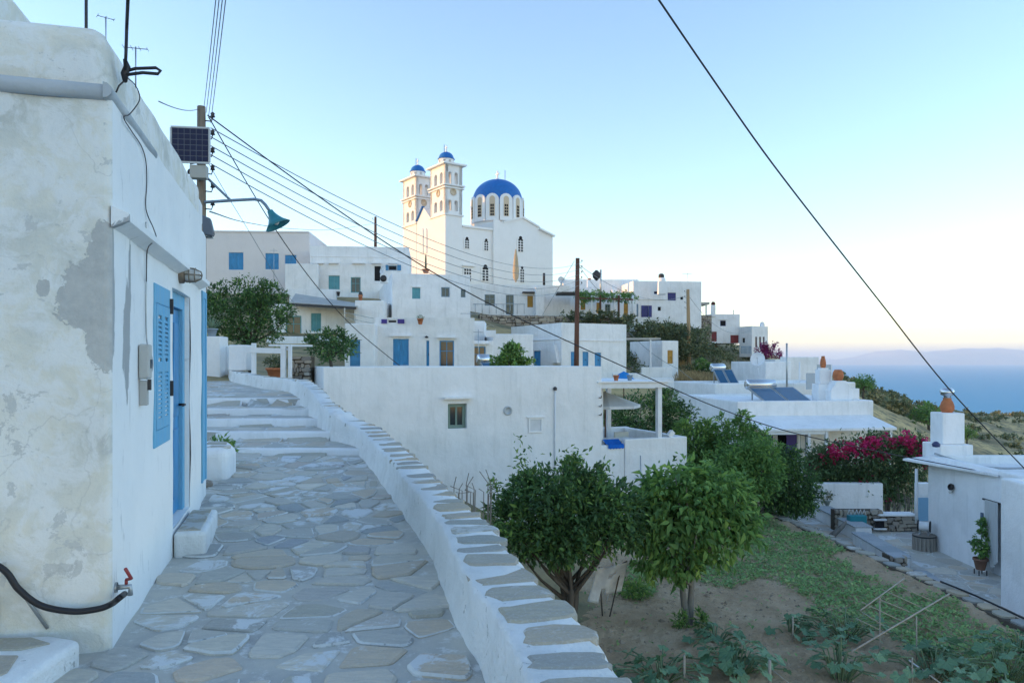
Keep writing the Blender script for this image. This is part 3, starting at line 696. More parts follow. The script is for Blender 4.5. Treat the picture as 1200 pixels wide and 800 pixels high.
c = mixc(t, math_(t, 'MULTIPLY', ramp(t, crk.outputs['Distance'], [(.0, (1,1,1)), (.006, (0,0,0))]), math_(t, 'MULTIPLY', big, .55)), c, (.36, .36, .34))
sep = N(t, 'SeparateXYZ'); t.links.new(o_, sep.inputs[0])
def blob(cx_, cz_, rx_, rz_):
    a = math_(t, 'DIVIDE', math_(t, 'SUBTRACT', sep.outputs[0], cx_), rx_); e = math_(t, 'DIVIDE', math_(t, 'SUBTRACT', sep.outputs[2], cz_), rz_)
    return math_(t, 'ADD', math_(t, 'MULTIPLY', a, a), math_(t, 'MULTIPLY', e, e))
d1 = blob(-.06, 1.96, .20, .22); d2 = blob(.0, 2.18, .11, .22); d3 = blob(-.33, 2.0, .035, .05); d4 = blob(-.03, 1.68, .10, .16)
dm = math_(t, 'MINIMUM', math_(t, 'MINIMUM', d1, d2), math_(t, 'MINIMUM', d3, d4))
dm = math_(t, 'ADD', dm, math_(t, 'MULTIPLY', math_(t, 'SUBTRACT', math_(t, 'ADD', math_(t, 'MULTIPLY', mid_, .6), math_(t, 'MULTIPLY', fine, .4)), .5), 5.0))
patch = ramp(t, dm, [(.93, (1,1,1)), (.97, (0,0,0))])
bare = ramp(t, noise(t, o_, 9, 8, .7), [(.3, (.42, .42, .40)), (.7, (.58, .57, .53))])
c = mixc(t, patch, c, bare)
t.links.new(c, b.inputs['Base Color'])
h = math_(t, 'ADD', math_(t, 'ADD', math_(t, 'MULTIPLY', mid_, .9), math_(t, 'MULTIPLY', fine, .35)), math_(t, 'MULTIPLY', patch, -.35)); bump_to(t, b, h, .55, .03)
OLDP = m
# path-side face: brighter limewash with vertical flaking streaks
m, t, b = newmat('old_limewash', .92, .12)
o_ = N(t, 'TexCoord').outputs['Object']
n1 = noise(t, scaled(t, o_, (1, 7, 1.1)), 2.0, 9, .7, .3); n2 = noise(t, scaled(t, o_, (1, 3.5, .8)), 3.2, 8, .68); n3 = noise(t, o_, .8, 5, .6)
c = ramp(t, n3, [(.35, (.80, .81, .80)), (.6, (.88, .88, .86))])
c = mixc(t, ramp(t, n1, [(.60, (0,0,0)), (.66, (.55,.55,.55))]), c, (.50, .51, .51))
c = mixc(t, ramp(t, n2, [(.66, (0,0,0)), (.69, (.7,.7,.7))]), c, (.40, .41, .41))
sep = N(t, 'SeparateXYZ'); t.links.new(o_, sep.inputs[0])
def blob2(cy_, cz_, ry_, rz_):
    a = math_(t, 'DIVIDE', math_(t, 'SUBTRACT', sep.outputs[1], cy_), ry_); e = math_(t, 'DIVIDE', math_(t, 'SUBTRACT', sep.outputs[2], cz_), rz_)
    return math_(t, 'ADD', math_(t, 'MULTIPLY', a, a), math_(t, 'MULTIPLY', e, e))
dm = math_(t, 'MINIMUM', math_(t, 'MINIMUM', blob2(.38, 1.75, .12, .42), blob2(.46, 2.1, .05, .28)), blob2(0, 1.95, .10, .5))
dm = math_(t, 'ADD', dm, math_(t, 'MULTIPLY', math_(t, 'SUBTRACT', n1, .5), 2.6))
patch = ramp(t, dm, [(.70, (1,1,1)), (.74, (0,0,0))]); c = mixc(t, patch, c, (.40, .41, .41))
t.links.new(c, b.inputs['Base Color']); bump_to(t, b, math_(t, 'ADD', math_(t, 'ADD', n1, noise(t, o_, 6, 7, .6)), math_(t, 'MULTIPLY', patch, -.5)), .45, .03)
OLDL = m
s_end, _ = rf(236, 500); zcor = rf(130, 247)[1]
zband = ff(130, 109)[1]; ztop = PZ(24, C0.y)
HB = {}
def opening(x0, x1, y0, y1):
    a0, a1 = rf(x0, 400)[0], rf(x1, 400)[0]; am = (a0+a1)/2; return a0, a1, (rf(x0, y1)[1]+rf(x1, y1)[1])/2, (rf(x0, y0)[1]+rf(x1, y0)[1])/2
dA0, dA1 = rf(202.5, 400)[0], rf(223, 400)[0]; dZ1 = rf(205, 338)[1]; dZ0 = .22
# front (end) wall, with displaced hand-plastered surface
def slab(nx, nz, g, amp, seed):
    V = [g(i/nx, j/nz, mnoise.noise(Vector((i/nx*6, j/nz*8, seed)))*amp) for j in range(nz+1) for i in range(nx+1)]
    return V, [(j*(nx+1)+i, j*(nx+1)+i+1, (j+1)*(nx+1)+i+1, (j+1)*(nx+1)+i) for j in range(nz) for i in range(nx)]
b_ = MB()
def corner_r(x, y, r):            # local plan of the rounded outside corner
    return x, y
rr = .035
V, F_ = slab(40, 60, lambda a, c_, d: (-3.2+(3.2-rr)*a, d*min(1, (1-a)*12), -.4+(zband+.4)*c_), .02, 1); b_.add(V, F_, True)
V, F_ = slab(4, 60, lambda a, c_, d: (-rr+rr*math.sin(a*math.pi/2), rr-rr*math.cos(a*math.pi/2), -.4+(zband+.4)*c_), .02, 1); b_.add(V, F_, True)
b_.build('end_wall', OLDP, OH)
# path-side wall with the door opening
b_ = MB()
ys_ = [rr, .5, 1.0, 1.5, dA0, dA1, s_end-.3, s_end]; zs_ = [-.4, dZ0, dZ1, zcor, zband+.02]
for i in range(len(ys_)-1):
    for j in range(len(zs_)-1):
        if ys_[i] >= dA0-1e-6 and ys_[i+1] <= dA1+1e-6 and j == 1: continue
        V, F_ = slab(8, 12, lambda a, c_, d: (mnoise.noise(Vector(((ys_[i]+(ys_[i+1]-ys_[i])*a)*2, (zs_[j]+(zs_[j+1]-zs_[j])*c_)*2, 4)))*.012*min(1, (ys_[i]+(ys_[i+1]-ys_[i])*a-rr)*3), ys_[i]+(ys_[i+1]-ys_[i])*a, zs_[j]+(zs_[j+1]-zs_[j])*c_), 0, 2); b_.add(V, F_, True)
b_.box((-.24, dA0-.06, dZ0-.06), (-.008, dA0+.0, dZ1)); b_.box((-.24, dA1, dZ0-.06), (-.008, dA1+.06, dZ1)); b_.box((-.24, dA0-.06, dZ1), (-.008, dA1+.06, dZ1+.06)); b_.box((-.3, dA0-.06, dZ0-.12), (-.004, dA1+.06, dZ0))
b_.box((-3.2, .03, -.4), (-.25, s_end-.002, zband-.03))
b_.build('side_wall', OLDL, OH)
# door
dr = thing_ = MB().box((-.135, dA0+.002, dZ0+.002), (-.05, dA0+.06, dZ1-.002)).box((-.135, dA1-.12, dZ0+.002), (-.05, dA1-.002, dZ1-.002)).box((-.135, dA0+.06, dZ1-.13), (-.05, dA1-.12, dZ1-.002)).build('door', BLUE_L, OH)
for k in range(2):
    a0 = dA0+.064+(dA1-dA0-.188)*k/2; a1 = dA0+.064+(dA1-dA0-.188)*(k+1)/2-.006
    q = MB().box((-.125, a0, dZ0+.01), (-.085, a1, dZ1-.135))
    for z0_, z1_ in ((.08, .42), (.48, .94)): q.box((-.0845, a0+.07, dZ0+(dZ1-dZ0-.15)*z0_), (-.072, a1-.07, dZ0+(dZ1-dZ0-.15)*z1_))
    q.build('door_leaf', BLUE, dr, bevel=.006, seg=1)
MB().tube([(-.08, dA1-.2, 1.2), (-.02, dA1-.2, 1.2), (-.02, dA1-.32, 1.2)], .012, 8).build('handle', IRON, dr)
# louvred shutter pair
sA0, sA1 = rf(180, 430)[0], rf(198, 430)[0]; sZ1 = rf(180, 331)[1]; sZ0 = rf(181, 525)[1]
wn = MB().box((-.02, sA0, sZ0), (.010, sA0+.045, sZ1)).box((-.02, sA1-.045, sZ0), (.010, sA1, sZ1)).box((-.02, sA0+.045, sZ1-.14), (.010, sA1-.045, sZ1)).box((-.02, sA0+.045, sZ0), (.010, sA1-.045, sZ0+.12)).build('window', BLUE_L, OH, bevel=.004, seg=1)
for k in range(2):
    a0 = sA0+.048+(sA1-sA0-.096)*k/2; a1 = sA0+.048+(sA1-sA0-.096)*(k+1)/2-.004; z0_, z1_ = sZ0+.125, sZ1-.145
    q = MB().box((-.012, a0, z0_), (.016, a0+.05, z1_)).box((.0, a1-.05, z0_), (.016, a1, z1_)).box((.0, a0+.05, z0_), (.016, a1-.05, z0_+.08)).box((.0, a0+.05, z1_-.08), (.016, a1-.05, z1_)).box((.0, a0+.05, (z0_+z1_)/2-.04), (.016, a1-.05, (z0_+z1_)/2+.04)).box((-.012, a0+.05, z0_+.08), (-.004, a1-.05, z1_-.08))
    sh = q.build('shutter', BLUE_L, wn, bevel=.004, seg=1)
    q = MB(); nl = 22
    for j in range(nl):
        zz_ = z0_+.10+(z1_-z0_-.22)*j/(nl-1)
        if abs(zz_-(z0_+z1_)/2) < .055: continue
        q.add([(-.008, a0+.05, zz_+.03), (-.008, a1-.05, zz_+.03), (.013, a1-.05, zz_), (.013, a0+.05, zz_), (-.008, a0+.05, zz_+.022), (-.008, a1-.05, zz_+.022), (.013, a1-.05, zz_-.008), (.013, a0+.05, zz_-.008)], [(0, 1, 2, 3), (7, 6, 5, 4), (3, 2, 6, 7), (0, 3, 7, 4), (1, 5, 6, 2)])
    tag(q.build('slats', BLUE_L, wn), kind='stuff')
for z_ in (.35, 1.0): MB().box((.01, sA1-.03, sZ0+z_), (.035, sA1-.005, sZ0+z_+.12)).build('hinge', IRON, wn)
# cornice over the openings, sloping lip
V = [(.0, .0, zcor+.03), (.09, .0, zcor-.01), (.09, .0, zcor-.05), (.0, .0, zcor-.09)]; s_c = rf(235, 328)[0]
b_ = MB().add([(x, y+.0, z) for y in (.0, s_c*.3, s_c*.6, s_c) for x, _, z in V], [(j*4+k, j*4+k+1, (j+1)*4+k+1, (j+1)*4+k) for j in range(3) for k in range(3)]+[(0, 1, 2, 3), (12, 13, 14, 15)]); b_.build('cornice', OLDL, OH)
# rounded band under the parapet
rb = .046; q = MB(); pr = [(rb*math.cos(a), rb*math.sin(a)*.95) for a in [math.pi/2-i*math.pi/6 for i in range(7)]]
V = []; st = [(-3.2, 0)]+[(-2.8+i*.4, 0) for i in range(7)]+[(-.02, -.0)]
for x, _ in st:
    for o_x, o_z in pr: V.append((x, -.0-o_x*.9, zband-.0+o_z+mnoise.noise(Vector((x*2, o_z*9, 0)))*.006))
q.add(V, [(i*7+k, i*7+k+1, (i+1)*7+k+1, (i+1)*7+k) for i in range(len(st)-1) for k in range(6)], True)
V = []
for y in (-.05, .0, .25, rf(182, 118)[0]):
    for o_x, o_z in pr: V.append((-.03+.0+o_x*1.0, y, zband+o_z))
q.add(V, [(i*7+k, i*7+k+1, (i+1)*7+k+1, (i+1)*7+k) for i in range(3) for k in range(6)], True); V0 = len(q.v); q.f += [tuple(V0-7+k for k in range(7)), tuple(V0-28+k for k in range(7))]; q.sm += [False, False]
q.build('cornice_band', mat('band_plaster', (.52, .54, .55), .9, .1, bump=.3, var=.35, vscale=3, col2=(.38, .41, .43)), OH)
# parapet with rounded corner
b_ = MB(); rc = .12; plan = [(-3.2, .06)]+[(-2.9+i*.25, .06) for i in range(11)]+[(-.02-rc+rc*math.sin(a), .06+rc-rc*math.cos(a)) for a in [i*math.pi/16 for i in range(9)]]+[(-.02, .06+rc+(s_end-.06-rc)*i/14) for i in range(1, 15)]
lev = [(0, zband), (0, zband+.16), (.01, zband+.3), (.02, ztop-.06), (.045, ztop-.02), (.09, ztop-.002), (.30, ztop-.01)]
V = []
for ins, z in lev:
    for k, (x, y) in enumerate(plan):
        dx = 1 if k > 14 else 0; dx = min(1, max(0, (k-11)/9)); n_ = mnoise.noise(Vector((x*2.5, y*2.5, z*3)))*.018
        drop = .02*max(0, min(1, (k-11)/9))*(1 if z > zband+.28 else 0)-.05*max(0, min(1, (12-k)/10))*(1 if z > zband+.28 else 0)*0
        V.append((x-ins*dx+n_*dx, y+ins*(1-dx)-n_*(1-dx), z-drop))
np_ = len(plan)
b_.add(V, [(i*np_+k, i*np_+k+1, (i+1)*np_+k+1, (i+1)*np_+k) for i in range(len(lev)-1) for k in range(np_-1)], True)
b_.box((-3.2, .36, zband), (-.30, s_end-.01, ztop-.14)); b_.build('parapet', OLDP, OH)
MB().box((-3.6, 1.2, ztop-.3), (-.62-.5, 3.2, PZ(-30, 5.4))).build('roof_block', OLDP, OH, bevel=.06)
# neighbouring house front beyond
NB = thing('row_house', 'narrow whitewashed house end adjoining the old house with a blue door at the bend', 'house', C0+VV*s_end, TH)
L2 = rf(246, 300)[0]-s_end; zt2 = rf(240, 205)[1]
MB().box((-4, .004, -.5), (-.03, L2-.02, zt2-.55)).box((-4, L2*.1, zt2-.56), (-.06, L2-.1, zt2-.2)).build('wall', OLDL, NB, bevel=.08)
a0, a1 = rf(237.5, 450)[0]-s_end, rf(242.5, 450)[0]-s_end
dn = MB().box((-.05, a0, .3), (.0, a0+.07, 2.35)).box((-.05, a1-.07, .3), (.0, a1, 2.35)).box((-.05, a0+.07, 2.28), (.0, a1-.07, 2.35)).build('door', BLUE_L, NB)
MB().box((-.04, a0+.07, .3), (-.01, (a0+a1)/2-.004, 2.28)).build('door_leaf', BLUE_L, dn); MB().box((-.04, (a0+a1)/2+.004, .3), (-.01, a1-.07, 2.28)).build('door_leaf', BLUE_L, dn)
# ================================================================== THINGS BY THE OLD HOUSE
def loc(x, y, z): return C0+UU*x+VV*y+Vector((0, 0, z))
def onside(px, py, off=.03): s_, z = rf(px, py, off); return loc(off, s_, z)
def onend(px, py, off=.03): s_, z = ff(px, py, off); return loc(s_, -off, z)
tap = onside(148, 687, .06)
hose = [onend(-60, 640, .10), onend(0, 664, .09), onend(22, 690, .085), onend(48, 709, .085), onend(85, 716, .085), onend(115, 713, .085), onend(131, 707, .085), onside(140, 700, .085), tap+Vector((0, -.02, -.035))]
wire('garden_hose', 'thick black hose hanging along the foot of the old house wall to a tap', hose, .017, CABLE, 'hose', n=8, sides=10)
tp = thing('wall_tap', 'small wall tap with a red lever at the corner of the old house', 'tap', tap, TH)
MB().tube([(-.06, 0, 0), (.02, 0, 0), (.02, 0, -.05)], .016, 8).lathe([(.03, 0), (.03, .012)], 8, (-.058, 0, 0), (1, 0, 0)).build('body', STEEL, tp)
MB().tube([(.0, 0, .015), (.0, 0, .04)], .009, 6).tube([(.0, 0, .04), (.03, -.02, .05), (.01, -.07, .12)], .010, 6).build('lever', mat('red_lever', (.30, .05, .05), .5, .4), tp)
o = MB().tube([onend(5, 668, .02)-C0, onend(30, 700, .02)-C0, onend(56, 736, .02)-C0], .009, 6).build('wall_conduit', STEEL); o.location = C0; tag(o, 'thin grey conduit slanting down the wall below the black hose', 'conduit')
def stepblock(name, label, pts_top, z, zb, mat_, stones, cat='step', bev=.035):
    """low whitewashed block; pts_top = world xy polygon; slate slabs set in its top"""
    c_ = Vector((sum(p[0] for p in pts_top)/len(pts_top), sum(p[1] for p in pts_top)/len(pts_top), zb)); rt = thing(name, label, cat, c_)
    b = MB().prism([(p[0]-c_.x, p[1]-c_.y) for p in pts_top], 0, z-zb); fix_normals(b.build('block', mat_, rt, bevel=bev, seg=4))
    for st in stones:
        o = MB().prism([(p[0]-c_.x, p[1]-c_.y) for p in st], z-zb-.03, z-zb+.008).build('slate_slab', CAP, rt, bevel=.004, seg=1)
    return rt
stepblock('stone_step', 'low whitewashed step with two slate slabs at the bottom left foot of the wall', [(-3.6, 2.2), (-2.27, 2.2), (-2.25, 3.2), (-2.28, 3.93), (-2.48, 4.0), (-3.6, 3.9)], .13, -.1, W2,
          [[(-3.5, 3.3), (-2.44, 3.28), (-2.38, 3.5), (-2.46, 3.70), (-3.5, 3.68)], [(-3.5, 3.76), (-2.50, 3.77), (-2.40, 3.86), (-2.55, 3.94), (-3.4, 3.88)], [(-3.5, 2.4), (-2.35, 2.4), (-2.33, 3.18), (-3.5, 3.2)]])
stepblock('stone_step', 'taller whitewashed step block at the left edge below the hose', [(-3.9, 3.62), (-2.78, 3.66), (-2.74, 3.98), (-3.9, 3.80)], .36, -.05, W2, [])
s0 = rf(202, 640)[0]
dsp = [loc(.01, s0-.02, 0), loc(.26, s0-.03, 0), loc(.25, dA1-.05, 0), loc(.01, dA1-.02, 0)]
stepblock('door_step', 'whitewashed doorstep topped with one grey slate slab below the blue door', [(p.x, p.y) for p in dsp], .20, -.05, W2, [[(p.x, p.y) for p in (loc(.03, s0+.03, 0), loc(.215, s0+.02, 0), loc(.20, dA1-.11, 0), loc(.03, dA1-.1, 0))]])
bx, by = PX(233, 9.15), 9.15
stepblock('buttress_seat', 'rounded whitewashed buttress block with flat stones on top beyond the door', [(bx-.2, by+.05), (bx+.08, by-.02), (bx+.33, by+.06), (bx+.27, by+.5), (bx+.05, by+.95), (bx-.5, by+1.0)], .52, .05, W1,
          [[(bx+.02, by+.1), (bx+.26, by+.16), (bx+.27, by+.34), (bx+.03, by+.32)], [(bx-.12, by+.45), (bx+.16, by+.47), (bx+.06, by+.75), (bx-.18, by+.73)]], 'buttress', .11)
rng = np.random.default_rng(4)
wv = thing('weed_plant', 'tuft of green weed growing behind the whitewashed buttress block', 'plant', P(252, 528, 10.2))
V, t_ = leaf_arrays(rng, [(0, 0, .08, .22, .1, .13), (.16, 0, .02, .12, .1, .1)], 420, .075, clump=14, aspect=.3); leaf_mesh('leaves', V, t_, L_MID, wv)
o = MB().lathe([(.01, 0), (.06, .01), (.07, .04), (.045, .08), (.01, .09)], 9).build('loose_stone', RUB); o.location = hit(238, 571)+Vector((.05, 0, 0)); tag(o, 'small brown stone lying at the foot of the buttress block', 'stone')
# bulkhead lamp
lp = onside(210, 322, 0); lt = thing('wall_lamp', 'caged bulkhead lamp on the wall above the blue door', 'lamp', lp, TH)
MB().lathe([(.075, 0), (.075, .035), (.06, .05)], 12, (0, 0, 0), (1, 0, 0)).build('base', mat('lamp_bronze', (.20, .16, .12), .5, .4, .4), lt)
MB().lathe([(.05, .05), (.055, .09), (.045, .14), (.02, .165), (.001, .17)], 12, (0, 0, 0), (1, 0, 0)).build('globe', mat('frosted_glass', (.55, .55, .52), .3, .5), lt)
q = MB()
for k in range(6):
    a = k*math.pi/3; q.tube([(.05, .066*math.cos(a), .066*math.sin(a)), (.12, .064*math.cos(a), .064*math.sin(a)), (.175, .035*math.cos(a), .035*math.sin(a)), (.185, 0, 0)], .005, 4)
for x, r in ((.085, .067), (.13, .062)): q.tube([(x, r*math.cos(k*math.pi/8), r*math.sin(k*math.pi/8)) for k in range(17)], .005, 4)
q.build('cage', mat('lamp_cage', (.26, .22, .17), .5, .4, .5), lt)
# meter box
a0, z1_ = rf(162, 403); a1, _ = rf(178, 430); z0_ = rf(163, 444)[1]; z00 = rf(163, 475)[1]
mt = thing('meter_box', 'grey electricity meter box with a dark window beside the blue shutter', 'meter box', loc(0, a0, z00), TH); wdm = max(.1, rf(178, 430, .065)[0]-a0)
MB().box((0, 0, z0_-z00), (.065, wdm, z1_-z00)).build('box', mat('meter_grey', (.50, .50, .47), .6, .3, var=.15, vscale=10), mt, bevel=.012)
MB().box((.0655, wdm*.35, (z0_-z00)+.07), (.072, wdm*.85, (z1_-z00)-.10)).build('window', GLASS, mt)
MB().box((.0, 0.02, 0.0), (.05, wdm*.72, z0_-z00-.012)).build('fuse_plate', mat('fuse_plate_grey', (.42, .42, .40), .7, .3), mt, bevel=.006)
MB().box((.0505, wdm*.22, .10), (.07, wdm*.5, .17)).build('latch', IRON, mt)
wire('meter_cable', 'thin grey cable looping round the meter box and up the side wall', [onside(171, 260, .012), onside(172, 300, .012), onside(171, 360, .012), onside(172, 398, .012), onside(177, 415, .05), onside(178.5, 432, .05), onside(172, 444, .06)], .005, STEEL, n=6)
# black cable tied to the house corner
an = onside(146.5, 84, .03)
cab = [P(150.5, -60, 4.0), P(150, -5, 4.05), onside(148.6, 30, .05), onside(147.6, 62, .05), an]
wire('service_cable', 'taut black cable coming down from above to the corner of the old house roof', cab, .0095, CABLE, n=5, sides=6)
k_ = thing('cable_knot', 'black knotted cable end with a loop at the old house parapet', 'cable', an, TH)
q = MB(); q.tube([(0, -.01, .07), (.01, .0, .03), (-.005, .01, -.01), (.0, 0, -.06)], [.010, .020, .022, .012], 7); q.build('knot', CABLE, k_)
MB().tube([Vector((0, .0, .0)), Vector((.05, .02, .03)), Vector((.16, .03, .05)), Vector((.185, .03, .035)), Vector((.17, .03, .015)), Vector((.09, .02, .01)), Vector((0, 0, -.02))], .0095, 6).build('loop', CABLE, k_)
MB().tube([Vector((0, 0, -.05)), Vector((-.03, -.01, -.09)), Vector((-.045, -.01, -.13))], .005, 5).build('tie_wire', IRON, k_)
wire('trailing_cable', 'thin dark cable trailing down the side wall from the knot to the cornice', [an+Vector((0, 0, -.03)), onside(156, 97, .03), onside(162.5, 108, .06), onside(163, 119, .06), onside(152, 134, .02), onside(145, 138, .012), onside(155, 155, .012), onside(166, 172, .012), onside(171, 190, .012), onside(172, 215, .012), onside(171, 245, .012), onside(180, 268, .03), onside(183, 281, .07), onside(173, 292, .06), onside(171.5, 330, .012)], .0036, IRON, n=5)
o = MB().tube([(0, 0, -.3), (0, 0, PZ(-20, 5.0)-PZ(22, 5.0))], .010, 6).build('roof_rod', IRON); o.location = P(101, 21, 5.0); tag(o, 'thin iron rod standing upright on the old house roof', 'rod')
tv_antenna('aerial with short crossbars showing past the corner of the old house roof', 159, 55, 80, 7.5, .25, .22, n=4, r=.007)
tv_antenna('small bent aerial just above the rounded top of the old house parapet', 124, 20, 34, 6.0, .7, .12, n=3, r=.005)
# horn floodlight on the next house
hp = P(242, 265, 9.0); hn = thing('flood_lamp', 'grey hooded flood lamp fixed at the end of the old house wall', 'lamp', hp, TH)
MB().add([(-.06, -.05, .13), (.05, -.05, .09), (.09, -.05, -.08), (.07, -.05, -.13), (-.03, -.05, -.10), (-.06, .08, .13), (.05, .08, .09), (.09, .08, -.08), (.07, .08, -.13), (-.03, .08, -.10)], [(0, 1, 2, 3, 4), (9, 8, 7, 6, 5), (0, 5, 6, 1), (1, 6, 7, 2), (2, 7, 8, 3), (3, 8, 9, 4), (4, 9, 5, 0)]).build('hood', mat('lamp_grey', (.12, .14, .17), .4, .5, .3), hn, bevel=.012)
MB().box((-.02, -.045, -.14), (.075, .075, -.128)).build('lens', GLASS, hn); MB().bar((-.2, .0, .05), (-.05, .0, .05), .03).build('bracket', IRON, hn)
# pole with solar panel and street lamp
YP = 13.5
up = utility_pole('grey weathered utility pole with many wires behind the old house', 236, 125, 470, YP, .085, WOODP, 0, ins=6, side=1)
for k in range(3): MB().tube([(-.08, 0, 4.55-k*.22), (-.20, 0, 4.53-k*.22), (-.22, .0, 4.60-k*.22)], .012, 5).lathe([(.03, 0), (.035, .05), (.01, .09)], 7, (-.22, 0, 4.57-k*.22)).build('insulator', IRON, up)
sp = thing('solar_module', 'small dark blue solar panel bracketed to the utility pole', 'solar panel', P(223, 170, YP-.35), R(8))
wp, hp_ = 42/F*YP, 40/F*YP; tl = .12
PNL = mat('panel_cell', (.010, .014, .05), .45, .25)
fr = MB().bar((-wp/2, 0, hp_/2), (wp/2, 0, hp_/2), .03).bar((-wp/2, 0, -hp_/2), (wp/2, 0, -hp_/2), .03).bar((-wp/2, 0, -hp_/2+.015), (-wp/2, 0, hp_/2-.015), .03).bar((wp/2, 0, -hp_/2+.015), (wp/2, 0, hp_/2-.015), .03)
fr.build('frame', STEEL, sp); bk = MB().box((-wp/2+.015, -.004, -hp_/2+.015), (wp/2-.015, .01, hp_/2-.015)).build('backsheet', mat('backsheet', (.12, .13, .17), .4, .3), sp)
for i in range(6):
    for j in range(6):
        x0 = -wp/2+.02+(wp-.04)*i/6+.006; z0_ = -hp_/2+.02+(hp_-.04)*j/6+.006
        MB().box((x0, -.009, z0_), (x0+(wp-.04)/6-.012, -.0045, z0_+(hp_-.04)/6-.012)).build('cell', PNL, sp)
MB().box((-.02, .02, -hp_/2-.26), (.26, .2, -hp_/2-.03)).build('battery_box', mat('box_grey', (.40, .40, .37), .6, .3), sp, bevel=.01)
MB().bar((.1, .012, 0), (.2, .33, .02), .04).build('bracket', STEEL, sp)
lm = thing('street_lamp', 'teal conical street lamp on a curved arm from the utility pole', 'street lamp', P(240, 237, YP-.12))
q0 = P(240, 237, YP-.12); pp = lambda x, y: P(x, y, YP-.12)-q0
q = MB(); q.tube([Vector((0, 0, 0)), pp(270, 235), pp(298, 233.5), pp(306, 235), pp(311, 240), pp(318, 250)], .028, 8); q.build('arm', mat('lamp_arm', (.20, .26, .33), .5, .4, .3), lm)
MB().tube([pp(238, 204), pp(270, 234.5)], .024, 6).build('brace', mat('lamp_arm', (.2,.26,.33)), lm)
MB().lathe([(.05, -.01), (.062, .05), (.085, .11), (.14, .20), (.235, .295), (.225, .295), (.13, .19), (.06, .06)], 20, pp(316.5, 247.5), Vector((.47, .06, -.88))).build('shade', mat('lamp_teal', (.03, .22, .27), .45, .4, var=.2, vscale=10), lm)
MB().lathe([(.001, .20), (.04, .22), (.05, .25), (.001, .28)], 10, pp(316.5, 247.5), Vector((.47, .06, -.88))).build('bulb', mat('frosted_glass', (.55, .55, .52), .3, .5), lm)
# overhead wires
for k in range(4): wire('overhead_wire', ('leftmost', 'second from left', 'third from left', 'rightmost')[k]+' of the four thin wires running overhead to the utility pole', [P(257+k*4, -40, 6.2), P(239+k*2.6, 126+k*6, YP)], .0055, WIRE, 'wire', 'parallel wires over the path', sag=.03)
YW = 46
for k in range(5): wire('overhead_wire', ('topmost', 'second from top', 'middle', 'second lowest', 'lowest')[k]+' of the five thin wires sagging in front of the church', [P(247, 150+k*10.5, YP), P(678.5, 309+k*6.3, YW)], .010, WIRE, 'wire', 'sagging wires between the two poles', sag=1.15+.06*k, n=24)
def yint(pts, ya, yb):
    L = [0]
    for a, b_ in zip(pts, pts[1:]): L.append(L[-1]+math.hypot(b_[0]-a[0], b_[1]-a[1]))
    return [(p[0], p[1], ya+(yb-ya)*l/L[-1]) for p, l in zip(pts, L)]
wire('power_cable', 'long dark cable sagging from the utility pole past the houses to the right house', yint([(243, 135), (330, 199), (400, 249), (470, 296), (540, 338), (610, 374), (690, 411), (770, 447), (850, 481), (930, 507), (1040, 531), (1145, 551)], YP, 19.9), .013, CABLE, n=6)
wire('power_cable', 'dark cable dropping steeply from the utility pole to the long white building', yint([(245, 138), (285, 207), (325, 272), (370, 334), (415, 384), (468, 428)], YP, 20.6), .011, CABLE, n=6)
wire('stay_wire', 'thin grey wire dropping from the solar panel pole towards the dark bush', yint([(242, 187), (262, 222), (290, 268), (330, 335), (350, 362)], YP, 24), .006, WIRE, 'wire', n=6)
wire('telephone_wire', 'thin grey wire curving level from the old house to the small far pole', yint([(246, 248), (290, 261), (340, 268), (390, 269), (438, 262)], 10, 60), .012, WIRE, 'wire', n=6)
wire('roof_wire', 'short wire from the old house roof to the top of the utility pole', [P(186, 119, 6.6), P(232, 128, YP)], .006, WIRE, 'wire', sag=.05)
wire('power_cable', 'thick black cable crossing the open sky from upper centre to the right edge', yint([(745, -40), (772, 0), (830, 85), (895, 178), (960, 263), (1030, 352), (1110, 453), (1195, 543), (1215, 562)], 7.2, 14.2), .012, CABLE, n=6, sides=6)
# ================================================================== UPPER END OF THE PATH
def wblock(name, label, x0, x1, yt, yb, Y, dep, cat='wall', mt=None, rot=0):
    c_ = P((x0+x1)/2, yb, Y); w_ = (x1-x0)/F*Y; rt = thing(name, label, cat, c_, rot)
    MB().box((-w_/2, 0, 0), (w_/2, dep, PZ(yt, Y)-c_.z)).build('wall', mt or W1, rt, bevel=.03); return rt
wblock('gate_pillar', 'white pillar carrying the agave pot at the upper end of the path', 240, 258, 394, 452, 20.5, .6, 'pillar')
wblock('garden_wall', 'short low white wall between the agave pillar and the broad white block', 258.5, 267, 405, 442, 20.9, .3)
wblock('garden_wall', 'broad white wall block left of the white timber gate frame', 267.5, 289, 404, 434, 20.0, .7)
ap = pot('plant_pot', 'grey pot with a spiky agave on the white pillar', P(248.5, 394, 20.75), .15, .22, mat('pot_grey', (.25, .30, .34), .8, .2))
q = MB(); rd = random.Random(3)
for k in range(22):
    a = k*2.4; e = rd.uniform(.5, 1.3); L = rd.uniform(.28, .45); d = Vector((math.cos(a)*math.cos(e), math.sin(a)*math.cos(e), math.sin(e))); s_ = d.cross(Vector((0, 0, 1))).normalized()*.022; b0 = Vector((0, 0, .2)); nrm = s_.normalized().cross(d)*.012
    q.add([b0-s_*.7, b0+s_*.7, b0+d*L*.5+s_+nrm*0, b0+d*L*.5-nrm*1.2, b0+d*L*.5-s_, b0+d*L], [(0, 1, 2, 3), (0, 3, 4), (2, 5, 3), (3, 5, 4)])
q.build('agave', mat('agave_leaf', (.16, .24, .16), .6, .3), ap)
gt = thing('gate_frame', 'white timber gate frame of posts and rails at the top of the path', 'gate', P(315, 446, 18.6)); g0 = gt.location.copy()
def gp(px, py, Y=18.6): return P(px, py, Y)-g0
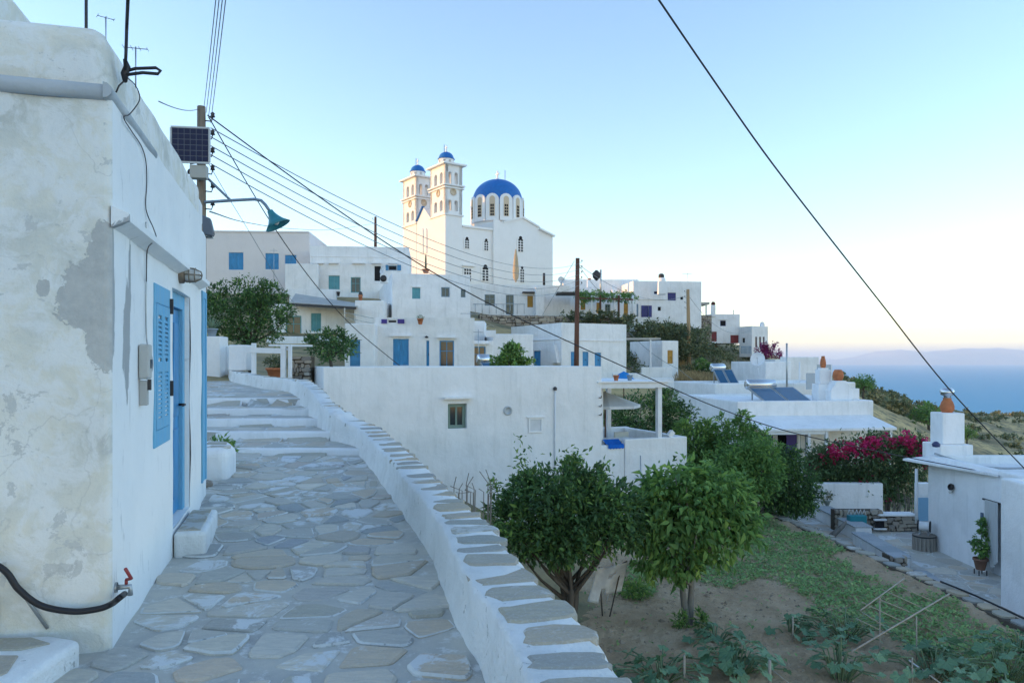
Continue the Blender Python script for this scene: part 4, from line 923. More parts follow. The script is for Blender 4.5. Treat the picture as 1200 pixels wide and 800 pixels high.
for px, w_, yb in ((297.5, .10, 438), (332, .115, 446), (340, .085, 447)): MB().bar(gp(px, yb), gp(px, 402 if px < 330 else 403.5), w_).build('post', WHT, gt, bevel=.008, seg=1)
MB().bar(gp(289, 410, 18.55), gp(330, 411, 18.55), .04, .13).build('rail', WHT, gt); MB().bar(gp(333, 409, 18.66), gp(341, 409, 18.66), .04, .05).build('rail', WHT, gt); MB().bar(gp(315, 404.5, 19.2), gp(366, 405, 19.2), .03, .05).build('rail', WHT, gt)
pot('plant_pot', 'large terracotta tub behind the white timber gate frame', P(323, 445, 19.6), .24, .32)
rng = np.random.default_rng(8); sh = thing('shrub', 'grey green shrub growing in the terracotta tub behind the gate', 'shrub', P(322, 432, 19.7))
V, t_ = leaf_arrays(rng, [(0, 0, .18, .28, .2, .2)], 700, .07, clump=12); leaf_mesh('leaves', V, t_, L_SCR, sh)
# rubble pieces: real stones in a loop
def rubble(name, label, x0, x1, yt, yb, Y, n_rows, dep=.35, Y2=None, cap=False, cat='wall', lim=300, group=None, yts=None):
    Y2 = Y2 or Y; a = P(x0, yb, Y); b_ = P(x1, yb, Y2); b_.z = a.z; rt = thing(name, label, cat, a, math.atan2(b_.y-a.y, b_.x-a.x), group); L = (b_-a).length; h = PZ(yt, Y)-a.z
    MB().box((0, .02, -.2), (L, dep, h-.02)).build('core', mat('rubble_mortar', (.14, .12, .095), .95, .1, bump=.5, bscale=12, var=.3, vscale=6), rt)
    rd = random.Random(int(x0*7+yt)); rh = h/n_rows; cnt = 0; rest = MB()
    for r in range(n_rows):
        x = -rd.uniform(0, .1)*rh; 
        while x < L-.02:
            w_ = min(rd.choice((.7, 1.0, 1.5, 2.2, 3.0))*rd.uniform(.8, 1.2)*rh, L-x+.01); z0_ = r*rh+rd.uniform(-.28, .30)*rh; z1_ = (r+1)*rh+rd.uniform(-.34, .16)*rh; pd = rd.uniform(.0, .10); z0_ = max(z0_, 0)
            x0_, x1_ = max(0, x)+.012*rd.random(), x+w_-rd.uniform(.04, .12)*rh
            if x1_-x0_ > .03:
                ch = min(x1_-x0_, z1_-z0_)*.42; pl = [(x0_+ch*rd.random(), z0_), (x1_-ch*rd.random(), z0_+ch*.3*rd.random()), (x1_, (z0_+z1_)/2), (x1_-ch*rd.random(), z1_), (x0_+ch*rd.random(), z1_-ch*.4*rd.random()), (x0_, (z0_+z1_)/2)]
                if cnt < lim:
                    MB().prism(pl, -pd-.012, .06, lambda p, q, d: (p, d, q)).build('stone', RUB, rt, bevel=.012 if rh > .2 else 0, seg=1)
                else: rest.prism(pl, -pd-.012, .06, lambda p, q, d: (p, d, q))
                cnt += 1
            x += w_
    if rest.v: tag(rest.build('stones', RUB, rt), kind='stuff')
    return rt, L, h
rubble('stone_wall', 'short piece of bare rubble wall between the gate posts and the long white building', 341.5, 364, 417, 449, 19.9, 7, .4)
# ================================================================== GARDEN
def zg(x, y): return -3.05-.03*x+.02*(y-13)*0
xs_ = np.arange(-2.5, 9.8, .085); yss = np.arange(4.5, 27.5, .085)
GX, GY = np.meshgrid(xs_, yss)
def lerp_edge(y): return np.interp(y, [12, 13.66, 17.26, 25.5, 30], [9.55, 9.4, 9.1, 7.9, 7.3])
GXX = np.minimum(GX, lerp_edge(GY)-.02)
GZ = np.array([[zg(x, y)+mnoise.fractal(Vector((x*1.1, y*1.1, 0)), .9, 2.1, 6)*.085+max(0, mnoise.noise(Vector((x*9, y*9, 4))))*.05 for x, y in zip(a, b_)] for a, b_ in zip(GXX, GY)])
r_, c_n = GX.shape; ix = np.arange(r_*c_n).reshape(r_, c_n)
me = bpy.data.meshes.new('garden_soil'); me.from_pydata(np.stack([GXX, GY, GZ], -1).reshape(-1, 3).tolist(), [], np.stack([ix[:-1, :-1], ix[:-1, 1:], ix[1:, 1:], ix[1:, :-1]], -1).reshape(-1, 4).tolist())
m, t, b = newmat('garden_earth', .97, .08); o_ = N(t, 'TexCoord').outputs['Object']
c = ramp(t, noise(t, o_, .9, 8, .65), [(.32, (.37, .27, .17)), (.5, (.50, .365, .235)), (.68, (.60, .46, .31))]); c = mixc(t, ramp(t, noise(t, o_, 14, 8, .75), [(.52, (0,0,0)), (.72, (.8,.8,.8))]), c, (.50, .42, .32))
c = mixc(t, ramp(t, noise(t, o_, 26, 5, .7), [(.30, (.8,.8,.8)), (.42, (0,0,0))]), c, (.18, .13, .10))
t.links.new(c, b.inputs['Base Color']); bump_to(t, b, math_(t, 'ADD', noise(t, o_, 16, 9, .75), noise(t, o_, 4, 5)), 1.0, .05)
tag(link('garden_soil', me, m), kind='structure')
# clods
rng = np.random.default_rng(21); q = MB()
for _ in range(2600):
    y = 5.5+rng.random()*17; x = rng.uniform(-1.5, 9); 
    if x > lerp_edge(y)-.2: continue
    s_ = rng.uniform(.012, .045)*(1 if rng.random() < .93 else 2); z = zg(x, y)+mnoise.fractal(Vector((x*1.1, y*1.1, 0)), .9, 2.1, 6)*.085
    vs = [(x+s_*a*rng.uniform(.7, 1.3), y+s_*b_*rng.uniform(.7, 1.3), z+s_*c_*rng.uniform(.6, 1.1)) for a, b_, c_ in ((1, 0, 0), (0, 1, 0), (-1, 0, 0), (0, -1, 0), (0, 0, .9))]
    q.add(vs, [(0, 1, 4), (1, 2, 4), (2, 3, 4), (3, 0, 4)])
tag(q.build('soil_clods', mat('clod', (.42, .33, .24), .97, .05, var=.5, vscale=.8)), kind='stuff')
def ghit(px, py, z=None):
    lo, hi = 2, 60
    for _ in range(50):
        mid = (lo+hi)/2
        if PZ(py, mid) > (zg(PX(px, mid), mid) if z is None else z): lo = mid
        else: hi = mid
    return Vector((PX(px, lo), lo, zg(PX(px, lo), lo) if z is None else z))
# weeds: patches of low green growth
def patch_mask(px, py):
    d = 9
    for cx_, cy_, rx_, ry_, k in ((905, 655, 95, 26, -.22), (985, 690, 130, 30, .42), (900, 625, 50, 16, .35), (1090, 735, 110, 34, .35), (1160, 765, 70, 30, .2), (1010, 720, 60, 25, 0), (745, 690, 26, 14, 0), (770, 668, 40, 10, 0)):
        dx, dy = px-cx_, py-cy_-(px-cx_)*k; d = min(d, (dx/rx_)**2+(dy/ry_)**2)
    return d
LV = []; LT = []; cnt = 0
for _ in range(60000):
    y = 9.5+rng.random()**1.0*15.5; x = rng.uniform(1.2, 9.4)
    if x > lerp_edge(y)-.08: continue
    px, py = CX+x/y*F, HY-(zg(x, y)-CZ)/y*F; d = patch_mask(px, py); nn = mnoise.noise(Vector((x*1.2, y*1.2, 9)))*.55
    if d+nn > 1 and rng.random() > .018: continue
    LV.append((x, y)); 
LV = np.array(LV); m_ = len(LV); zz_ = np.array([zg(x, y)+mnoise.fractal(Vector((x*1.1, y*1.1, 0)), .9, 2.1, 6)*.085 for x, y in LV]); hh = np.array([mnoise.noise(Vector((x*2.2, y*2.2, 2)))*.5+.5 for x, y in LV])
base = np.stack([LV[:, 0], LV[:, 1], zz_+rng.random(m_)*.16*hh], 1); an_ = rng.uniform(0, 6.28, m_); out = np.stack([np.cos(an_), np.sin(an_), rng.uniform(.1, 1.3, m_)], 1); out /= np.linalg.norm(out, axis=1)[:, None]; sd_ = np.stack([-np.sin(an_), np.cos(an_), np.zeros(m_)], 1); L = rng.uniform(.05, .13, m_)[:, None]
V = np.stack([base, base+out*L*.5+sd_*L*.24, base+out*L-np.array([0, 0, .25])*L, base+out*L*.5-sd_*L*.24], 1).reshape(-1, 3)
tag(leaf_mesh('weeds', V, np.clip(rng.normal(.42, .2, m_)+np.where(hh > .68, .12, 0), 0, 1), L_WEED), kind='stuff')
# squash plants: lobed leaves on stalks, each leaf an object sharing mesh data
def squash_leaf(seed):
    rd = random.Random(seed); n = 15; V = [(0, 0, 0)]; 
    for k in range(n):
        a = -math.pi*.86+1.72*math.pi*k/(n-1); r = (.80+.34*math.cos(k*math.pi*4/(n-1)*1.0)**2)*(1-.1*abs(math.sin(a*.5)))*rd.uniform(.9, 1.08); V.append((r*math.cos(a)*.62+.18, r*math.sin(a)*.60, .10*r*r*(1 if k % 2 else .2)-.16*max(0, math.cos(a))*r*r))
    me = bpy.data.meshes.new('squash_leaf'); me.from_pydata(V, [], [(0, k, k+1) for k in range(1, n)]); at = me.attributes.new('tint', 'FLOAT', 'POINT'); tv = rd.uniform(.1, .9); at.data.foreach_set('value', [tv+.1]+[tv]*n); me.materials.append(L_SQ); return me
SQM = [squash_leaf(k) for k in range(8)]
def squash(label, px, py, n, spread, size=.22, seed=0, h=.32, el=1.0):
    rd = random.Random(seed); b_ = ghit(px, py); rt = thing('squash_plant', label, 'plant', b_, 0, 'squash plants in the vegetable garden'); q = MB()
    for k in range(n):
        a = rd.uniform(0, 6.28); r = spread*math.sqrt(rd.random()); z = h*rd.uniform(.45, 1.1)*(1-.35*r/spread); p = Vector((math.cos(a)*r*el, math.sin(a)*r, z)); c0 = p*.25; c0.z = 0
        q.tube([c0, p*.6+Vector((0, 0, z*.35)), p], .012, 4, False)
        o = bpy.data.objects.new('leaf', rd.choice(SQM)); COL.objects.link(o); o.parent = rt; o.location = p; s_ = size*.8*rd.uniform(.6, 1.25); o.scale = (s_, s_, s_); o.rotation_euler = (rd.uniform(-.5, .5), rd.uniform(-.15, .75), a+rd.uniform(-.6, .6))
    q.build('stalks', mat('squash_stalk', (.16, .22, .12), .7, .2), rt); rt.children[-1]['kind'] = 'stuff'; return rt
squash('squash plant in the bottom corner of the garden beside the capped wall', 775, 795, 34, .75, .24, 1)
squash('dense squash plant with broad pale leaves left of the short stake', 862, 788, 44, .72, .25, 2, .42)
squash('low squash plant just below the forked trunk of the light green tree', 838, 752, 22, .5, .2, 3, .25)
squash('small lone squash plant in a hollow of bare soil right of the light green tree', 925, 742, 16, .42, .2, 4, .38)
squash('tiny squash seedling alone on bare soil beside the lone plant', 950, 752, 5, .16, .15, 5, .16)
squash('tangled squash plant under the left end of the stick trellis', 990, 745, 40, .8, .20, 6, .38, 1.3)
squash('tall squash plant with large drooping leaves in front of the stick trellis', 985, 795, 30, .55, .22, 7, .6)
squash('spreading squash plant near the right foot of the trellis', 1095, 792, 40, .85, .24, 8, .42, 1.2)
squash('wide squash plant with big grey green leaves at the lower right corner', 1175, 795, 55, .95, .26, 9, .5, 1.2)
squash('squash plant along the right edge under the leaning canes', 1195, 762, 26, .6, .22, 10, .4)
# stick trellis
tr = thing('stick_trellis', 'tilted trellis of pale sticks on uprights over the vegetables', 'trellis', ghit(1030, 765)); t0 = tr.location.copy()
STK = mat('stick', (.42, .38, .32), .85, .15, var=.3, vscale=10)
def tpnt(px, py, Y): return P(px, py, Y)-t0
def ty(px, py): return 11.5+(735-py)*.018+ (px-1050)*.008
for a, b_, r in (((998, 763), (1113, 695), .013), ((1008, 715), (1060, 677), .011), ((1033, 690), (1090, 716), .008), ((1047, 683), (1093, 704), .008), ((1010, 705), (1062, 730), .008), ((1026, 700), (1072, 719), .008), ((1003, 724), (1040, 742), .007), ((1009, 716), (1036, 733), .007)):
    MB().tube([tpnt(a[0], a[1], ty(*a)), tpnt(b_[0], b_[1], ty(*b_))], r, 6).build('stick', STK, tr)
for a, yb in (((1031, 700), 773), ((1074, 722), 800), ((1069, 770), 806)):
    top = tpnt(a[0], a[1], ty(*a)); bt = top.copy(); bt.z = zg(0, 0)-t0.z-.35; MB().tube([bt, top], .011, 6).build('post', STK, tr)
for i, (label, a, b_) in enumerate((('white cane leaning low at the foot of the trellis', (1065, 773), (1105, 802)), ('thin cane leaning over the squash at the right edge', (1158, 762), (1200, 790)), ('upper cane slanting at the right edge above the squash', (1172, 748), (1196, 762)), ('white plastic pipe slanting into the soil at the bottom edge', (903, 783), (932, 806)))):
    A_, B_ = ghit(a[0], a[1]+18), ghit(*b_); A_ = P(a[0], a[1], A_.y); o = MB().tube([Vector((0, 0, 0)), B_-A_], .011, 6).build('garden_cane', STK if i else WHT); o.location = A_; tag(o, label, 'cane', None)
for label, px, y0, y1, r in (('short wooden stake standing beside the white plastic pipe', 902, 773, 810, .022), ('thin wooden stake among the corner squash leaves', 802, 767, 806, .016), ('slim stake by the lone squash plant on bare soil', 929, 722, 752, .014)):
    b_ = ghit(px, y1); o = MB().tube([Vector((0, 0, -.05)), Vector((0, 0, PZ(y0, b_.y)-b_.z))], r, 6).build('garden_stake', STK); o.location = b_; tag(o, label, 'stake')
# torn plastic sheet on sticks
b_ = ghit(708, 722); rg = thing('plastic_sheet', 'torn white plastic sheet propped on sticks beside the dark citrus tree', 'plastic sheet', b_)
def rp(px, py, dy=0): return P(px, py, b_.y+dy)-b_
nx_, nz_ = 16, 12; V = []
for j in range(nz_+1):
    for i in range(nx_+1):
        u_, v_ = i/nx_, j/nz_
        top = (700+36*u_, 666-8*u_); bot = (688+40*u_, 704-10*abs(u_-.4)+(-6 if u_ > .6 else 4)); p = rp(top[0]+(bot[0]-top[0])*v_, top[1]+(bot[1]-top[1])*v_, math.sin(u_*7+v_*3)*.045+.35*u_*v_-.15); V.append(p)
F_ = [(j*(nx_+1)+i, j*(nx_+1)+i+1, (j+1)*(nx_+1)+i+1, (j+1)*(nx_+1)+i) for j in range(nz_) for i in range(nx_) if not ((i in (5, 6) and j > 6) or (j in (3,) and 6 < i < 11) or (i > 6 and i < 9 and j > 8))]
sh = MB().add(V, F_, True).build('sheet', RAG, rg); mm_ = sh.modifiers.new('thick', 'SOLIDIFY'); mm_.thickness = .006
for a, e in (((702, 664), (706, 722)), ((728, 664), (714, 724)), ((735, 657), (700, 676))): MB().tube([rp(*a), rp(*e)], .014, 5).build('stick', BARK, rg)
rng = np.random.default_rng(5)
for label, px, py, rx, n_ in (('yellow green weed tuft at the left foot of the light green tree', 800, 737, .16, 260), ('yellow green weed tuft at the right foot of the light green tree', 824, 735, .16, 260), ('light green weeds growing beside the torn plastic sheet', 744, 700, .35, 700)):
    wv = thing('weed_plant', label, 'plant', ghit(px, py), 0); V, t_ = leaf_arrays(rng, [(0, 0, .14, rx, rx*.7, .18)], n_, .09, clump=12, aspect=.3); leaf_mesh('leaves', V, t_, L_FIG, wv)
# trees of the garden
p = ghit(668, 738); tree('citrus_tree', 'dark green citrus tree with a broad crown beside the capped parapet wall', p, .75, .075, [(-.15, 0, 2.05, 1.05, .95, .74), (.35, .1, 1.98, .95, .9, .62), (-.8, 0, 1.80, .68, .8, .55), (.75, 0, 2.1, .55, .7, .5), (-.2, -.3, 1.62, .75, .6, .36), (.1, .0, 2.55, .55, .5, .42), (.98, 0, 1.82, .36, .5, .34), (-.75, 0, 2.35, .45, .5, .35), (-1.15, 0, 2.05, .3, .4, .3)], 15500, .118, L_CIT, group=None, seed=3, stems=3, limbs=18, clump=20, spread=.11, shell=.72)
for k, (x, z0_, z1_) in enumerate(((-.72, 2.75, 3.45), (.25, 2.8, 3.1))):
    pass
rng = np.random.default_rng(17); root = [o for o in bpy.data.objects if o.name == 'citrus_tree'][0]
V, t_ = leaf_arrays(rng, [(-.82, 0, 2.95, .05, .05, .42), (.05, 0, 2.95, .13, .1, .2), (-1.35, 0, 2.45, .06, .06, .22), (.6, 0, 2.75, .07, .07, .22)], 420, .10, clump=5, spread=.5, shell=.3); tag(leaf_mesh('shoots', V, np.clip(t_+.25, 0, 1), L_CIT, root), kind='stuff')
p = ghit(806, 730); tree('persimmon_tree', 'light green leafy tree with a pale forked trunk standing in bare soil', p, .95, .065, [(-.1, 0, 2.1, .85, .8, .70), (.45, 0, 1.85, .75, .7, .68), (-.55, 0, 1.75, .55, .6, .55), (-.05, 0, 2.6, .55, .5, .40), (.6, 0, 2.35, .5, .5, .45), (-.15, -.1, 1.25, .5, .45, .38), (.95, 0, 1.95, .32, .4, .36), (-.6, 0, 2.35, .4, .4, .3), (-.75, 0, 1.15, .26, .3, .35)], 5600, .17, L_MID, BARKP, seed=5, stems=2, limbs=14, clump=12, spread=.17, droop=.75, aspect=.46, shell=.70)
# ================================================================== LONG WHITE BUILDING and its terrace
LB = House('garden_building', 'long plain white building with one small green framed window above the garden', 379, 18.5, 22, 705, 430, 600, pl=362, mat_=W1, zb=-3.7, par=.18, ring=.3, bevel=.05)
LB.win('R', 525, 473, 547, 502, 'glass', WHT, GRN, dep=.16, frame_w=.09)
LB.win('R', 619, 489, 636, 507, 'curtain', WHT, W1, dep=.03, label='shallow blind niche with a small ledge')
LB.build(); LB.ledge('R', 520, 552, 466, .16, .05); LB.ledge('R', 617, 638, 488.5, .05, .03)
s_, z_ = LB.pt('R', 595, 481); MB().lathe([(.13, 0), (.13, .02), (.085, .025), (.085, .005), (.001, .005)], 18, (s_, -.003, z_), (0, -1, 0)).build('vent', mat('vent_grey', (.45, .48, .50), .6, .3), LB.root)
s_, z_ = LB.pt('R', 650, 457); MB().tube([(s_, -.03, z_-3.2), (s_, -.03, z_)], .022, 6).build('drain_pipe', WHT, LB.root); MB().lathe([(.05, 0), (.06, .06), (.02, .1)], 8, (s_, -.03, z_)).build('pipe_cap', IRON, LB.root)
s_, z_ = LB.pt('R', 702, 480)
q = MB()
for k, dz in enumerate((.35, .1, -.15)): q.tube([(s_, -.0, z_+dz), (s_, -.12, z_+dz), (s_, -.14, z_+dz+.06)], .015, 5)
q.build('cable_hooks', IRON, LB.root); LB.root.children[-1]['kind'] = 'stuff'
W_ = LB.W
def lw(x, y, z): return LB.world(x, y, z-LB.z0)      # building frame, absolute height
def lloc(px, py, off=0):                             # pixel on a plane parallel to the long wall, off behind it
    ax, ay = LB.A[0]+LB.v[0]*off, LB.A[1]+LB.v[1]*off; k = (px-CX)/F; t_ = (k*ay-ax)/(LB.u[0]-k*LB.u[1]); return t_, PZ(py, ay+t_*LB.u[1])
TR_ = thing('terrace', 'white terrace with low parapet walls on the end of the long white building', 'terrace', lw(W_, 0, -3.7), R(22))
x1, zt1 = lloc(733, 521); x2, zt2 = lloc(806, 510); xe = x2-W_; zA = zt1; zB = zA+.16; zf = zA-.75
MB().box((.0, .06, 0), (x1-W_, .26, zA+3.7)).box((x1-W_+.002, .03, 0), (xe, .25, zB+3.7)).build('front_wall', W1, TR_, bevel=.03)
MB().box((xe-.22, .252, 0), (xe, 3.4, zB+3.7)).build('side_wall', W1, TR_, bevel=.03); MB().box((-.2, 3.402, 0), (xe, 3.6, zB+3.72)).build('back_wall', W1, TR_, bevel=.03)
MB().box((-.1, .262, zf+3.6), (xe-.222, 3.4, zf+3.7)).build('floor', CONC, TR_)
MB().bar((xe-.6, .14, zB+3.71), (xe-.45, .14, zB+3.86), .14).build('corner_knob', W1, TR_)
PG = thing('pergola', 'white pergola frame standing over the terrace', 'pergola', lw(W_, 0, zf), R(22)); zr = lloc(708, 451)[1]-zf
xc = lloc(775, 500)[0]-W_
for x, y in ((xc, .14), (.22, .5), (xc, 3.2), (.9, 3.2)): MB().box((x-.07, y-.07, .0), (x+.07, y+.07, zr-.10)).build('post', WHT, PG)
MB().box((-.05, .02, zr-.1), (xc+.25, .22, zr+.06)).build('beam', WHT, PG); MB().box((-.05, 3.1, zr-.1), (xc+.25, 3.3, zr+.06)).build('beam', WHT, PG)
MB().box((xc-.1, .22, zr-.098), (xc+.1, 3.1, zr+.058)).build('beam', WHT, PG); MB().box((.0, .22, zr-.097), (.16, 3.1, zr+.057)).build('beam', WHT, PG)
MB().box((-.15, -.05, zr+.062), (xc+.35, 3.5, zr+.10)).build('roof', W1, PG)
um = thing('parasol', 'pale square parasol open under the white pergola', 'parasol', lw(W_+xc*.5, 1.6, zf), R(22)); hu = zr-.25
cn = []; 
for k in range(8):
    a = k*math.pi/4+math.pi/8; cn.append((math.cos(a)*1.1, math.sin(a)*1.1, hu-.42))
MB().add([(0, 0, hu-.02)]+cn+[(x, y, z-.09) for x, y, z in cn], [(0, k+1, (k+1) % 8+1) for k in range(8)]+[(k+1, k+9, (k+1) % 8+9, (k+1) % 8+1) for k in range(8)]).build('canopy', CLOTH, um); MB().tube([(0, 0, 0), (0, 0, hu)], .025, 8).build('pole', WOODR, um)
bl = thing('bamboo_blind', 'short straw coloured roller blind hanging at the back of the terrace', 'blind', lw(W_+.98, 3.05, zf+zr-.95), R(22)); MB().box((0, 0, 0), (.78, .02, .62)).build('slats', mat('straw', (.50, .40, .20), .9, .1, var=.35, vscale=3, stretch=(1, 1, 30)), bl); MB().tube([(0, .01, -.02), (.78, .01, -.02)], .025, 6).build('roll', MATS['straw'], bl)
cl = MB(); nx_ = 16
for i in range(nx_+1):
    x = (x1-W_)*(.3+.68*i/nx_); w_ = math.sin(i*2.1)*.012
    for y, z in ((-.01+w_, zA-.10+w_), (.0+w_, zA+.012), (.06, zA+.022), (.16, zA+.03), (.26, zA+.10), (.34, zA+.14)): cl.v.append((x, y+.06-.02, z-zA))
cl.f = [(i*6+k, i*6+k+1, (i+1)*6+k+1, (i+1)*6+k) for i in range(nx_) for k in range(5)]; cl.sm = [True]*len(cl.f)
o = cl.build('blue_towel', mat('cloth_blue', (.015, .14, .55), .9, .1, var=.3, vscale=8)); o.location = lw(W_, 0, zA); o.rotation_euler = (0, 0, R(22)); tag(o, 'bright blue towel spread over the low terrace wall', 'towel')
def box_thing(name, label, cat, c_, sx, sy, sz, mt, rot=0, bev=.02):
    rt = thing(name, label, cat, c_, rot); MB().box((-sx/2, -sy/2, 0), (sx/2, sy/2, sz)).build('body', mt, rt, bevel=bev); return rt
ch = thing('terrace_chair', 'pale canvas chair at the right of the terrace under the pergola', 'chair', lw(W_+xc-.55, 1.2, zf), R(22)); CV = mat('canvas', (.55, .52, .44), .9, .1)
MB().box((-.25, -.22, .40), (.25, .22, .44)).build('seat', CV, ch); MB().box((-.25, .18, .46), (.25, .22, .98)).build('backrest', CV, ch)
for x in (-.23, .23):
    for y in (-.2, .2): MB().bar((x, y, 0), (x, y, .4 if y < 0 else .45), .035).build('leg', WOODR, ch)
tb = thing('terrace_table', 'white terrace table under the parasol', 'table', lw(W_+xc*.5-.1, 1.1, zf), R(22)); MB().box((-.75, -.4, .78), (.75, .4, .82)).build('tabletop', WHT, tb)
for x in (-.68, .68):
    for y in (-.34, .34): MB().bar((x, y, 0), (x, y, .78), .05).build('leg', WHT, tb)
for x, c_, l_ in ((-.62, TERRA, 'terracotta bottle standing on the white terrace table'), (-.42, mat('bottle_dark', (.02, .05, .05), .2, .5), 'dark bottle standing on the white terrace table')):
    o = MB().lathe([(.05, 0), (.06, .12), (.05, .22), (.02, .30), (.022, .38), (.001, .38)], 12).build('bottle', c_); o.location = lw(W_+xc*.5-.1, 1.1, zf+.82)+Vector((x*.93, x*.37, 0)); tag(o, l_, 'bottle')
for k, (px, lb) in enumerate(((706+16, 'small terracotta pot at the left end of the pergola roof'), (738, 'small grey pot in the middle of the pergola roof'))):
    t_, z_ = lloc(px, 447, .6); pot('plant_pot', lb, lw(t_, .6, zf+zr+.10), .09, .17, TERRA if k == 0 else mat('pot_grey', (.25, .3, .34)))
hr = thing('handrail', 'thin dark metal handrail below the terrace wall', 'handrail', lw(W_+1.15, -.25, -2.6), R(22))
for a, e in (((0, 0, -1), (0, 0, 1.45)), ((-.2, 0, .78), (1.0, 0, .78)), ((1.0, 0, .78), (1.3, 0, .3))): MB().tube([a, e], .02, 6).build('rail', STEEL, hr)
# ================================================================== RIGHT SIDE: lane, courtyard, right house
COURT = -3.95
cf = MB().add([(7.4, 27.5, COURT), (9.2, 13.2, COURT), (9.6, 9.5, COURT-.1), (16, 9.5, COURT-.1), (24, 27.5, COURT)], [(0, 1, 2, 3, 4)]).build('courtyard', MATS['path_mortar']); cf['kind'] = 'structure'
rd = random.Random(31)
def wallx(y): return 12.35 if y > 17 else 11.05
for c_, pl in cells(rd, 8, 13.6, 12.5, 26, .62, .5, lambda x, y: lerp_edge(y)+.3 < x < (wallx(y) if y < 22 else 13.4) and not (10.2+.07*(y-17) < x < 10.9+.07*(y-17) and y > 16.8), .02): flag(rd, 'paving_stone', c_, pl, COURT, SLATE, cf, .010)
# edging of rough stones between garden and lane
ed = thing('garden_edging', 'long low edging of flat grey stones between the vegetable garden and the lane', 'wall', (9.4, 13.66, -3.9)); rd = random.Random(9); e0_ = ed.location.copy()
b_ = MB(); ye = np.arange(12.2, 26.5, .5)
b_.add([(lerp_edge(y)-.02-e0_.x, y-e0_.y, -.3) for y in ye]+[(lerp_edge(y)-.02-e0_.x, y-e0_.y, zg(lerp_edge(y), y)+.02-e0_.z) for y in ye]+[(lerp_edge(y)+.34-e0_.x, y-e0_.y, zg(lerp_edge(y), y)+.02-e0_.z) for y in ye]+[(lerp_edge(y)+.36-e0_.x, y-e0_.y, -.3) for y in ye], [(k*len(ye)+i, k*len(ye)+i+1, (k+1)*len(ye)+i+1, (k+1)*len(ye)+i) for k in range(3) for i in range(len(ye)-1)]); b_.build('core', MATS['rubble_mortar'], ed)
y = 12.4
while y < 26.2:
    L = rd.uniform(.25, .55); x = lerp_edge(y+L/2)+.16; w_ = rd.uniform(.15, .2); dx_ = (lerp_edge(y+L)-lerp_edge(y))/L
    pl = [(sx*w_*rd.uniform(.8, 1.1)+dx_*sy*L/2, sy*L/2*rd.uniform(.8, .98)) for sx, sy in ((-1, -.7), (-.4, -1), (.6, -1), (1, -.5), (1, .6), (.5, 1), (-.6, 1), (-1, .5))]
    z = zg(x, y); o = MB().prism(pl, -.08, .06).build('edge_stone', CAP, ed, bevel=.012, seg=1); o.location = (x-e0_.x, y+L/2-e0_.y, z+rd.uniform(-.01, .02)-e0_.z); o.rotation_euler = (rd.uniform(-.05, .05), rd.uniform(-.05, .05), 0); y += L+rd.uniform(.0, .05)
wire('irrigation_hose', 'black irrigation hose lying along the stone edging at the right', [Vector((9.35, 16.2, -3.2)), Vector((9.55, 15.4, -3.23)), Vector((9.62, 14.6, -3.24)), Vector((9.68, 13.8, -3.25)), Vector((9.8, 12.6, -3.26))], .022, CABLE, 'hose', n=6)
for lb, px, y0, y1 in (('thin iron stake beside the stone edging near the middle of the lane', 1009, 636, 652), ('thin iron stake at the lane edge beyond the stick trellis', 1080, 676, 692)):
    o = MB().tube([(0, 0, 0), (0, 0, .42)], .010, 5).build('iron_stake', STEEL); p = P(px, y1, 17.5 if px > 1050 else 19.5); o.location = p; tag(o, lb, 'stake')
# low slate-capped planter walls
def capwall(label, x0, y0, x1, y1, z, wd_, zb, end=False):
    a, b_ = Vector((x0, y0, zb)), Vector((x1, y1, zb)); L = (b_-a).length; rt = thing('planter_wall', label, 'wall', a, math.atan2(y1-y0, x1-x0), 'low capped walls of the courtyard'); h = z-zb
    MB().box((0, -wd_/2, 0), (L, wd_/2, h)).build('wall', W1, rt, bevel=.02)
    x = 0; rd = random.Random(int(x0*100)); 
    while x < L-.05:
        l_ = min(rd.uniform(.45, .8), L-x); MB().box((x+.008, -wd_/2-.04, h+.002), (x+l_-.008, wd_/2+.04, h+.045+rd.uniform(0, .01))).build('cap_stone', CAPB, rt, bevel=.008, seg=1); x += l_
    return rt
CAPB = m_stone('cap_slab', [(0, (.34, .38, .40)), (.5, (.42, .44, .45)), (1, (.38, .41, .44))], .2, 5)
capwall('farthest low slate capped wall sloping down beside the lane', 10.95, 26.2, 10.85, 22.9, -3.55, .5, COURT)
capwall('middle low slate capped wall ending at the square stone pillar', 10.55, 22.5, 10.35, 19.75, -3.62, .45, COURT)
capwall('nearest low slate capped wall running down into the paving', 10.42, 19.2, 10.05, 16.6, -3.84, .5, COURT-.1)
rubble('stone_pillar', 'small square rubble pillar with a pale cap slab between the low walls', 1043, 1061, 651, 668, 19.35, 3, .42, lim=60, cat='pillar')[0]
o = box_thing('cap_slab', 'pale square slab on top of the small rubble pillar', 'slab', P(1052, 651.5, 19.52), .46, .5, .05, CAPB)
wblock('courtyard_wall', 'plain white wall at the back of the courtyard left of the bougainvillea trunk', 955, 1035, 566, 604, 26.3, .3)
wblock('courtyard_wall', 'upper white wall with sliding panel below the veranda', 940, 1012, 549, 592, 28.3, .3)
rubble('stone_wall', 'low rubble wall behind the teal cabinet in the courtyard', 978, 1034, 597, 624, 24.3, 5, .3, lim=120)
rubble('stone_wall', 'low rubble wall under the bougainvillea trunk with a white coping', 1031, 1076, 605, 622, 24.2, 4, .4, lim=100)
wblock('wall_coping', 'white coping strip on the rubble wall under the bougainvillea', 1030, 1076, 602.5, 605, 24.16, .5, 'coping')
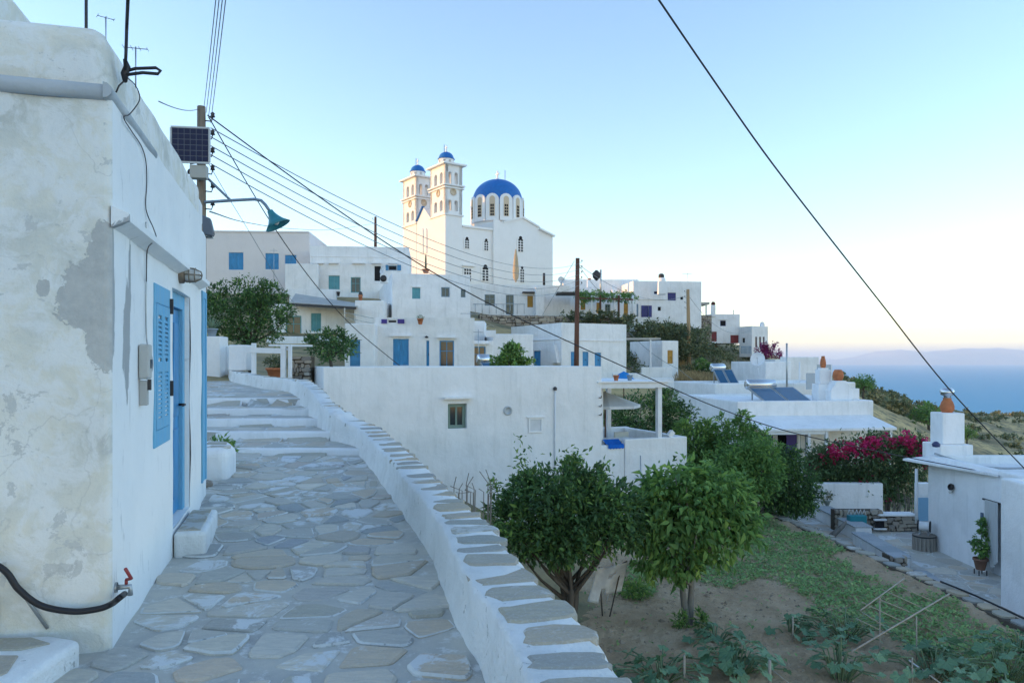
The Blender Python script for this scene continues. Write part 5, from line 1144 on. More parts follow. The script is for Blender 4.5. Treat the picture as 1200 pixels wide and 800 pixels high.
cb = thing('garden_cabinet', 'teal metal cabinet with a white zigzag trim above it by the rubble wall', 'cabinet', P(1006, 627, 23.65)); MB().box((-.27, 0, 0), (.27, .25, .62)).build('cabinet', mat('teal_box', (.02, .25, .30), .5, .4), cb, bevel=.01)
q = MB(); [q.tube([(-.30+.12*k, .12, .63), (-.24+.12*k, .12, .80), (-.18+.12*k, .12, .63)], .014, 5) for k in range(5)]; q.build('zigzag_trim', WHT, cb); cb.children[-1]['kind'] = 'stuff'
nb = thing('stone_niche', 'small dark niche with white ledges in the courtyard rubble wall', 'niche', P(1031, 619, 24.0)); MB().box((-.15, 0, .02), (.15, .02, .26)).build('opening', DARK, nb); MB().box((-.2, -.06, -.03), (.2, .02, .017)).build('sill', WHT, nb); MB().box((-.2, -.06, .263), (.2, .02, .31)).build('lintel', WHT, nb)
pp_ = pot('plant_pot', 'small potted grey plant on the end of the farthest low wall', P(968, 594, 26.4), .16, .26, mat('pot_greyg', (.30, .36, .34), .9, .1)); rng = np.random.default_rng(2); V, t_ = leaf_arrays(rng, [(0, 0, .42, .24, .24, .2)], 380, .09, clump=10); leaf_mesh('leaves', V, t_, L_SCR, pp_)
# driftwood-like dead plants in lane
for lb, px, py in (('dry brown plant stub standing at the edge of the lane', 955, 628), ('fallen grey palm stump leaning at the edge of the lane', 978, 632)):
    b0 = P(px, py, 23.3); b0.z = COURT; rt = thing('dry_stump', lb, 'stump', b0); q = MB(); rd = random.Random(px)
    if px == 978: q.tube([(-.2, 0, -.02), (.05, .05, .16), (.3, .1, .36), (.42, .12, .5)], [.10, .09, .07, .03], 8)
    else:
        for k in range(7): a = rd.uniform(-.9, .9); q.tube([(0, 0, 0), (math.sin(a)*.12, rd.uniform(-.1, .1), .12), (math.sin(a)*.34, rd.uniform(-.15, .15), .12+.2*math.cos(a))], [.025, .018, .006], 5)
    q.build('stump', BARKP, rt)
# slatted wooden tub with a reel on it
bb = P(1083, 644, 21.85); tb = thing('wooden_tub', 'round slatted grey wooden tub standing in the courtyard by the house wall', 'tub', bb)
for k in range(18):
    a = k*2*math.pi/18; x, y = .30*math.cos(a), .30*math.sin(a); o = MB().box((-.046, -.012, 0), (.046, .012, .46)).build('slat', mat('grey_wood', (.34, .31, .27), .9, .1, bump=.3, var=.4, vscale=6, stretch=(3, 3, .3)), tb, bevel=.005, seg=1); o.location = (x, y, 0); o.rotation_euler = (0, 0, a+math.pi/2)
MB().lathe([(.001, .44), (.29, .44)], 18).build('lid', MATS['grey_wood'], tb); MB().lathe([(.315, .40), (.32, .40), (.32, .44), (.315, .44)], 18).build('hoop', IRON, tb)
rl = thing('hose_reel', 'white drum with black round ends lying on the slatted wooden tub', 'reel', bb+Vector((0, 0, .46)), R(-35))
MB().lathe([(.13, -.13), (.13, .13)], 16, (0, 0, .24), (1, .0, 0)).build('drum', WHT, rl)
for x in (-.17, .14): MB().lathe([(.001, 0), (.165, .0), (.165, .03), (.001, .03)], 18, (x, 0, .24), (1, 0, 0)).build('disc', CABLE, rl)
MB().bar((-.12, -.1, 0), (-.05, 0, .2), .03).bar((.12, -.1, 0), (.05, 0, .2), .03).bar((-.12, .1, 0), (-.05, 0, .2), .03).bar((.12, .1, 0), (.05, 0, .2), .03).build('stand', STEEL, rl); rl.children[-1]['kind'] = 'stuff'
# right house
zt = -1.2
RH = House('courtyard_house', 'white house with a tall stepped chimney and a curtained doorway at the right edge', 600+F*12.45/17.1, 17.1, 0, 1420, HY+(CZ-zt)/17.1*F, 700, pl=1087, mat_=W1, zb=COURT-.3, par=.25, ring=.22, bevel=.05)
RH.win('L', 1155, 589, 1173, 682, 'curtain', mat('curtain_cloth', (.55, .57, .57), .9, .1), WHT, dep=.2, label='doorway'); RH.build(); RH.root.children[0].name = 'doorway'
s0_, zt_ = RH.pt('L', 1173, 588); s1_, _ = RH.pt('L', 1154, 600); 
RH.ledge('L', 1153, 1173, 587, .05, .04, IRON, 'curtain_rail')
cu = MB(); n = 26; c0_, c1_ = RH.pt('L', 1156.5, 600)[0], RH.pt('L', 1171.5, 600)[0]
for i in range(n+1):
    y = c0_+(c1_-c0_)*i/n; w_ = .03*math.sin(i*1.7)
    for z in (zt_-.03, zt_-1.0, .62+.10*math.sin(i*.3)): cu.v.append((-.055+w_*(1.3 if z < 1.5 else 1), y, z))
cu.f = [(i*3+k, i*3+k+1, (i+1)*3+k+1, (i+1)*3+k) for i in range(n) for k in range(2)]; cu.sm = [True]*len(cu.f); cu.build('curtain', mat('curtain_cloth', (.48, .50, .50), .9, .1), RH.root)
wl = thing('wall_lamp', 'black lantern lamp on the white wall of the right house', 'lamp', P(1119, 571, 20.95)+Vector((-.05, 0, 0))); MB().lathe([(.02, .0), (.09, .03), (.10, .09), (.07, .12)], 10, (0, 0, 0), (-1, 0, .3)).build('shade', IRON, wl); MB().tube([(.12, 0, .02), (0, 0, 0)], .02, 6).build('arm', IRON, wl); MB().lathe([(.001, .06), (.05, .08), (.04, .16), (.001, .18)], 8, (0, 0, -.02), (-.6, 0, -.8)).build('globe', MATS['frosted_glass'], wl)
for y0 in (604, 611.5):
    s_, z_ = RH.pt('L', 1151.5, y0); o = MB().box((-.03, s_-.05, z_-.08), (-.002, s_+.05, z_+.08)).build('wall_plaque', mat('plaque', (.10, .15, .22), .6, .3)); o.location = RH.root.location; tag(o, 'small dark plaque beside the curtained doorway, %s of the pair' % ('upper' if y0 < 608 else 'lower'), 'plaque', 'plaques by the doorway')
pp_ = pot('plant_pot', 'terracotta pot with a tall leafy climber beside the curtained doorway', P(1149, 667, 19.33), .17, .30, mat('pot_brown', (.30, .17, .12), .9, .1, var=.3)); rng = np.random.default_rng(12)
V, t_ = leaf_arrays(rng, [(0, 0, .5, .26, .2, .2), (.03, 0, .85, .13, .12, .2), (.06, 0, 1.12, .12, .12, .18), (-.15, 0, .72, .12, .1, .08)], 900, .085, clump=10, aspect=.6); leaf_mesh('leaves', V, t_, L_MID, pp_); MB().tube([(0, 0, .2), (.02, 0, .7), (.06, 0, 1.2)], .012, 5).build('stem', BARK, pp_)
st_ = thing('pot_stand', 'small metal stand under the terracotta pot by the doorway', 'stand', P(1149, 673, 19.3))
for x, y in ((-.1, -.1), (.1, -.1), (-.1, .1), (.1, .1)): MB().bar((x, y, 0), (x, y, .13), .02).build('leg', IRON, st_)
R2 = House('courtyard_house', 'nearest plain white wall block at the lower right edge of the picture', 600+F*11.1/13.0, 13.0, 0, 1600, HY+(CZ+1.05)/13.0*F, 760, pl=1172, mat_=W1, zb=COURT-.4, par=.2, ring=.2, bevel=.04); R2.build()
cn_ = thing('wall_canopy', 'thin flat white canopy on a post at the corner of the right house', 'canopy', P(1074, 613, 22.0)); c0_ = cn_.location.copy()
MB().tube([(0, 0, 0), (0, 0, PZ(549, 22.0)-c0_.z)], .045, 8).build('post', WHT, cn_)
a, b_, c_, d_ = P(1058, 537, 22.4)-c0_, P(1170, 556, 18.9)-c0_, P(1170, 551, 20.0)-c0_, P(1088, 534, 23.0)-c0_
MB().add([a, b_, c_, d_]+[p+Vector((0, 0, -.06)) for p in (a, b_, c_, d_)], [(0, 1, 2, 3), (7, 6, 5, 4), (0, 4, 5, 1), (1, 5, 6, 2), (2, 6, 7, 3), (3, 7, 4, 0)]).build('roof', W0, cn_)
wblock('courtyard_wall', 'white wall with a pale blue gate beyond the slatted tub', 1076, 1092, 566, 622, 24.2, .25); bg_ = thing('blue_gate', 'pale blue wooden gate in the courtyard corner beyond the tub', 'gate', P(1083.5, 621, 24.1)); MB().box((-.19, 0, .3), (.19, .05, 1.05)).build('panel', mat('gate_blue', (.20, .38, .55), .6, .3), bg_); MB().box((-.19, -.012, 0), (-.14, .06, .298)).build('post', MATS['gate_blue'], bg_); MB().box((.14, -.012, 0), (.19, .06, .298)).build('post', MATS['gate_blue'], bg_)
chimney('chimney', 'tall stepped white chimney with a terracotta jar and metal cowl on the right house', 1091, 1129, 483, 545, 22.6, 466, .20, 'whitewashed chimneys', steps=((1, .42), (.68, 1)))
ck = [o for o in bpy.data.objects if o.name.startswith('chimney_pot')][-1]; hpot = PZ(466, 22.6)-P(0, 545, 22.6).z
MB().lathe([(.10, 0), (.10, .06), (.19, .10), (.20, .22), (.12, .30), (.001, .31)], 14, (0, 0, hpot)).build('cowl', CHROME, ck.parent)
o = MB().lathe([(.001, 0), (.10, .02), (.12, .10), (.05, .17), (.001, .18)], 8).build('roof_lamp', mat('dark_blue_glass', (.03, .04, .12), .4, .5)); o.location = P(1097, 524, 21.9); tag(o, 'dark blue flower shaped ornament on the shoulder of the stepped chimney', 'ornament')
wire('roof_pipe', 'grey pipe lying along the roof edge of the right house', [P(1095, 531, 21.9), P(1130, 542, 21.4), P(1165, 548, 20.9), P(1215, 548, 20.4)], .03, STEEL, 'pipe', n=5)
# ================================================================== HOUSE WITH SOLAR HEATERS
S2 = House('solar_house', 'broad white flat roofed back wing carrying the smaller solar heater', 838, 42, 16, 1003, 449, 560, pl=787, mat_=W0, zb=-4.5, par=.15, ring=.3, bevel=.08); S2.build()
S1 = House('solar_house', 'white house with a sloping veranda roof and a large solar water heater on top', 864, 33, 8, 1024, 470, 560, depth=7.0, mat_=W0, zb=-4.6, par=.12, ring=.25, bevel=.10)
S1.win('R', 893, 505, 934, 548, 'dark', DARK, WHT, dep=.3, label='wide dark veranda opening with purple shutters')
S1.win('R', 938, 502, 946, 545, 'curtain', mat('grey_curtain', (.12, .14, .18), .9, .1), GREYB, dep=.12); S1.build(); S1.root.children[1].name = 'window_pane'
zv, Lv = S1.pt('R', 900, 487)[1], S1.W
vr = MB(); ev = zv-.42
vr.add([(.0, -.002, zv), (Lv-.2, -.002, zv), (Lv-.2, -1.9, ev), (.15, -1.9, ev), (.0, -.002, zv-.1), (Lv-.2, -.002, zv-.1), (Lv-.2, -1.9, ev-.1), (.15, -1.9, ev-.1)], [(0, 1, 2, 3), (7, 6, 5, 4), (3, 2, 6, 7), (0, 3, 7, 4), (1, 5, 6, 2)]); vr.build('veranda_roof', W1, S1.root)
for x in (.25, 2.4, 3.2, Lv-.4): MB().box((x-.06, -1.8, .4), (x+.06, -1.68, ev-.1)).build('veranda_post', WHT, S1.root)
MB().box((.2, -1.82, ev-.24), (3.1, -1.70, ev-.102)).build('veranda_beam', W1, S1.root)
for i, (x0_, x1_) in enumerate(((895, 905), (921, 933))):
    a0, _ = S1.pt('R', x0_, 520); a1, _ = S1.pt('R', x1_, 520); zz0, zz1 = S1.pt('R', 900, 545)[1], S1.pt('R', 900, 507)[1]; MB().box((a0, -.06, zz0), (a1, -.02, zz1)).build('shutter', mat('paint_purple', (.06, .04, .22), .5, .3), S1.root)
MB().box((a0-.9, -.05, zz0+.02), (a0-.42, -.02, zz1-.1)).build('curtain', CLOTH, S1.root)
chimney('chimney', 'stepped white chimney carrying a small orange pot, tallest on the solar house roof', 955, 974, 431, 472, 36, 417, .14, steps=((1, .55), (.72, .95), (.5, 1)), cap='jar')
ck = [o for o in bpy.data.objects if o.name.startswith('chimney_pot')][-1]; 
c_ = P(986.5, 470, 35); gc = thing('chimney', 'gable shaped white chimney with a big terracotta barrel pot', 'chimney', c_, 0, 'whitewashed chimneys'); ww = 26/F*35; hh = PZ(446, 35)-c_.z
MB().prism([(-ww/2, 0), (ww/2, 0), (ww/2, hh*.52), (.22, hh), (-.22, hh), (-ww/2, hh*.52)], 0, .9, lambda a, z, d: (a, d, z)).build('stack', W1, gc, bevel=.03)
ph = PZ(433, 35)-PZ(446, 35); MB().lathe([(.16, 0), (.24, ph*.3), (.25, ph*.55), (.22, ph*.8), (.15, ph), (.12, ph*.98)], 14, (0, .4, hh-.003)).build('chimney_pot', TERRA, gc); MB().box((ww/2+.002, .1, 0), (ww/2+.35, .7, hh*.62)).build('shoulder', W1, gc)
def heater(label, x0, x1, yt, yb, Y, tank, wm, tilt, yaw, npan=2):
    b0 = P((x0+x1)/2, yb, Y); rt = thing('solar_heater', label, 'solar heater', b0, yaw, 'rooftop solar water heaters'); w_ = (x1-x0)/F*Y*wm; h = PZ(yt, Y)-b0.z
    for k in range(npan):
        p0 = -w_/2+w_*k/npan+.02; p1 = -w_/2+w_*(k+1)/npan-.02; d = h*tilt
        q = MB().add([(p0, 0, 0), (p1, 0, 0), (p1, d, h*.7), (p0, d, h*.7), (p0, .03, -.07), (p1, .03, -.07), (p1, d+.03, h*.7-.07), (p0, d+.03, h*.7-.07)], [(0, 1, 2, 3), (7, 6, 5, 4), (0, 4, 5, 1), (1, 5, 6, 2), (2, 6, 7, 3), (3, 7, 4, 0)]); pn = q.build('panel', STEEL, rt)
        n_ = Vector((0, -h*.7, d)).normalized()*.008; i0 = .06; V = [Vector((p0+i0, d*.04, h*.028)), Vector((p1-i0, d*.04, h*.028)), Vector((p1-i0, d*.96, h*.672)), Vector((p0+i0, d*.96, h*.672))]
        MB().add([v+n_ for v in V], [(0, 1, 2, 3)]).build('absorber', PVB, pn)
    d = h*tilt; tl = w_*tank; tx = -w_*.02; tk = MB().lathe([(.001, -tl/2), (.2, -tl/2), (.26, -tl/2+.06), (.26, tl/2-.06), (.2, tl/2), (.001, tl/2)], 20, (tx-w_*.15, d+.2, h*.7+.12), (1, 0, 0)).build('tank', CHROME, rt)
    for x in (-w_*.35, w_*.12): MB().bar((x, d+.2, -.1), (x, d+.2, h*.6), .05).build('leg', STEEL, rt)
    return rt
heater('large solar water heater with a steel tank on the front roof of the solar house', 893, 958, 448, 471, 34.5, .62, .95, 1.9, R(10))
heater('smaller solar water heater with blue panels on the back wing roof', 842, 868, 426, 449, 46, .7, 1.0, .7, R(14))
# the cluster of white roofs behind it
B1 = House('roof_room', 'small white roof room with thin pipes beside the satellite dish', 897, 50, 10, 927, 423.5, 470, depth=5, mat_=W0); B1.build()
B2 = House('roof_room', 'white rooftop block with a thin mast behind the solar heater', 921, 54, 6, 960, 418, 470, pl=914, mat_=W0); B2.build()
B3 = House('house', 'low white house end showing behind the satellite dish', 872, 58, 10, 915, 436, 470, depth=4, mat_=W0); B3.build()
rod_thing('roof_mast', 'tall thin mast standing among the white roofs near the dish', 922, 402, 462, 43, .05, STEEL)
rod_thing('roof_mast', 'thin white vent mast beside the roof rooms right of the tall mast', 937, 424, 454, 47, .04, WHT)
dish('large white satellite dish on a post behind the solar heater', 888.5, 422, 48, .52, (-.45, -.85, .25), .95)
pn_ = thing('glass_screen', 'pale blue glazed screen panels around the roof of the solar house', 'screen', P(962, 456, 41.5)); GLB = mat('screen_glass', (.30, .42, .52), .15, .5)
for x0_, x1_, yt_ in ((945, 957, 437), (957.5, 974, 427)): MB().box((PX(x0_, 41.5)-PX(962, 41.5), 0, 0), (PX(x1_, 41.5)-PX(962, 41.5), .04, PZ(yt_, 41.5)-PZ(456, 41.5))).build('panel', GLB, pn_); MB().bar((PX(x1_, 41.5)-PX(962, 41.5), -.03, 0), (PX(x1_, 41.5)-PX(962, 41.5), -.03, PZ(yt_, 41.5)-PZ(456, 41.5)), .06).build('post', WHT, pn_)
B4 = House('house', 'small white house with a sloped roof edge beyond the purple bougainvillea', 908, 66, 12, 925, 421, 450, depth=4, mat_=W0); B4.build()
# ================================================================== CHURCH
CH = House('church', 'large white church with twin bell towers and a blue dome on the hilltop', 522, 85, 35, 648, 252, 390, pl=473, mat_=WCH, cat='church', zb=4.5)
cr = CH.root; MR, ML = CH.M('R'), CH.M('L')
def cz(face, px, py): return CH.pt(face, px, py)[1]
W_, D_ = CH.W, CH.D; tx = CH.pt('R', 542, 300)[0]; ty = CH.pt('L', 504.5, 300)[0]
x577, x590, x611, x630 = [CH.pt('R', p, 300)[0] for p in (577, 589, 611, 630)]
zN = cz('R', 560, 267); zT0 = cz('R', 577, 257.5); zPk = cz('R', 611, 255.5); zT1 = cz('R', 630, 266.5); zE0 = cz('R', 631, 268); zE1 = cz('R', 648, 277); zTw = cz('R', 522, 251.5)
zF = cz('L', 496, 258); zFp = cz('L', 496.5, 243)
b = MB()
b.box((.02, .02, 0), (x577, D_-.02, zN)).box((.6, D_*.22, zN-.01), (x577, D_*.78, cz('R', 545, 260)))
b.prism([(x577, 0), (x630, 0), (x630, zT1), (x611, zPk), (x590, zT0-.2), (x577, zT0-.2)], -.15, D_+.15, MR)
b.prism([(x630+.002, 0), (W_, 0), (W_, zE1), (x630+.002, zE0)], .05, D_-.05, MR)
b.build('wall', WCH, cr)
q = MB().box((x577-.02, -.3, 0), (x577+.9, -.152, zT0)); q.build('pilaster', WCH, cr)
MB().box((tx+.002, -.16, zN-.12), (x577-.03, .0, zN+.12)).build('cornice', WCH, cr)
for p0, p1 in (((x590, zT0-.15), (x611, zPk+.06)), ((x611, zPk+.06), (x630+.15, zT1+.0)), ((x630+.18, zE0-.02), (W_+.1, zE1+.02))):
    MB().bar((p0[0], -.18, p0[1]), (p1[0], -.18, p1[1]), .34, .2).build('cornice', WCH, cr)
# facade gable between the towers
MB().prism([(ty, 0), (D_-ty, 0), (D_-ty, zF), (D_/2, zFp), (ty, zF)], -.02, 1.2, ML).build('gable_wall', WCH, cr)
for a0, a1 in ((D_/2, D_-ty-.1),):
    z0_, z1_ = (zF, zFp) if a1 == D_/2 else (zFp, zF)
    MB().bar((-.05, a0, z0_+.1), (-.05, a1, z1_+.1), .4, .13).build('roof_edge', BLUE_D, cr)
for p in (495.3, 499.6):
    a, zt_ = CH.pt('L', p, 270); _, zb_ = CH.pt('L', p, 297); MB().prism([(a-.26, zb_), (a+.26, zb_), (a+.26, zt_), (a+.13, zt_+.25), (a-.13, zt_+.25), (a-.26, zt_)], -.14, -.022, ML).build('window_frame', WCH, cr)
def arch_poly(a, z0_, z1_, w_, n=8): return [(a-w_, z0_), (a+w_, z0_)]+[(a+w_*math.cos(k*math.pi/n), z1_-w_+w_*math.sin(k*math.pi/n)) for k in range(n+1)]
def church_win(px0, px1, py0, py1, cols, rows, arch=True):
    a0, zt_ = CH.pt('R', px0, py0); a1, _ = CH.pt('R', px1, py0); _, zb_ = CH.pt('R', px0, py1); a = (a0+a1)/2; w_ = (a1-a0)/2; off = -.15 if x577 < a < x630 else .02
    d0 = off-.08
    fr = MB().prism(arch_poly(a, zb_, zt_, w_+.12) if arch else [(a0-.1, zb_-.1), (a1+.1, zb_-.1), (a1+.1, zt_+.1), (a0-.1, zt_+.1)], d0, off-.003, MR).build('window', WCH, cr)
    g = MB(); h = (zt_-zb_)*(.8 if arch else 1)
    for i in range(cols):
        for j in range(rows):
            xx = a-w_+2*w_*(i+.16)/cols; xw = 2*w_/cols*.68; zz_ = zb_+h*(j+.14)/rows; g.box((xx, d0-.012, zz_), (xx+xw, d0-.002, zz_+h/rows*.72))
    if arch: g.lathe([(w_*.62, -.0), (.001, .0)], 10, (a, d0-.006, zt_-w_*.75), (0, -1, 0))
    tag(g.build('panes', DARK, fr), kind='stuff')
church_win(544.4, 549.6, 277, 291, 2, 4); church_win(567, 572, 279, 293.5, 2, 4); church_win(605.6, 612, 276, 295, 2, 5)
church_win(543.3, 552, 314, 329.5, 3, 4, False); church_win(564.6, 572.4, 309, 329, 2, 5); church_win(608.2, 613, 311.5, 331, 2, 5)
b = MB()
a0, z0_ = CH.pt('R', 541, 312); a1, _ = CH.pt('R', 556, 312); MB().box((a0, -.25, z0_+.05), (a1, .018, z0_+.2)).build('window_hood', WCH, cr)
# bell towers
zc0, zc1, zc2 = cz('R', 522, 251.5), cz('R', 522, 218), cz('R', 522, 192); zd = cz('R', 522, 181.5); zdo = cz('R', 522, 172.5); zcr = cz('R', 522, 164.5)
dk = [cz('R', 522, v) for v in (246, 231.5, 215.5, 198.5, 223.8)]
TAN = mat('sunlit_inner', (.62, .50, .36), .9, .1)  # warm sunlit interior put into the colour of discs and recesses
def tower(x0, y0, label):
    t = thing('bell_tower', None, None, (x0, y0, 0)); t.parent = cr; t['label'] = label
    q = MB(); th = .42
    def wallside(L, g, zs_holes):
        fr_ = ((.17, .37), (.54, .74)); xs_ = [0]+[f*L for p in fr_ for f in p]+[L]; zz_ = [zc0, dk[0], dk[1]-.18, dk[2], dk[3]-.18, zc2]
        for i in range(5):
            for j in range(5):
                if i in (1, 3) and j in (1, 3): continue
                q.prism([(xs_[i], zz_[j]), (xs_[i+1], zz_[j]), (xs_[i+1], zz_[j+1]), (xs_[i], zz_[j+1])], 0, th, g)
        for f0, f1 in fr_:
            for zt_ in (dk[1]-.18, dk[3]-.18):
                a, r = (f0+f1)/2*L, (f1-f0)/2*L
                for s_ in (-1, 1): q.prism([(a+s_*r*1.02, zt_+.005), (a+s_*r*1.02, zt_-r)]+[(a+s_*r*math.cos(k*math.pi/10), zt_-r+r*math.sin(k*math.pi/10)) for k in range(1, 6)], .01, th-.01, g)
    wallside(tx, lambda a, z, d: (a, d, z), None); wallside(tx, lambda a, z, d: (a, ty-d, z), None); wallside(ty, lambda a, z, d: (d, a, z), None); wallside(ty, lambda a, z, d: (tx-d, a, z), None)
    q.box((.003, .003, 0), (tx-.003, ty-.003, zc0)); q.build('shaft', WCH, t)
    for z, pr, h in ((zc0, .14, .16), (zc1-.17, .18, .14), (zc1+.12, .26, .16), (zc2, .38, .18)): MB().box((-pr, -pr, z), (tx+pr, ty+pr, z+h)).build('cornice', WCH, t)
    for g, L in ((lambda a, z, d: (a, d, z), tx), (lambda a, z, d: (d, a, z), ty)):
        c_ = g(L*.46, dk[4], -.0); ax = (0, -1, 0) if c_[1] == 0 or abs(c_[1]) < 1e-6 else (-1, 0, 0)
        MB().lathe([(.36, .0), (.42, .06), (.30, .06), (.30, .012), (.001, .012)], 16, c_, ax).build('round_opening', TAN, t)
    cx_, cy_ = tx/2, ty/2; rd_ = min(tx, ty)*.40
    q = MB(); n = 8
    q.lathe([(rd_*.72, zc2+.18), (rd_*.72, zd)], 16, (cx_, cy_, 0), smooth=True)
    for k in range(n):
        a = (k+.5)*2*math.pi/n; q.prism([(-rd_*.20, zc2+.18), (rd_*.20, zc2+.18), (rd_*.20, zd), (-rd_*.20, zd)], rd_*.68, rd_*.98, lambda p, z, d, a=a: (cx_+d*math.cos(a)-p*math.sin(a), cy_+d*math.sin(a)+p*math.cos(a), z))
    q.lathe([(rd_*.9, zc2+.16), (rd_*1.0, zc2+.17), (rd_*1.0, zc2+.35), (rd_*.9, zc2+.36)], 16, (cx_, cy_, 0)); q.lathe([(rd_*.9, zd-.2), (rd_*1.0, zd-.19), (rd_*1.0, zd), (.01, zd)], 16, (cx_, cy_, 0)); q.build('lantern', WCH, t)
    MB().lathe([(rd_*1.02, zd-.02), (rd_*1.10, zd+.0), (rd_*1.10, zd+.07), (rd_*1.0, zd+.09)]+[(rd_*.98*math.cos(a), zd+.09+(zdo-zd-.09)*math.sin(a)) for a in [i*math.pi/2/9 for i in range(1, 10)]], 24, (cx_, cy_, 0)).build('dome', BLUE_D, t)
    q = MB(); h = zcr-zdo; q.lathe([(.10, zdo-.05), (.16, zdo+.08), (.05, zdo+.16)], 10, (cx_, cy_, 0)); q.box((cx_-.05, cy_-.05, zdo+.1), (cx_+.05, cy_+.05, zcr)); q.box((cx_-.05, cy_-.22, zdo+h*.6), (cx_+.05, cy_+.22, zdo+h*.6+.10)); q.build('cross', WHT, t)
    MB().tube([(cx_+.1, cy_+rd_*.7, zd), (cx_+.1, cy_+rd_*.7, zcr+.25)], .035, 5).build('lightning_rod', IRON, t)
tower(-.05, -.05, 'nearer bell tower at the corner of the side wall'); tower(-.05, D_-ty+.05, 'farther bell tower behind the facade gable')
# main dome
kk = (583-CX)/F; yc = D_/2; Ax, Ay = CH.A; ux, uy = CH.u; vx, vy = CH.v
xc = (kk*(Ay+yc*vy)-(Ax+yc*vx))/(ux-kk*uy); Yd = Ay+xc*uy+yc*vy; pxm = Yd/F
z_a = PZ(258, Yd)-CH.z0-.6; z_b = PZ(238.5, Yd)-CH.z0; z_c = PZ(211, Yd)-CH.z0; rD = 30.5*pxm
dr = thing('drum', None, None, (xc, yc, 0)); dr.parent = cr; n = 12; rr_ = rD*.98
MB().lathe([(rr_*.93, z_a-3), (rr_*.93, z_b+.3), (.01, z_b+.3)], 48).build('wall', WCH, dr)
for k in range(n):
    a = (k+.5)*2*math.pi/n; g = lambda p, z, d, a=a: (d*math.cos(a)-p*math.sin(a), d*math.sin(a)+p*math.cos(a), z); w_ = rr_*math.tan(math.pi/n)*.93; zt_ = z_b+w_*.75
    MB().prism(arch_poly(0, z_a, zt_, w_), rr_*.86, rr_*1.03, g).build('drum_arch', WCH, dr)
    MB().prism(arch_poly(0, z_a+.5, zt_-w_*.42, w_*.42), rr_*1.032, rr_*1.04, g).build('window_recess', TAN, dr)
    gq = MB()
    for i in range(2):
        for j in range(4): gq.prism([(-w_*.27+i*w_*.3, z_a+.55+j*.38), (-w_*.05+i*w_*.3, z_a+.55+j*.38), (-w_*.05+i*w_*.3, z_a+.83+j*.38), (-w_*.27+i*w_*.3, z_a+.83+j*.38)], rr_*1.042, rr_*1.05, g)
    tag(gq.build('panes', DARK, dr), kind='stuff')
MB().lathe([(rr_*.99, z_b-.75), (rr_*.995, z_b-.3), (rr_*.99, z_b)]+[(rr_*.985*math.cos(a)**.92, z_b+.1+(z_c-z_b-.1)*math.sin(a)) for a in [i*math.pi/2/14 for i in range(1, 15)]], 48, (xc, yc, 0)).build('dome', BLUE_D, cr)
q = MB().lathe([(.3, z_c-.06), (.34, z_c+.1), (.1, z_c+.3)], 12, (xc, yc, 0)); q.box((xc-.08, yc-.08, z_c+.2), (xc+.08, yc+.08, z_c+1.15)); q.box((xc-.075, yc-.35, z_c+.68), (xc+.075, yc+.35, z_c+.84)); q.build('cross', WHT, cr)
MB().tube([(xc+.9, yc-.4, z_c-.3), (xc+.9, yc-.4, z_c+1.3)], .035, 5).build('lightning_rod', IRON, cr)
o = MB().lathe([(.03, 0), (.28, .5), (.34, 1.2), (.20, 2.6), (.05, 3.5)], 10).build('furled_parasol', mat('canvas_tan', (.55, .42, .27), .9, .1, var=.3, vscale=4)); o.location = P(604.5, 331, 78); tag(o, 'furled tan parasol standing on the terrace before the church wall', 'parasol')
# ================================================================== VILLAGE HOUSES
# upper left
H = House('village_house', 'afterglow pink flat roofed house with three bright blue shutters at the upper left', 200, 64, 3, 363, 270, 360, depth=8, mat_=WPINK, par=.2)
H.win('R', 268, 296, 285, 316, 'shutter', BLUE); H.win('R', 311, 297, 326.5, 315.5, 'shutter', BLUE); H.win('R', 334, 299, 347, 313, 'shutter', BLUE); H.build()
H.band('R', 247, 362, 271.5, .12, .08)
MB().prism([(H.pt('R', 299, 300)[0], H.pt('R', 299, 330)[1]), (H.pt('R', 345, 300)[0], H.pt('R', 345, 330)[1]), (H.pt('R', 345, 300)[0], H.pt('R', 345, 298)[1]-.0), (H.pt('R', 299, 300)[0], H.pt('R', 299, 279)[1])], -.5, -.003, H.M('R')) 
wblock('stair_wall', 'white stepped terrace wall in front of the pinkish house with blue shutters', 334, 372, 309, 345, 61, .4)
H = House('village_house', 'long white two storey house with arched windows and teal shutters left of the church', 363, 62, 6, 479, 288, 372, depth=8, par=.2)
for x0, x1, y0, y1, st, mm in ((361.2, 371.5, 324.5, 338, 'shutter', TEAL), (385, 398, 323, 339, 'shutter', TEAL), (411, 422.5, 325, 343, 'glass', TEAL)): H.win('R', max(x0, 364), y0, x1, y1, st, mm, arch=True)
H.win('R', 438, 311, 447, 330, 'dark', DARK, WHT); H.win('R', 455, 311, 465, 317, 'dark', DARK, GREYB); H.build()
for x0, x1 in ((366, 380), (385, 397), (413, 428), (435, 447), (455, 466)): H.ledge('R', x0, x1, 308.5, .35, .10)
H.band('R', 364, 478, 301, .06, .04)
for i, (x0, x1) in enumerate(((452, 455), (465.5, 470))):
    r = H.rect('R', x0, 310.5, x1, 317); MB().prism([(r[0], r[2]), (r[1], r[2]), (r[1], r[3]), (r[0], r[3])], -.07, -.02, H.M('R')).build('shutter', BLUE_M, H.root)
H = House('village_house', 'lower white house under the wide awning with pale blue doors at left', 318, 50, 4, 428, 356, 402, depth=6, par=.15)
H.win('R', 335, 370, 353, 394, 'doorglass', GREYB, TEAL); H.win('R', 364.5, 367, 376, 388, 'shutter', TEAL); H.build()
aw = thing('terrace_awning', 'flat terrace roof with a thin dark edge over the lower left house', 'canopy', P(330, 357, 50)); a0 = aw.location.copy()
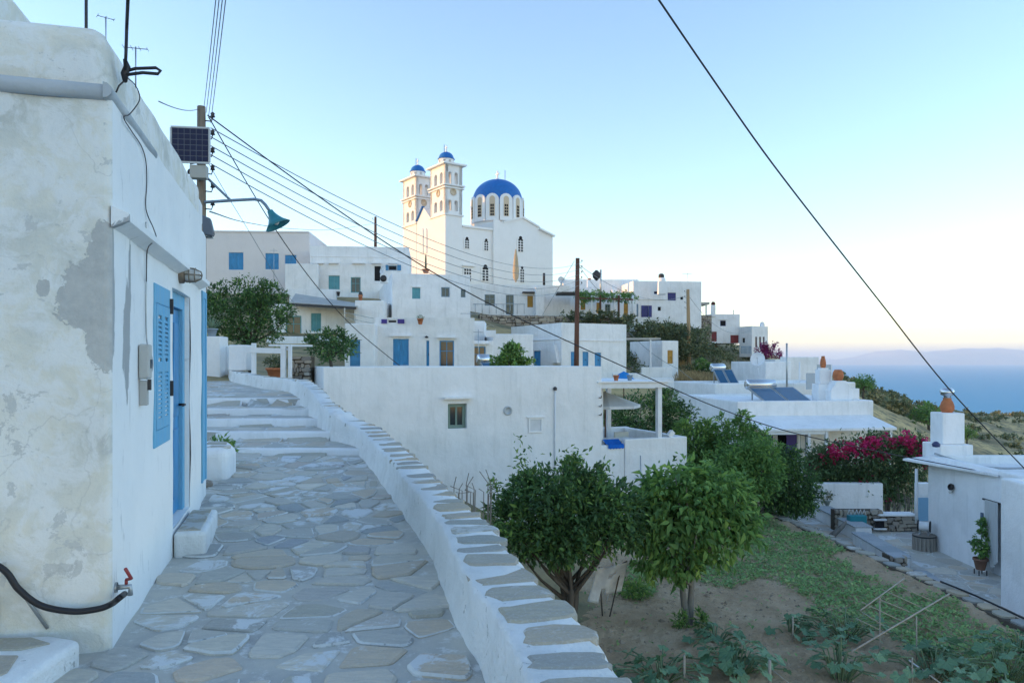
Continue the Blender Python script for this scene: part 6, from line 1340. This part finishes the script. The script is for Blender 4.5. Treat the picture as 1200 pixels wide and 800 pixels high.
MB().add([P(x, y, Y)-a0 for x, y, Y in ((340, 354, 49.5), (416, 359, 47.5), (428, 356.5, 52), (346, 344, 57), (340, 357, 49.5), (416, 361.5, 47.5), (428, 358.5, 52), (346, 346, 57))], [(0, 1, 2, 3), (7, 6, 5, 4), (0, 4, 5, 1), (1, 5, 6, 2), (2, 6, 7, 3), (3, 7, 4, 0)]).build('roof', CONC, aw); MB().bar(P(338, 356.5, 49.4)-a0, P(417, 361, 47.4)-a0, .1, .16).build('edge_beam', IRON, aw)
for x in (404, 416): MB().bar(P(x, 361, 47.6)-a0, P(x, 377, 47.6)-a0, .08).build('post', STEEL, aw)
for y in (366, 372): MB().bar(P(404, y, 47.6)-a0, P(438, y+7, 44)-a0, .035).build('rail', STEEL, aw)
wblock('terrace_wall', 'white terrace parapet above the awning at the upper left', 339, 394, 339, 356, 58, .3)
H = House('village_house', 'white cube house with three small teal windows and a rounded roof edge', 459.5, 50, 14, 551, 320, 372, pl=443, par=.1, bevel=.22)
H.win('R', 483, 337, 492.6, 350, 'shutter', TEAL); H.win('R', 517, 336.5, 527, 348, 'glass', GREYB); H.win('R', 540, 339, 545.5, 348.5, 'glass', GREYB)
H.build(); H.ledge('R', 482, 494, 336, .08, .05)
acu = box_thing('air_conditioner', 'small white air conditioner on the bright left side of the cube house', 'air conditioner', P(450, 332, 49), .45, .4, .6, WHT); MB().lathe([(.2, 0), (.22, .02), (.001, .02)], 14, (0, -.2, .3), (0, -1, 0)).build('fan_grille', IRON, acu)
dish('white satellite dish above the small cube house with teal windows', 450.5, 317, 52, .35, (-.7, -.6, .3), .5)
H = House('village_house', 'low white house with blue panelled shutters and a slim blue door behind the long building', 440, 40, 4, 556, 372, 440, pl=None, depth=7, par=.15)
H.win('R', 460.6, 397, 479, 428, 'shutter', BLUE); H.win('R', 499.6, 399, 503, 430, 'door', BLUE); H.win('R', 515, 399, 532, 430, 'glass', BLUE, BLUE); H.win('R', 454, 374, 465.5, 379, 'dark', DARK, WHT, label='low dark slot window with purple shutters')
H.build(); H.ledge('R', 457, 482, 393.5, .2, .06); H.ledge('R', 512.5, 534, 395.5, .2, .06); H.ledge('R', 460, 481, 428.5, .15, .05, None, 'sill')
for x0, x1 in ((447, 453.6), (466, 474)):
    r = H.rect('R', x0, 374, x1, 379); MB().prism([(r[0], r[2]), (r[1], r[2]), (r[1], r[3]), (r[0], r[3])], -.06, -.003, H.M('R')).build('shutter', mat('paint_purple', (.06, .04, .22), .5, .3), H.root)
MB().lathe([(.02, 0), (.09, .02), (.10, .07), (.02, .12)], 8, (H.pt('R', 500, 396)[0], -.12, H.pt('R', 500, 396)[1])).build('lamp', IRON, H.root)
H = House('village_house', 'small white house wing at left with a blue door behind the orange tree', 404, 38, 5, 439, 379, 440, depth=5, par=.12)
H.win('R', 410, 398, 422, 429, 'door', BLUE_M); H.build()
tp = pot('plant_pot', 'terracotta pot with a dark plant on the wall edge above the blue shutters', P(492.5, 380, 39.5), .16, .30); rng = np.random.default_rng(6); V, t_ = leaf_arrays(rng, [(0, 0, .36, .16, .16, .08)], 120, .08, clump=8); leaf_mesh('leaves', V, t_, L_CIT, tp)
tp = pot('plant_pot', 'tall terracotta chimney jar with a dark top on the left terrace', P(422.5, 357, 50), .14, .66); MB().lathe([(.10, .6), (.15, .68), (.10, .85), (.01, .9)], 10).build('top', IRON, tp)
tp = pot('plant_pot', 'terracotta pot with a thin dark cactus on the cube house roof', P(499, 320, 53), .26, .28); MB().lathe([(.05, .2), (.07, .6), (.05, 1.2), (.02, 1.3)], 8).build('cactus', L_CIT, tp)
pot('plant_pot', 'small dark plant pot on the terrace below the teal arched window', P(396.5, 347, 58), .14, .35, IRON)
H = House('village_house', 'narrow white house with a grey blue door beside the fig bush', 553, 41, 8, 578, 399, 440, depth=4, par=.1); H.win('R', 554.8, 406, 569, 430, 'glass', GREYB, BLUE_M); H.build(); H.ledge('R', 552.5, 573, 402.5, .25, .06)
H = House('village_house', 'pale blue grey flat roofed house block behind the fig bush', 577, 44, 10, 625, 391, 440, depth=5, par=.12); H.win('R', 603, 403, 611, 411, 'glass', WHT, WHT); H.build()
o = MB().lathe([(.30, -.1), (.30, .1)], 14, (0, 0, .3), (0, 1, 0)).box((-.3, -.09, -.1), (.3, .09, .3)).build('roof_arch', W1, bevel=.02); o.location = P(575, 393, 42.5); tag(o, 'small rounded white roof ornament on the narrow house', 'ornament')
H = House('village_house', 'broad white house with a bright left wall and bright blue doors below the stone terrace', 658, 48, 28, 734, 378, 470, pl=599, par=.2, ring=.3, mat_=W0)
H.win('R', 669, 412, 676, 430, 'door', BLUE); H.win('R', 682.8, 412, 689.6, 430, 'door', BLUE, arch=True); H.win('R', 697, 413, 704.4, 430, 'door', BLUE); H.win('L', 625.5, 411, 633.5, 430, 'door', BLUE, arch=True); H.build()
H.band('R', 660, 733, 399, .05, .06); H.band('L', 603, 657, 398.5, .05, .06)
q = H.pt('L', 652.5, 425)
o = MB().prism([(-.45, 0), (.45, 0), (.12, 1.0), (0, 1.25), (-.12, 1.0)], -.25, 0, lambda a, z, d: (d, a, z)).build('wall_niche', W1, H.root); o.location = (0, q[0], q[1])
pa = thing('blue_parasol', 'small blue parasol showing above the terrace pergola', 'parasol', P(731, 452, 38)); MB().lathe([(.001, .75), (.25, .62), (.62, .28), (.64, .22), (.6, .22)], 8, smooth=False).build('canopy', mat('cloth_blue2', (.03, .22, .55), .9, .1), pa); MB().tube([(0, 0, -1.2), (0, 0, .7)], .03, 6).build('pole', WOODR, pa)
H = House('village_house', 'low white house with a yellow door at the foot of the scrubby slope', 776, 58, 24, 795, 399, 460, pl=738, par=.1, mat_=W0); H.win('R', 782.5, 410.5, 788.6, 426, 'door', OCHRE); H.build()
rf_ = thing('lean_to_roof', 'flat lean-to roof with one post at the left of the low house', 'canopy', P(746, 398, 55)); a0 = rf_.location.copy(); MB().box((-.8, 0, 0), (1.8, 2.5, .14)).build('roof', CONC, rf_); MB().box((1.0, .05, -2.0), (1.12, .17, -.002)).build('post', WHT, rf_)
wblock('garden_wall', 'white garden wall block with an ornament below the yellow door house', 752, 788, 430, 448, 52, .4); wblock('garden_wall', 'white low wall left of the garden wall block with blue parasol', 718, 752, 437, 455, 46, .3)
wblock('roof_parapet', 'long white roof parapet behind the pergola with small pots on it', 706, 790, 443, 455, 40, .4)
# row below the church
H = House('village_house', 'white house in front of the church with a grey door and an ochre shutter', 545, 73, 8, 668, 333, 375, depth=6, par=.2)
H.win('R', 568, 345, 580, 358, 'glass', GREYB); H.win('R', 592.8, 345.5, 602, 368.5, 'doorglass', GREYB); H.win('R', 618, 346, 624.6, 360, 'shutter', OCHRE); H.build(); H.ledge('R', 612, 630, 343, .6, .12, IRON)
MB().box((H.pt('R', 625.5, 350)[0], -1.2, 0), (H.pt('R', 635, 350)[0], -.003, H.pt('R', 630, 338)[1])).build('porch_wall', W0, H.root)
q = MB(); 
for x in range(555, 612, 8): q.tube([(H.pt('R', x, 360)[0], -1.8, H.pt('R', x, 369)[1]), (H.pt('R', x, 360)[0], -1.8, H.pt('R', x, 358)[1])], .025, 4)
rl = thing('handrail', 'thin metal railing along the terrace below the church', 'handrail', H.root.location, R(8)); tag(q.build('uprights', STEEL, rl), kind='stuff'); MB().tube([(H.pt('R', 552, 360)[0], -1.8, H.pt('R', 552, 358)[1]), (H.pt('R', 612, 360)[0], -1.8, H.pt('R', 612, 358)[1])], .03, 5).build('rail', STEEL, rl)
dish('small satellite dish on the roof edge right of the church', 657, 329, 74, .42, (.3, -.9, .3), .5)
rod_thing('vent_pipe', 'thin dark vent pipe on the roof below the church', 637.5, 320, 334, 72, .13, IRON, 'pipe')
H = House('village_house', 'white house behind the vine pergola with ochre doors and shutters', 653, 75, 8, 746, 342, 375, depth=6, par=.2)
for x0, x1, y0, y1, st, mm in ((656.8, 664, 348, 366.5, 'door', OCHRE), (680.5, 686, 351, 363, 'shutter', OCHRE), (699, 704, 354.5, 367, 'door', OCHRE), (709, 715.4, 356.5, 368, 'doorglass', GRN), (731, 736, 355, 370.5, 'door', OCHRE)): H.win('R', x0, y0, x1, y1, st, mm)
H.build()
wblock('roof_terrace', 'long upper white wall with chimneys behind the vine pergola', 660, 748, 327.5, 345, 83, 4, 'house', W0)
pg = thing('vine_pergola', 'rustic pergola overgrown with vines in front of the ochre doors', 'pergola', P(697, 372, 71)); a0 = pg.location.copy()
for i, x in enumerate((693.5, 703.5, 720, 725, 741.5)): MB().tube([P(x, 371, 71.5)-a0, P(x, 346, 71.5)-a0], .11, 6).build('post', WOODR if i % 2 else WHT, pg)
MB().box((P(652, 344, 72).x-a0.x, 0, P(0, 345, 72).z-a0.z), (P(676, 344, 72).x-a0.x, 2.5, P(0, 343, 72).z-a0.z)).build('porch_roof', IRON, pg)
for Yb in (71.2, 73.5): MB().bar(P(676, 349, Yb)-a0, P(742, 351, Yb)-a0, .14).build('beam', WOODR, pg)
rng = np.random.default_rng(44); bl = []
for k in range(34):
    f_ = k/33; c_ = P(677+66*f_, 347+rng.uniform(-4, 3)+f_*1.5, 72+rng.uniform(-1, 1.5))-a0; bl.append((c_.x, c_.y, c_.z, .5, .7, .32))
for x, y in ((681, 355), (684, 352)): c_ = P(x, y, 71.5)-a0; bl.append((c_.x, c_.y, c_.z, .45, .4, .5))
V, t_ = leaf_arrays(rng, bl, 2600, .24, clump=10); leaf_mesh('vine', V, t_, L_MID, pg)
chimney('chimney', 'cream lit white chimney with a terracotta top behind the tall red pole', 688, 693.5, 328, 337, 80, 326, .22, 'whitewashed chimneys')
chimney('chimney', 'square white chimney above the vine pergola', 717, 723, 334, 344, 80, None)
o = MB().lathe([(.05, 0), (.35, .3), (.4, .7), (.1, 1.0)], 8).build('wind_cowl', IRON); o.location = P(699, 329, 70); tag(o, 'dark lantern shaped cowl on a post above the vine pergola', 'lamp')
rod_thing('lamp_post', 'thin grey post rising above the vine pergola', 704, 316, 352, 72, .09, STEEL)
H = House('village_house', 'long white house with navy shutters and doors right of the vine pergola', 742, 78, 6, 822, 329, 385, depth=8, par=.2)
H.win('R', 743.5, 356, 748, 371, 'door', GREYB); H.win('R', 754, 358, 760, 371.5, 'door', NAVY); H.win('R', 770.5, 359, 775, 364.5, 'dark', DARK, WHT); H.win('R', 766.5, 341.5, 774.5, 344.5, 'dark', NAVY, NAVY); H.win('R', 782.5, 343, 792, 352, 'shutter', NAVY); H.win('R', 797, 347.5, 801, 351.5, 'dark', DARK, WHT); H.build()
for x0, x1 in ((751.5, 754), (760, 763.5)):
    r = H.rect('R', x0, 358, x1, 371.5); MB().prism([(r[0], r[2]), (r[1], r[2]), (r[1], r[3]), (r[0], r[3])], -.1, -.02, H.M('R')).build('shutter', NAVY, H.root)
H.band('R', 743, 781, 350.5, .08, .08)
dch = chimney('chimney', 'domed white chimney block on top of the long house with navy shutters', 771, 780, 330, 345, 77, 324, .40, 'whitewashed chimneys', W1, cap='dome')
o = MB().lathe([(.30, 0), (.30, .3), (.18, .42), (.001, .45)], 10).build('chimney_cap', IRON, dch); o.location = P(775, 325.5, 77)-dch.location
tv_antenna('tall thin aerial on the right end of the long house with navy shutters', 805.5, 320, 332, 79, .3, 1.0)
cnp = thing('flat_canopy', 'flat grey canopy on a post jutting from the right end of the upper house row', 'canopy', P(820, 370, 80)); a0 = cnp.location.copy(); MB().box((P(811, 0, 80).x-a0.x, 0, P(0, 356.5, 80).z-a0.z), (P(831.5, 0, 80).x-a0.x, 3, P(0, 354, 80).z-a0.z)).build('roof', CONC, cnp); MB().bar(P(827.5, 370, 80.2)-a0, P(827.5, 356.6, 80.2)-a0, .14).build('post', WHT, cnp); MB().bar(P(815, 370, 80.2)-a0, P(815, 356.6, 80.2)-a0, .14).build('post', WHT, cnp)
wblock('terrace_wall', 'stained white terrace wall under the navy shuttered house', 735, 792, 372, 388, 76, .4, mt=W2)
rubble('stone_wall', 'tall rubble retaining wall at the right end of the upper house row', 803, 834, 369, 404, 79, 13, .6, lim=150, group='rubble retaining walls')
rubble('stone_wall', 'long rubble retaining wall below the church terrace', 562, 738, 368.5, 394, 67, 8, .6, Y2=71, lim=290, group='rubble retaining walls')
H = House('village_house', 'upper white house with a dark window and a dark red door on the right slope', 832.5, 92, 4, 867, 368, 402, depth=6, par=.2); H.win('R', 844, 375.5, 850.6, 382, 'dark', DARK, NAVY); H.win('R', 834, 388.5, 840, 400, 'door', RED); H.win('R', 856, 392.5, 865.6, 406.5, 'door', RED); H.build(); H.ledge('R', 842, 853, 374.2, .1, .08)
H = House('village_house', 'lowest white house at the right end of the slope with tall narrow windows', 881, 90, 24, 900, 382, 418, pl=866.5, par=.15); 
for x0, x1 in ((885, 887.4), (889.6, 892), (894, 896)): H.win('R', x0, 394.5, x1, 407, 'glass', NAVY)
H.win('L', 869.5, 395.5, 873, 402, 'dark', WHT, WHT); H.build()
fg = thing('fence_gate', 'low grey slatted gate below the lowest white house on the slope', 'gate', P(874.5, 414, 88)); MB().box((-.6, 0, .75), (.6, .04, .85)).build('rail', GREYB, fg)
for k in range(8): MB().box((-.58+k*.155, -.02, 0), (-.5+k*.155, .02, .748)).build('slat', GREYB, fg)
chimney('chimney', 'slim white chimney with a dark clay jar on the upper right slope house', 833.6, 838, 357.5, 371, 92, 353.5, .28, 'whitewashed chimneys', mat('dark_clay', (.12, .05, .04), .9, .1))
chimney('chimney', 'small round topped white chimney on the lowest slope house', 891, 895.5, 380, 386, 92, 377, .28, 'whitewashed chimneys', W1, cap='dome')
rod_thing('roof_mast', 'tiny thin mast on the upper right slope house', 859.5, 363, 370, 93, .05, STEEL)
wblock('terrace_wall', 'white terrace block between the awning and the cube house with teal windows', 416, 449, 352, 384, 48.6, 3)
wblock('terrace_wall', 'narrow white wall between the blue shuttered house and the rubble wall', 552, 568, 376, 404, 46, 3)
wblock('garden_wall', 'low white wall under the awning house behind the orange tree', 312, 405, 394, 416, 45.5, .5)
# poles
utility_pole('tall reddish brown utility pole in the middle of the village behind the long building', 675, 302.5, 470, YW, .15, WOODR, .1, 5, 1, step=.34)
utility_pole('pale tan utility pole on the dry grass slope', 808, 339, 446, 68, .17, WOODO, -.15, 4, -1, step=.5)
utility_pole('small distant utility pole on the skyline left of the church', 440, 254, 292, 66, .12, WOODR, 0, 1, -1)
for lb, a, e, sg in (('thin stay wire slanting left from the tall reddish pole to the terrace', (673, 306, 46), (634, 372, 66), 0), ('dark wire slanting right from the tall reddish pole behind the vines', (677, 309, 46), (716, 352, 70), .3), ('thin wire from the reddish pole over the roofs to the tan pole', (678, 310, 46), (807, 345, 68), 1.2), ('thin wire from the tan pole sagging to the lowest slope house', (808, 348, 68), (880, 386, 88), 1.6), ('thin wire crossing the scrub slope below the tan pole', (737, 389, 55), (795, 432, 57), .3), ('thin wire from the yellow door house to the solar house roof', (795, 432, 57), (852, 470, 40), .1)):
    wire('village_wire', lb, [P(*a), P(*e)], .016, WIRE, 'wire', sag=sg)
tv_antenna('wide aerial with crossbars over the low house with blue shutters', 551.5, 366, 386, 42, .2, 1.1); tv_antenna('aerial on a mast with long crossbar in front of the rubble wall', 560.5, 386, 430, 38, .1, .5, n=4)
tv_antenna('tiny aerial on a mast over the pinkish house windows', 321, 291, 326, 58, .2, .5, n=3)
hs = heater('grey blue panel of a solar heater beside the fig bush', 566, 588, 421, 432, 34, .7, 1.0, 1.2, R(25), 1)
# ================================================================== VEGETATION
p = P(295, 432, 23); tree('dark_bush_tree', 'large dark green bushy tree behind the white gate frame', (p.x, p.y, p.z), .8, .09, [(-.5, 0, 1.75, .95, .9, .85), (.25, 0, 1.5, .85, .9, .8), (-.1, .2, 2.35, .75, .7, .45), (.75, .1, 1.75, .5, .6, .5), (-1.1, 0, 1.9, .5, .6, .7), (.55, 0, 2.25, .45, .5, .35), (-.3, -.3, 1.0, .8, .5, .4)], 8200, .12, L_CIT, seed=9, limbs=12, clump=22, spread=.12, shell=.75)
rng = np.random.default_rng(19)
p = P(388, 436, 20.6); tree('orange_tree', 'small round orange tree rising behind the left end of the long building', (p.x, p.y, p.z), .5, .05, [(0, 0, .72, .62, .6, .42), (-.45, 0, .8, .32, .35, .3), (.4, 0, .72, .38, .4, .32), (.1, 0, 1.05, .3, .3, .2)], 2300, .11, L_CIT, seed=14, limbs=12, clump=14, spread=.15, shell=.6)
p = P(599, 452, 28); tree('fig_bush', 'bright green leafy bush behind the long white building', (p.x, p.y, p.z), .6, .06, [(0, 0, 1.05, .55, .5, .42), (-.45, 0, .85, .35, .35, .3), (.45, 0, .8, .38, .4, .32), (.1, 0, 1.35, .3, .3, .22)], 1500, .17, L_FIG, seed=15, clump=12, aspect=.6)
for i, (lb, px, pyb, Y, bl, n, mt_, sd_, sz) in enumerate((
    ('light green fruit tree just right of the terrace', 818, 598, 25.5, [(-.2, 0, 2.1, .8, .8, .75), (.4, 0, 1.6, .85, .8, .75), (-.4, 0, 1.4, .75, .8, .7), (.3, 0, 2.65, .35, .5, .45), (-.5, 0, 2.7, .25, .4, .4)], 6500, L_FIG, 31, .165),
    ('tall fruit tree with pointed shoots beside the solar house wall', 865, 607, 25, [(0, 0, 2.2, 1.0, .9, .9), (.5, 0, 1.6, .9, .8, .8), (-.5, 0, 1.6, .8, .8, .8), (.2, 0, 3.1, .3, .3, .55), (-.5, 0, 3.0, .25, .3, .5), (.75, 0, 2.7, .3, .3, .4)], 8000, L_MID, 32, .155),
    ('rounded dark fruit tree at the end of the row beside the lane', 918, 617, 23.6, [(0, 0, 1.35, 1.05, .9, .95), (-.5, 0, 1.7, .8, .8, .7), (.55, 0, 1.05, .6, .7, .65), (.1, 0, 2.15, .5, .5, .4), (-.9, 0, 2.3, .45, .5, .4), (.1, 0, .7, .8, .7, .4)], 10000, L_CIT, 33, .13),
    ('bushy fruit tree low in the middle of the row behind the persimmon', 880, 606, 22.4, [(0, 0, 1.25, .9, .8, .8), (-.7, 0, 1.4, .7, .7, .7), (.3, 0, 1.9, .6, .6, .5)], 6000, L_MID, 34, .14),
    ('hedge tree seen through the terrace pergola', 752, 560, 28, [(0, 0, 1.9, 1.4, .8, 1.2), (-1.1, 0, 1.7, .8, .8, 1.1), (1.2, 0, 1.8, .9, .8, 1.1), (.9, 0, 2.9, .6, .6, .5)], 8000, L_CIT, 35, .15))):
    p = P(px, pyb, Y); tree('fruit_tree', lb, (p.x, p.y, p.z), .9, .06, bl, n, sz, mt_, BARK, 'fruit trees along the garden edge', seed=sd_, limbs=9, clump=14, spread=.14, shell=.68, droop=.25)
# bougainvillea
p = P(1040, 618, 27.2); bb_ = [(-1.7, .2, 2.3, 1.3, .9, .75), (-.5, 0, 2.5, 1.2, .9, .9), (.7, 0, 2.45, 1.0, .9, .85), (-1.9, 0, 1.6, .9, .8, .7), (-.8, 0, 1.6, 1.1, .8, .7), (.35, 0, 1.6, .8, .7, .8), (-2.5, 0, 2.2, .5, .6, .5), (.9, 0, 2.9, .6, .6, .45)]
bt = tree('bougainvillea', 'large bougainvillea with magenta blossoms spreading over the courtyard wall', (p.x, p.y, p.z), 1.3, .06, bb_, 17000, .15, L_BOU, BARKP, None, 'bush', seed=51, stems=4, limbs=16, clump=18, spread=.14, shell=.7)
V, t_ = leaf_arrays(np.random.default_rng(52), [(-1.9, -.5, 2.85, .55, .5, .22), (-.9, -.5, 3.05, .5, .5, .25), (.2, -.5, 3.2, .6, .5, .28), (1.1, -.4, 2.95, .6, .4, .35), (.6, -.6, 2.8, .4, .3, .25), (1.3, -.3, 2.45, .3, .3, .3), (-.3, -.7, 2.75, .3, .2, .15), (-2.3, -.5, 2.6, .35, .4, .25)], 1700, .125, clump=16, aspect=.8, spread=.16); leaf_mesh('blossoms', V, t_, PINK, bt)
V, t_ = leaf_arrays(np.random.default_rng(53), bb_, 260, .12, clump=10, aspect=.8, spread=.10, shell=.95); bo = leaf_mesh('blossom_sprays', V, t_, PINK, bt); bo['kind'] = 'stuff'
q = MB(); rd = random.Random(8)
for k in range(26):
    x = rd.uniform(-.2, 1.3); q.tube([(x*.7+.2, rd.uniform(-.3, .2), -.1), (x*.9+.1, -.4, .9), (x, rd.uniform(-.5, 0), 1.9)], [.022, .016, .01], 4, False)
tag(q.build('bare_stems', BARKP, bt), kind='stuff')
p = P(898, 424, 70); bt = tree('bougainvillea', 'dark purple bougainvillea below the lowest slope house', (p.x, p.y, p.z), .4, .06, [(-.4, 0, .9, .7, .6, .6), (.5, 0, 1.0, .7, .6, .6), (-.2, 0, 1.5, .35, .4, .4), (1.0, 0, .7, .5, .4, .4), (.9, 0, 1.5, .2, .2, .35)], 1600, .2, PURP, None, None, 'bush', seed=55, limbs=6, clump=12)
p = P(778, 436, 60); 
# scrub on the slope: one mass nobody could count
rng = np.random.default_rng(60); bl = []
for k in range(520):
    px = rng.uniform(640, 905); py = rng.uniform(370, 446)
    Y = rng.uniform(52, 100); x = PX(px, Y); z = float(terr(x, Y)); py_ = HY-(z-CZ)/Y*F
    if not (372 < py_ < 446): continue
    if px < 735 and not (py_ < 386): continue
    if px > 780 and py_ > 428 and rng.random() < .75: continue
    r = rng.uniform(.4, 1.2)*(1 if Y > 60 else .7); bl.append((x, Y, z+r*.35, r, r, r*.7))
for k in range(60):
    px = rng.uniform(655, 742); Y = 66.2+rng.uniform(-.6, .8)+(px-562)/176*4; bl.append((PX(px, Y), Y, PZ(rng.uniform(369, 380), Y), .5, .4, .45))
for k in range(120):
    f_ = rng.random(); px = 735+f_*90; Y = 70+rng.uniform(-4, 4); bl.append((PX(px, Y), Y, PZ(rng.uniform(378, 408)+f_*12, Y), .9, .8, .6))
V, t_ = leaf_arrays(rng, bl, 34000, .26, clump=14, aspect=.6, spread=.2, bottom=-.3); tag(leaf_mesh('scrub', V, t_, L_SCR), kind='stuff')
p = P(822, 434, 66); tree('round_bush', 'bright round green bush at the foot of the tan utility pole', (p.x, p.y, p.z-.3), .4, .06, [(0, 0, .8, .75, .7, .55), (-.4, 0, .6, .5, .5, .4), (.5, 0, .6, .5, .5, .4)], 1300, .2, L_MID, seed=61, cat='bush', clump=12)
# dry grass below the pole
V = []; T = []
for k in range(9000):
    px = rng.uniform(785, 895); Y = rng.uniform(58, 72); x = PX(px, Y); z = float(terr(x, Y)) if k % 3 == 0 else z+rng.uniform(-.05, .05); x = x if k % 3 == 0 else x0_+rng.uniform(-.3, .3)
    if k % 3 == 0: x0_ = x; Y0_ = Y
    else: Y = Y0_+rng.uniform(-.2, .2)
    h = rng.uniform(.25, .75); dx, dy = rng.normal(0, .18, 2); V += [(x-.02, Y, z-.05), (x+.02, Y, z-.05), (x+dx+.012, Y+dy, z+h), (x+dx-.012, Y+dy, z+h)]; T.append(rng.random())
tag(leaf_mesh('dry_grass', np.array(V), np.array(T), L_DRY), kind='stuff')
# shrubs of the far slope above the sea
bl = []
for k in range(620):
    px = rng.uniform(985, 1260); Y = rng.uniform(130, 430)**1.0; x = PX(px, Y); z = float(terr(x, Y)); n_ = mnoise.noise(Vector((x*.02, Y*.02, 3)))
    py_ = HY-(z-CZ)/Y*F
    if n_ < -.05 and rng.random() < .85: continue
    if py_ > 497 and rng.random() < .8: continue
    r = rng.uniform(.7, 2.0); bl.append((x, Y, z+r*.35, r*1.2, r*1.2, r*.75))
V, t_ = leaf_arrays(rng, bl, 22000, .8, clump=16, aspect=.7, spread=.25, bottom=-.3); tag(leaf_mesh('far_shrubs', V, np.clip(t_+.22, 0, 1), L_SCR), kind='stuff')
for lb, px, pyb, Y, s_, mt_, sd_ in (('green tree at the shoulder of the solar house roof against the sea', 1012, 466, 62, .85, L_MID, 71), ('lone round green tree standing on the far slope', 1088, 512, 130, 2.6, L_MID, 72), ('low green bush right of the stepped chimney on the dry field', 1133, 522, 90, 1.0, L_FIG, 73)):
    p = P(px, pyb, Y); tree('slope_tree', lb, (p.x, p.y, p.z), s_*1.1, s_*.1, [(0, 0, s_*1.6, s_, s_, s_*.7), (-s_*.6, 0, s_*1.3, s_*.6, s_*.6, s_*.5), (s_*.6, 0, s_*1.4, s_*.6, s_*.6, s_*.5)], 1500, s_*.2, mt_, seed=sd_, clump=12)
q = thing('stone_hut', 'tiny white and grey hut far off in the dry field near the sea', 'hut', P(1168, 506, 330)); MB().box((-5, 0, -1), (5, 4, 1.6)).build('wall', W0, q)
# twigs by the wall
q = thing('bare_twigs', 'thin bare grey twigs sticking up between the capped wall and the dark citrus tree', 'plant', P(540, 580, 10.5)); b = MB(); rd = random.Random(4)
for k in range(16):
    x = rd.uniform(-.1, .45); z = rd.uniform(.0, .42); b.tube([(x, 0, -1.5), (x+rd.uniform(-.05, .05), 0, z*.5), (x+rd.uniform(-.15, .15), 0, z)], .006, 4, False)
tag(b.build('twigs', BARKP, q), kind='stuff')

# ================================================================== AIR
hz = MB().box((-44000, -700, SEA-1), (44000, 44000, 440)).build('haze', None); fix_normals(hz); tag(hz, kind='stuff')
m = bpy.data.materials.new('air'); m.use_nodes = True; t = m.node_tree; t.nodes.remove(t.nodes['Principled BSDF']); pv = N(t, 'VolumePrincipled'); pv.inputs['Color'].default_value = (.93, .95, 1, 1); pv.inputs['Density'].default_value = 8e-5; pv.inputs['Anisotropy'].default_value = .3
t.links.new(pv.outputs[0], t.nodes['Material Output'].inputs['Volume']); hz.data.materials.append(m)
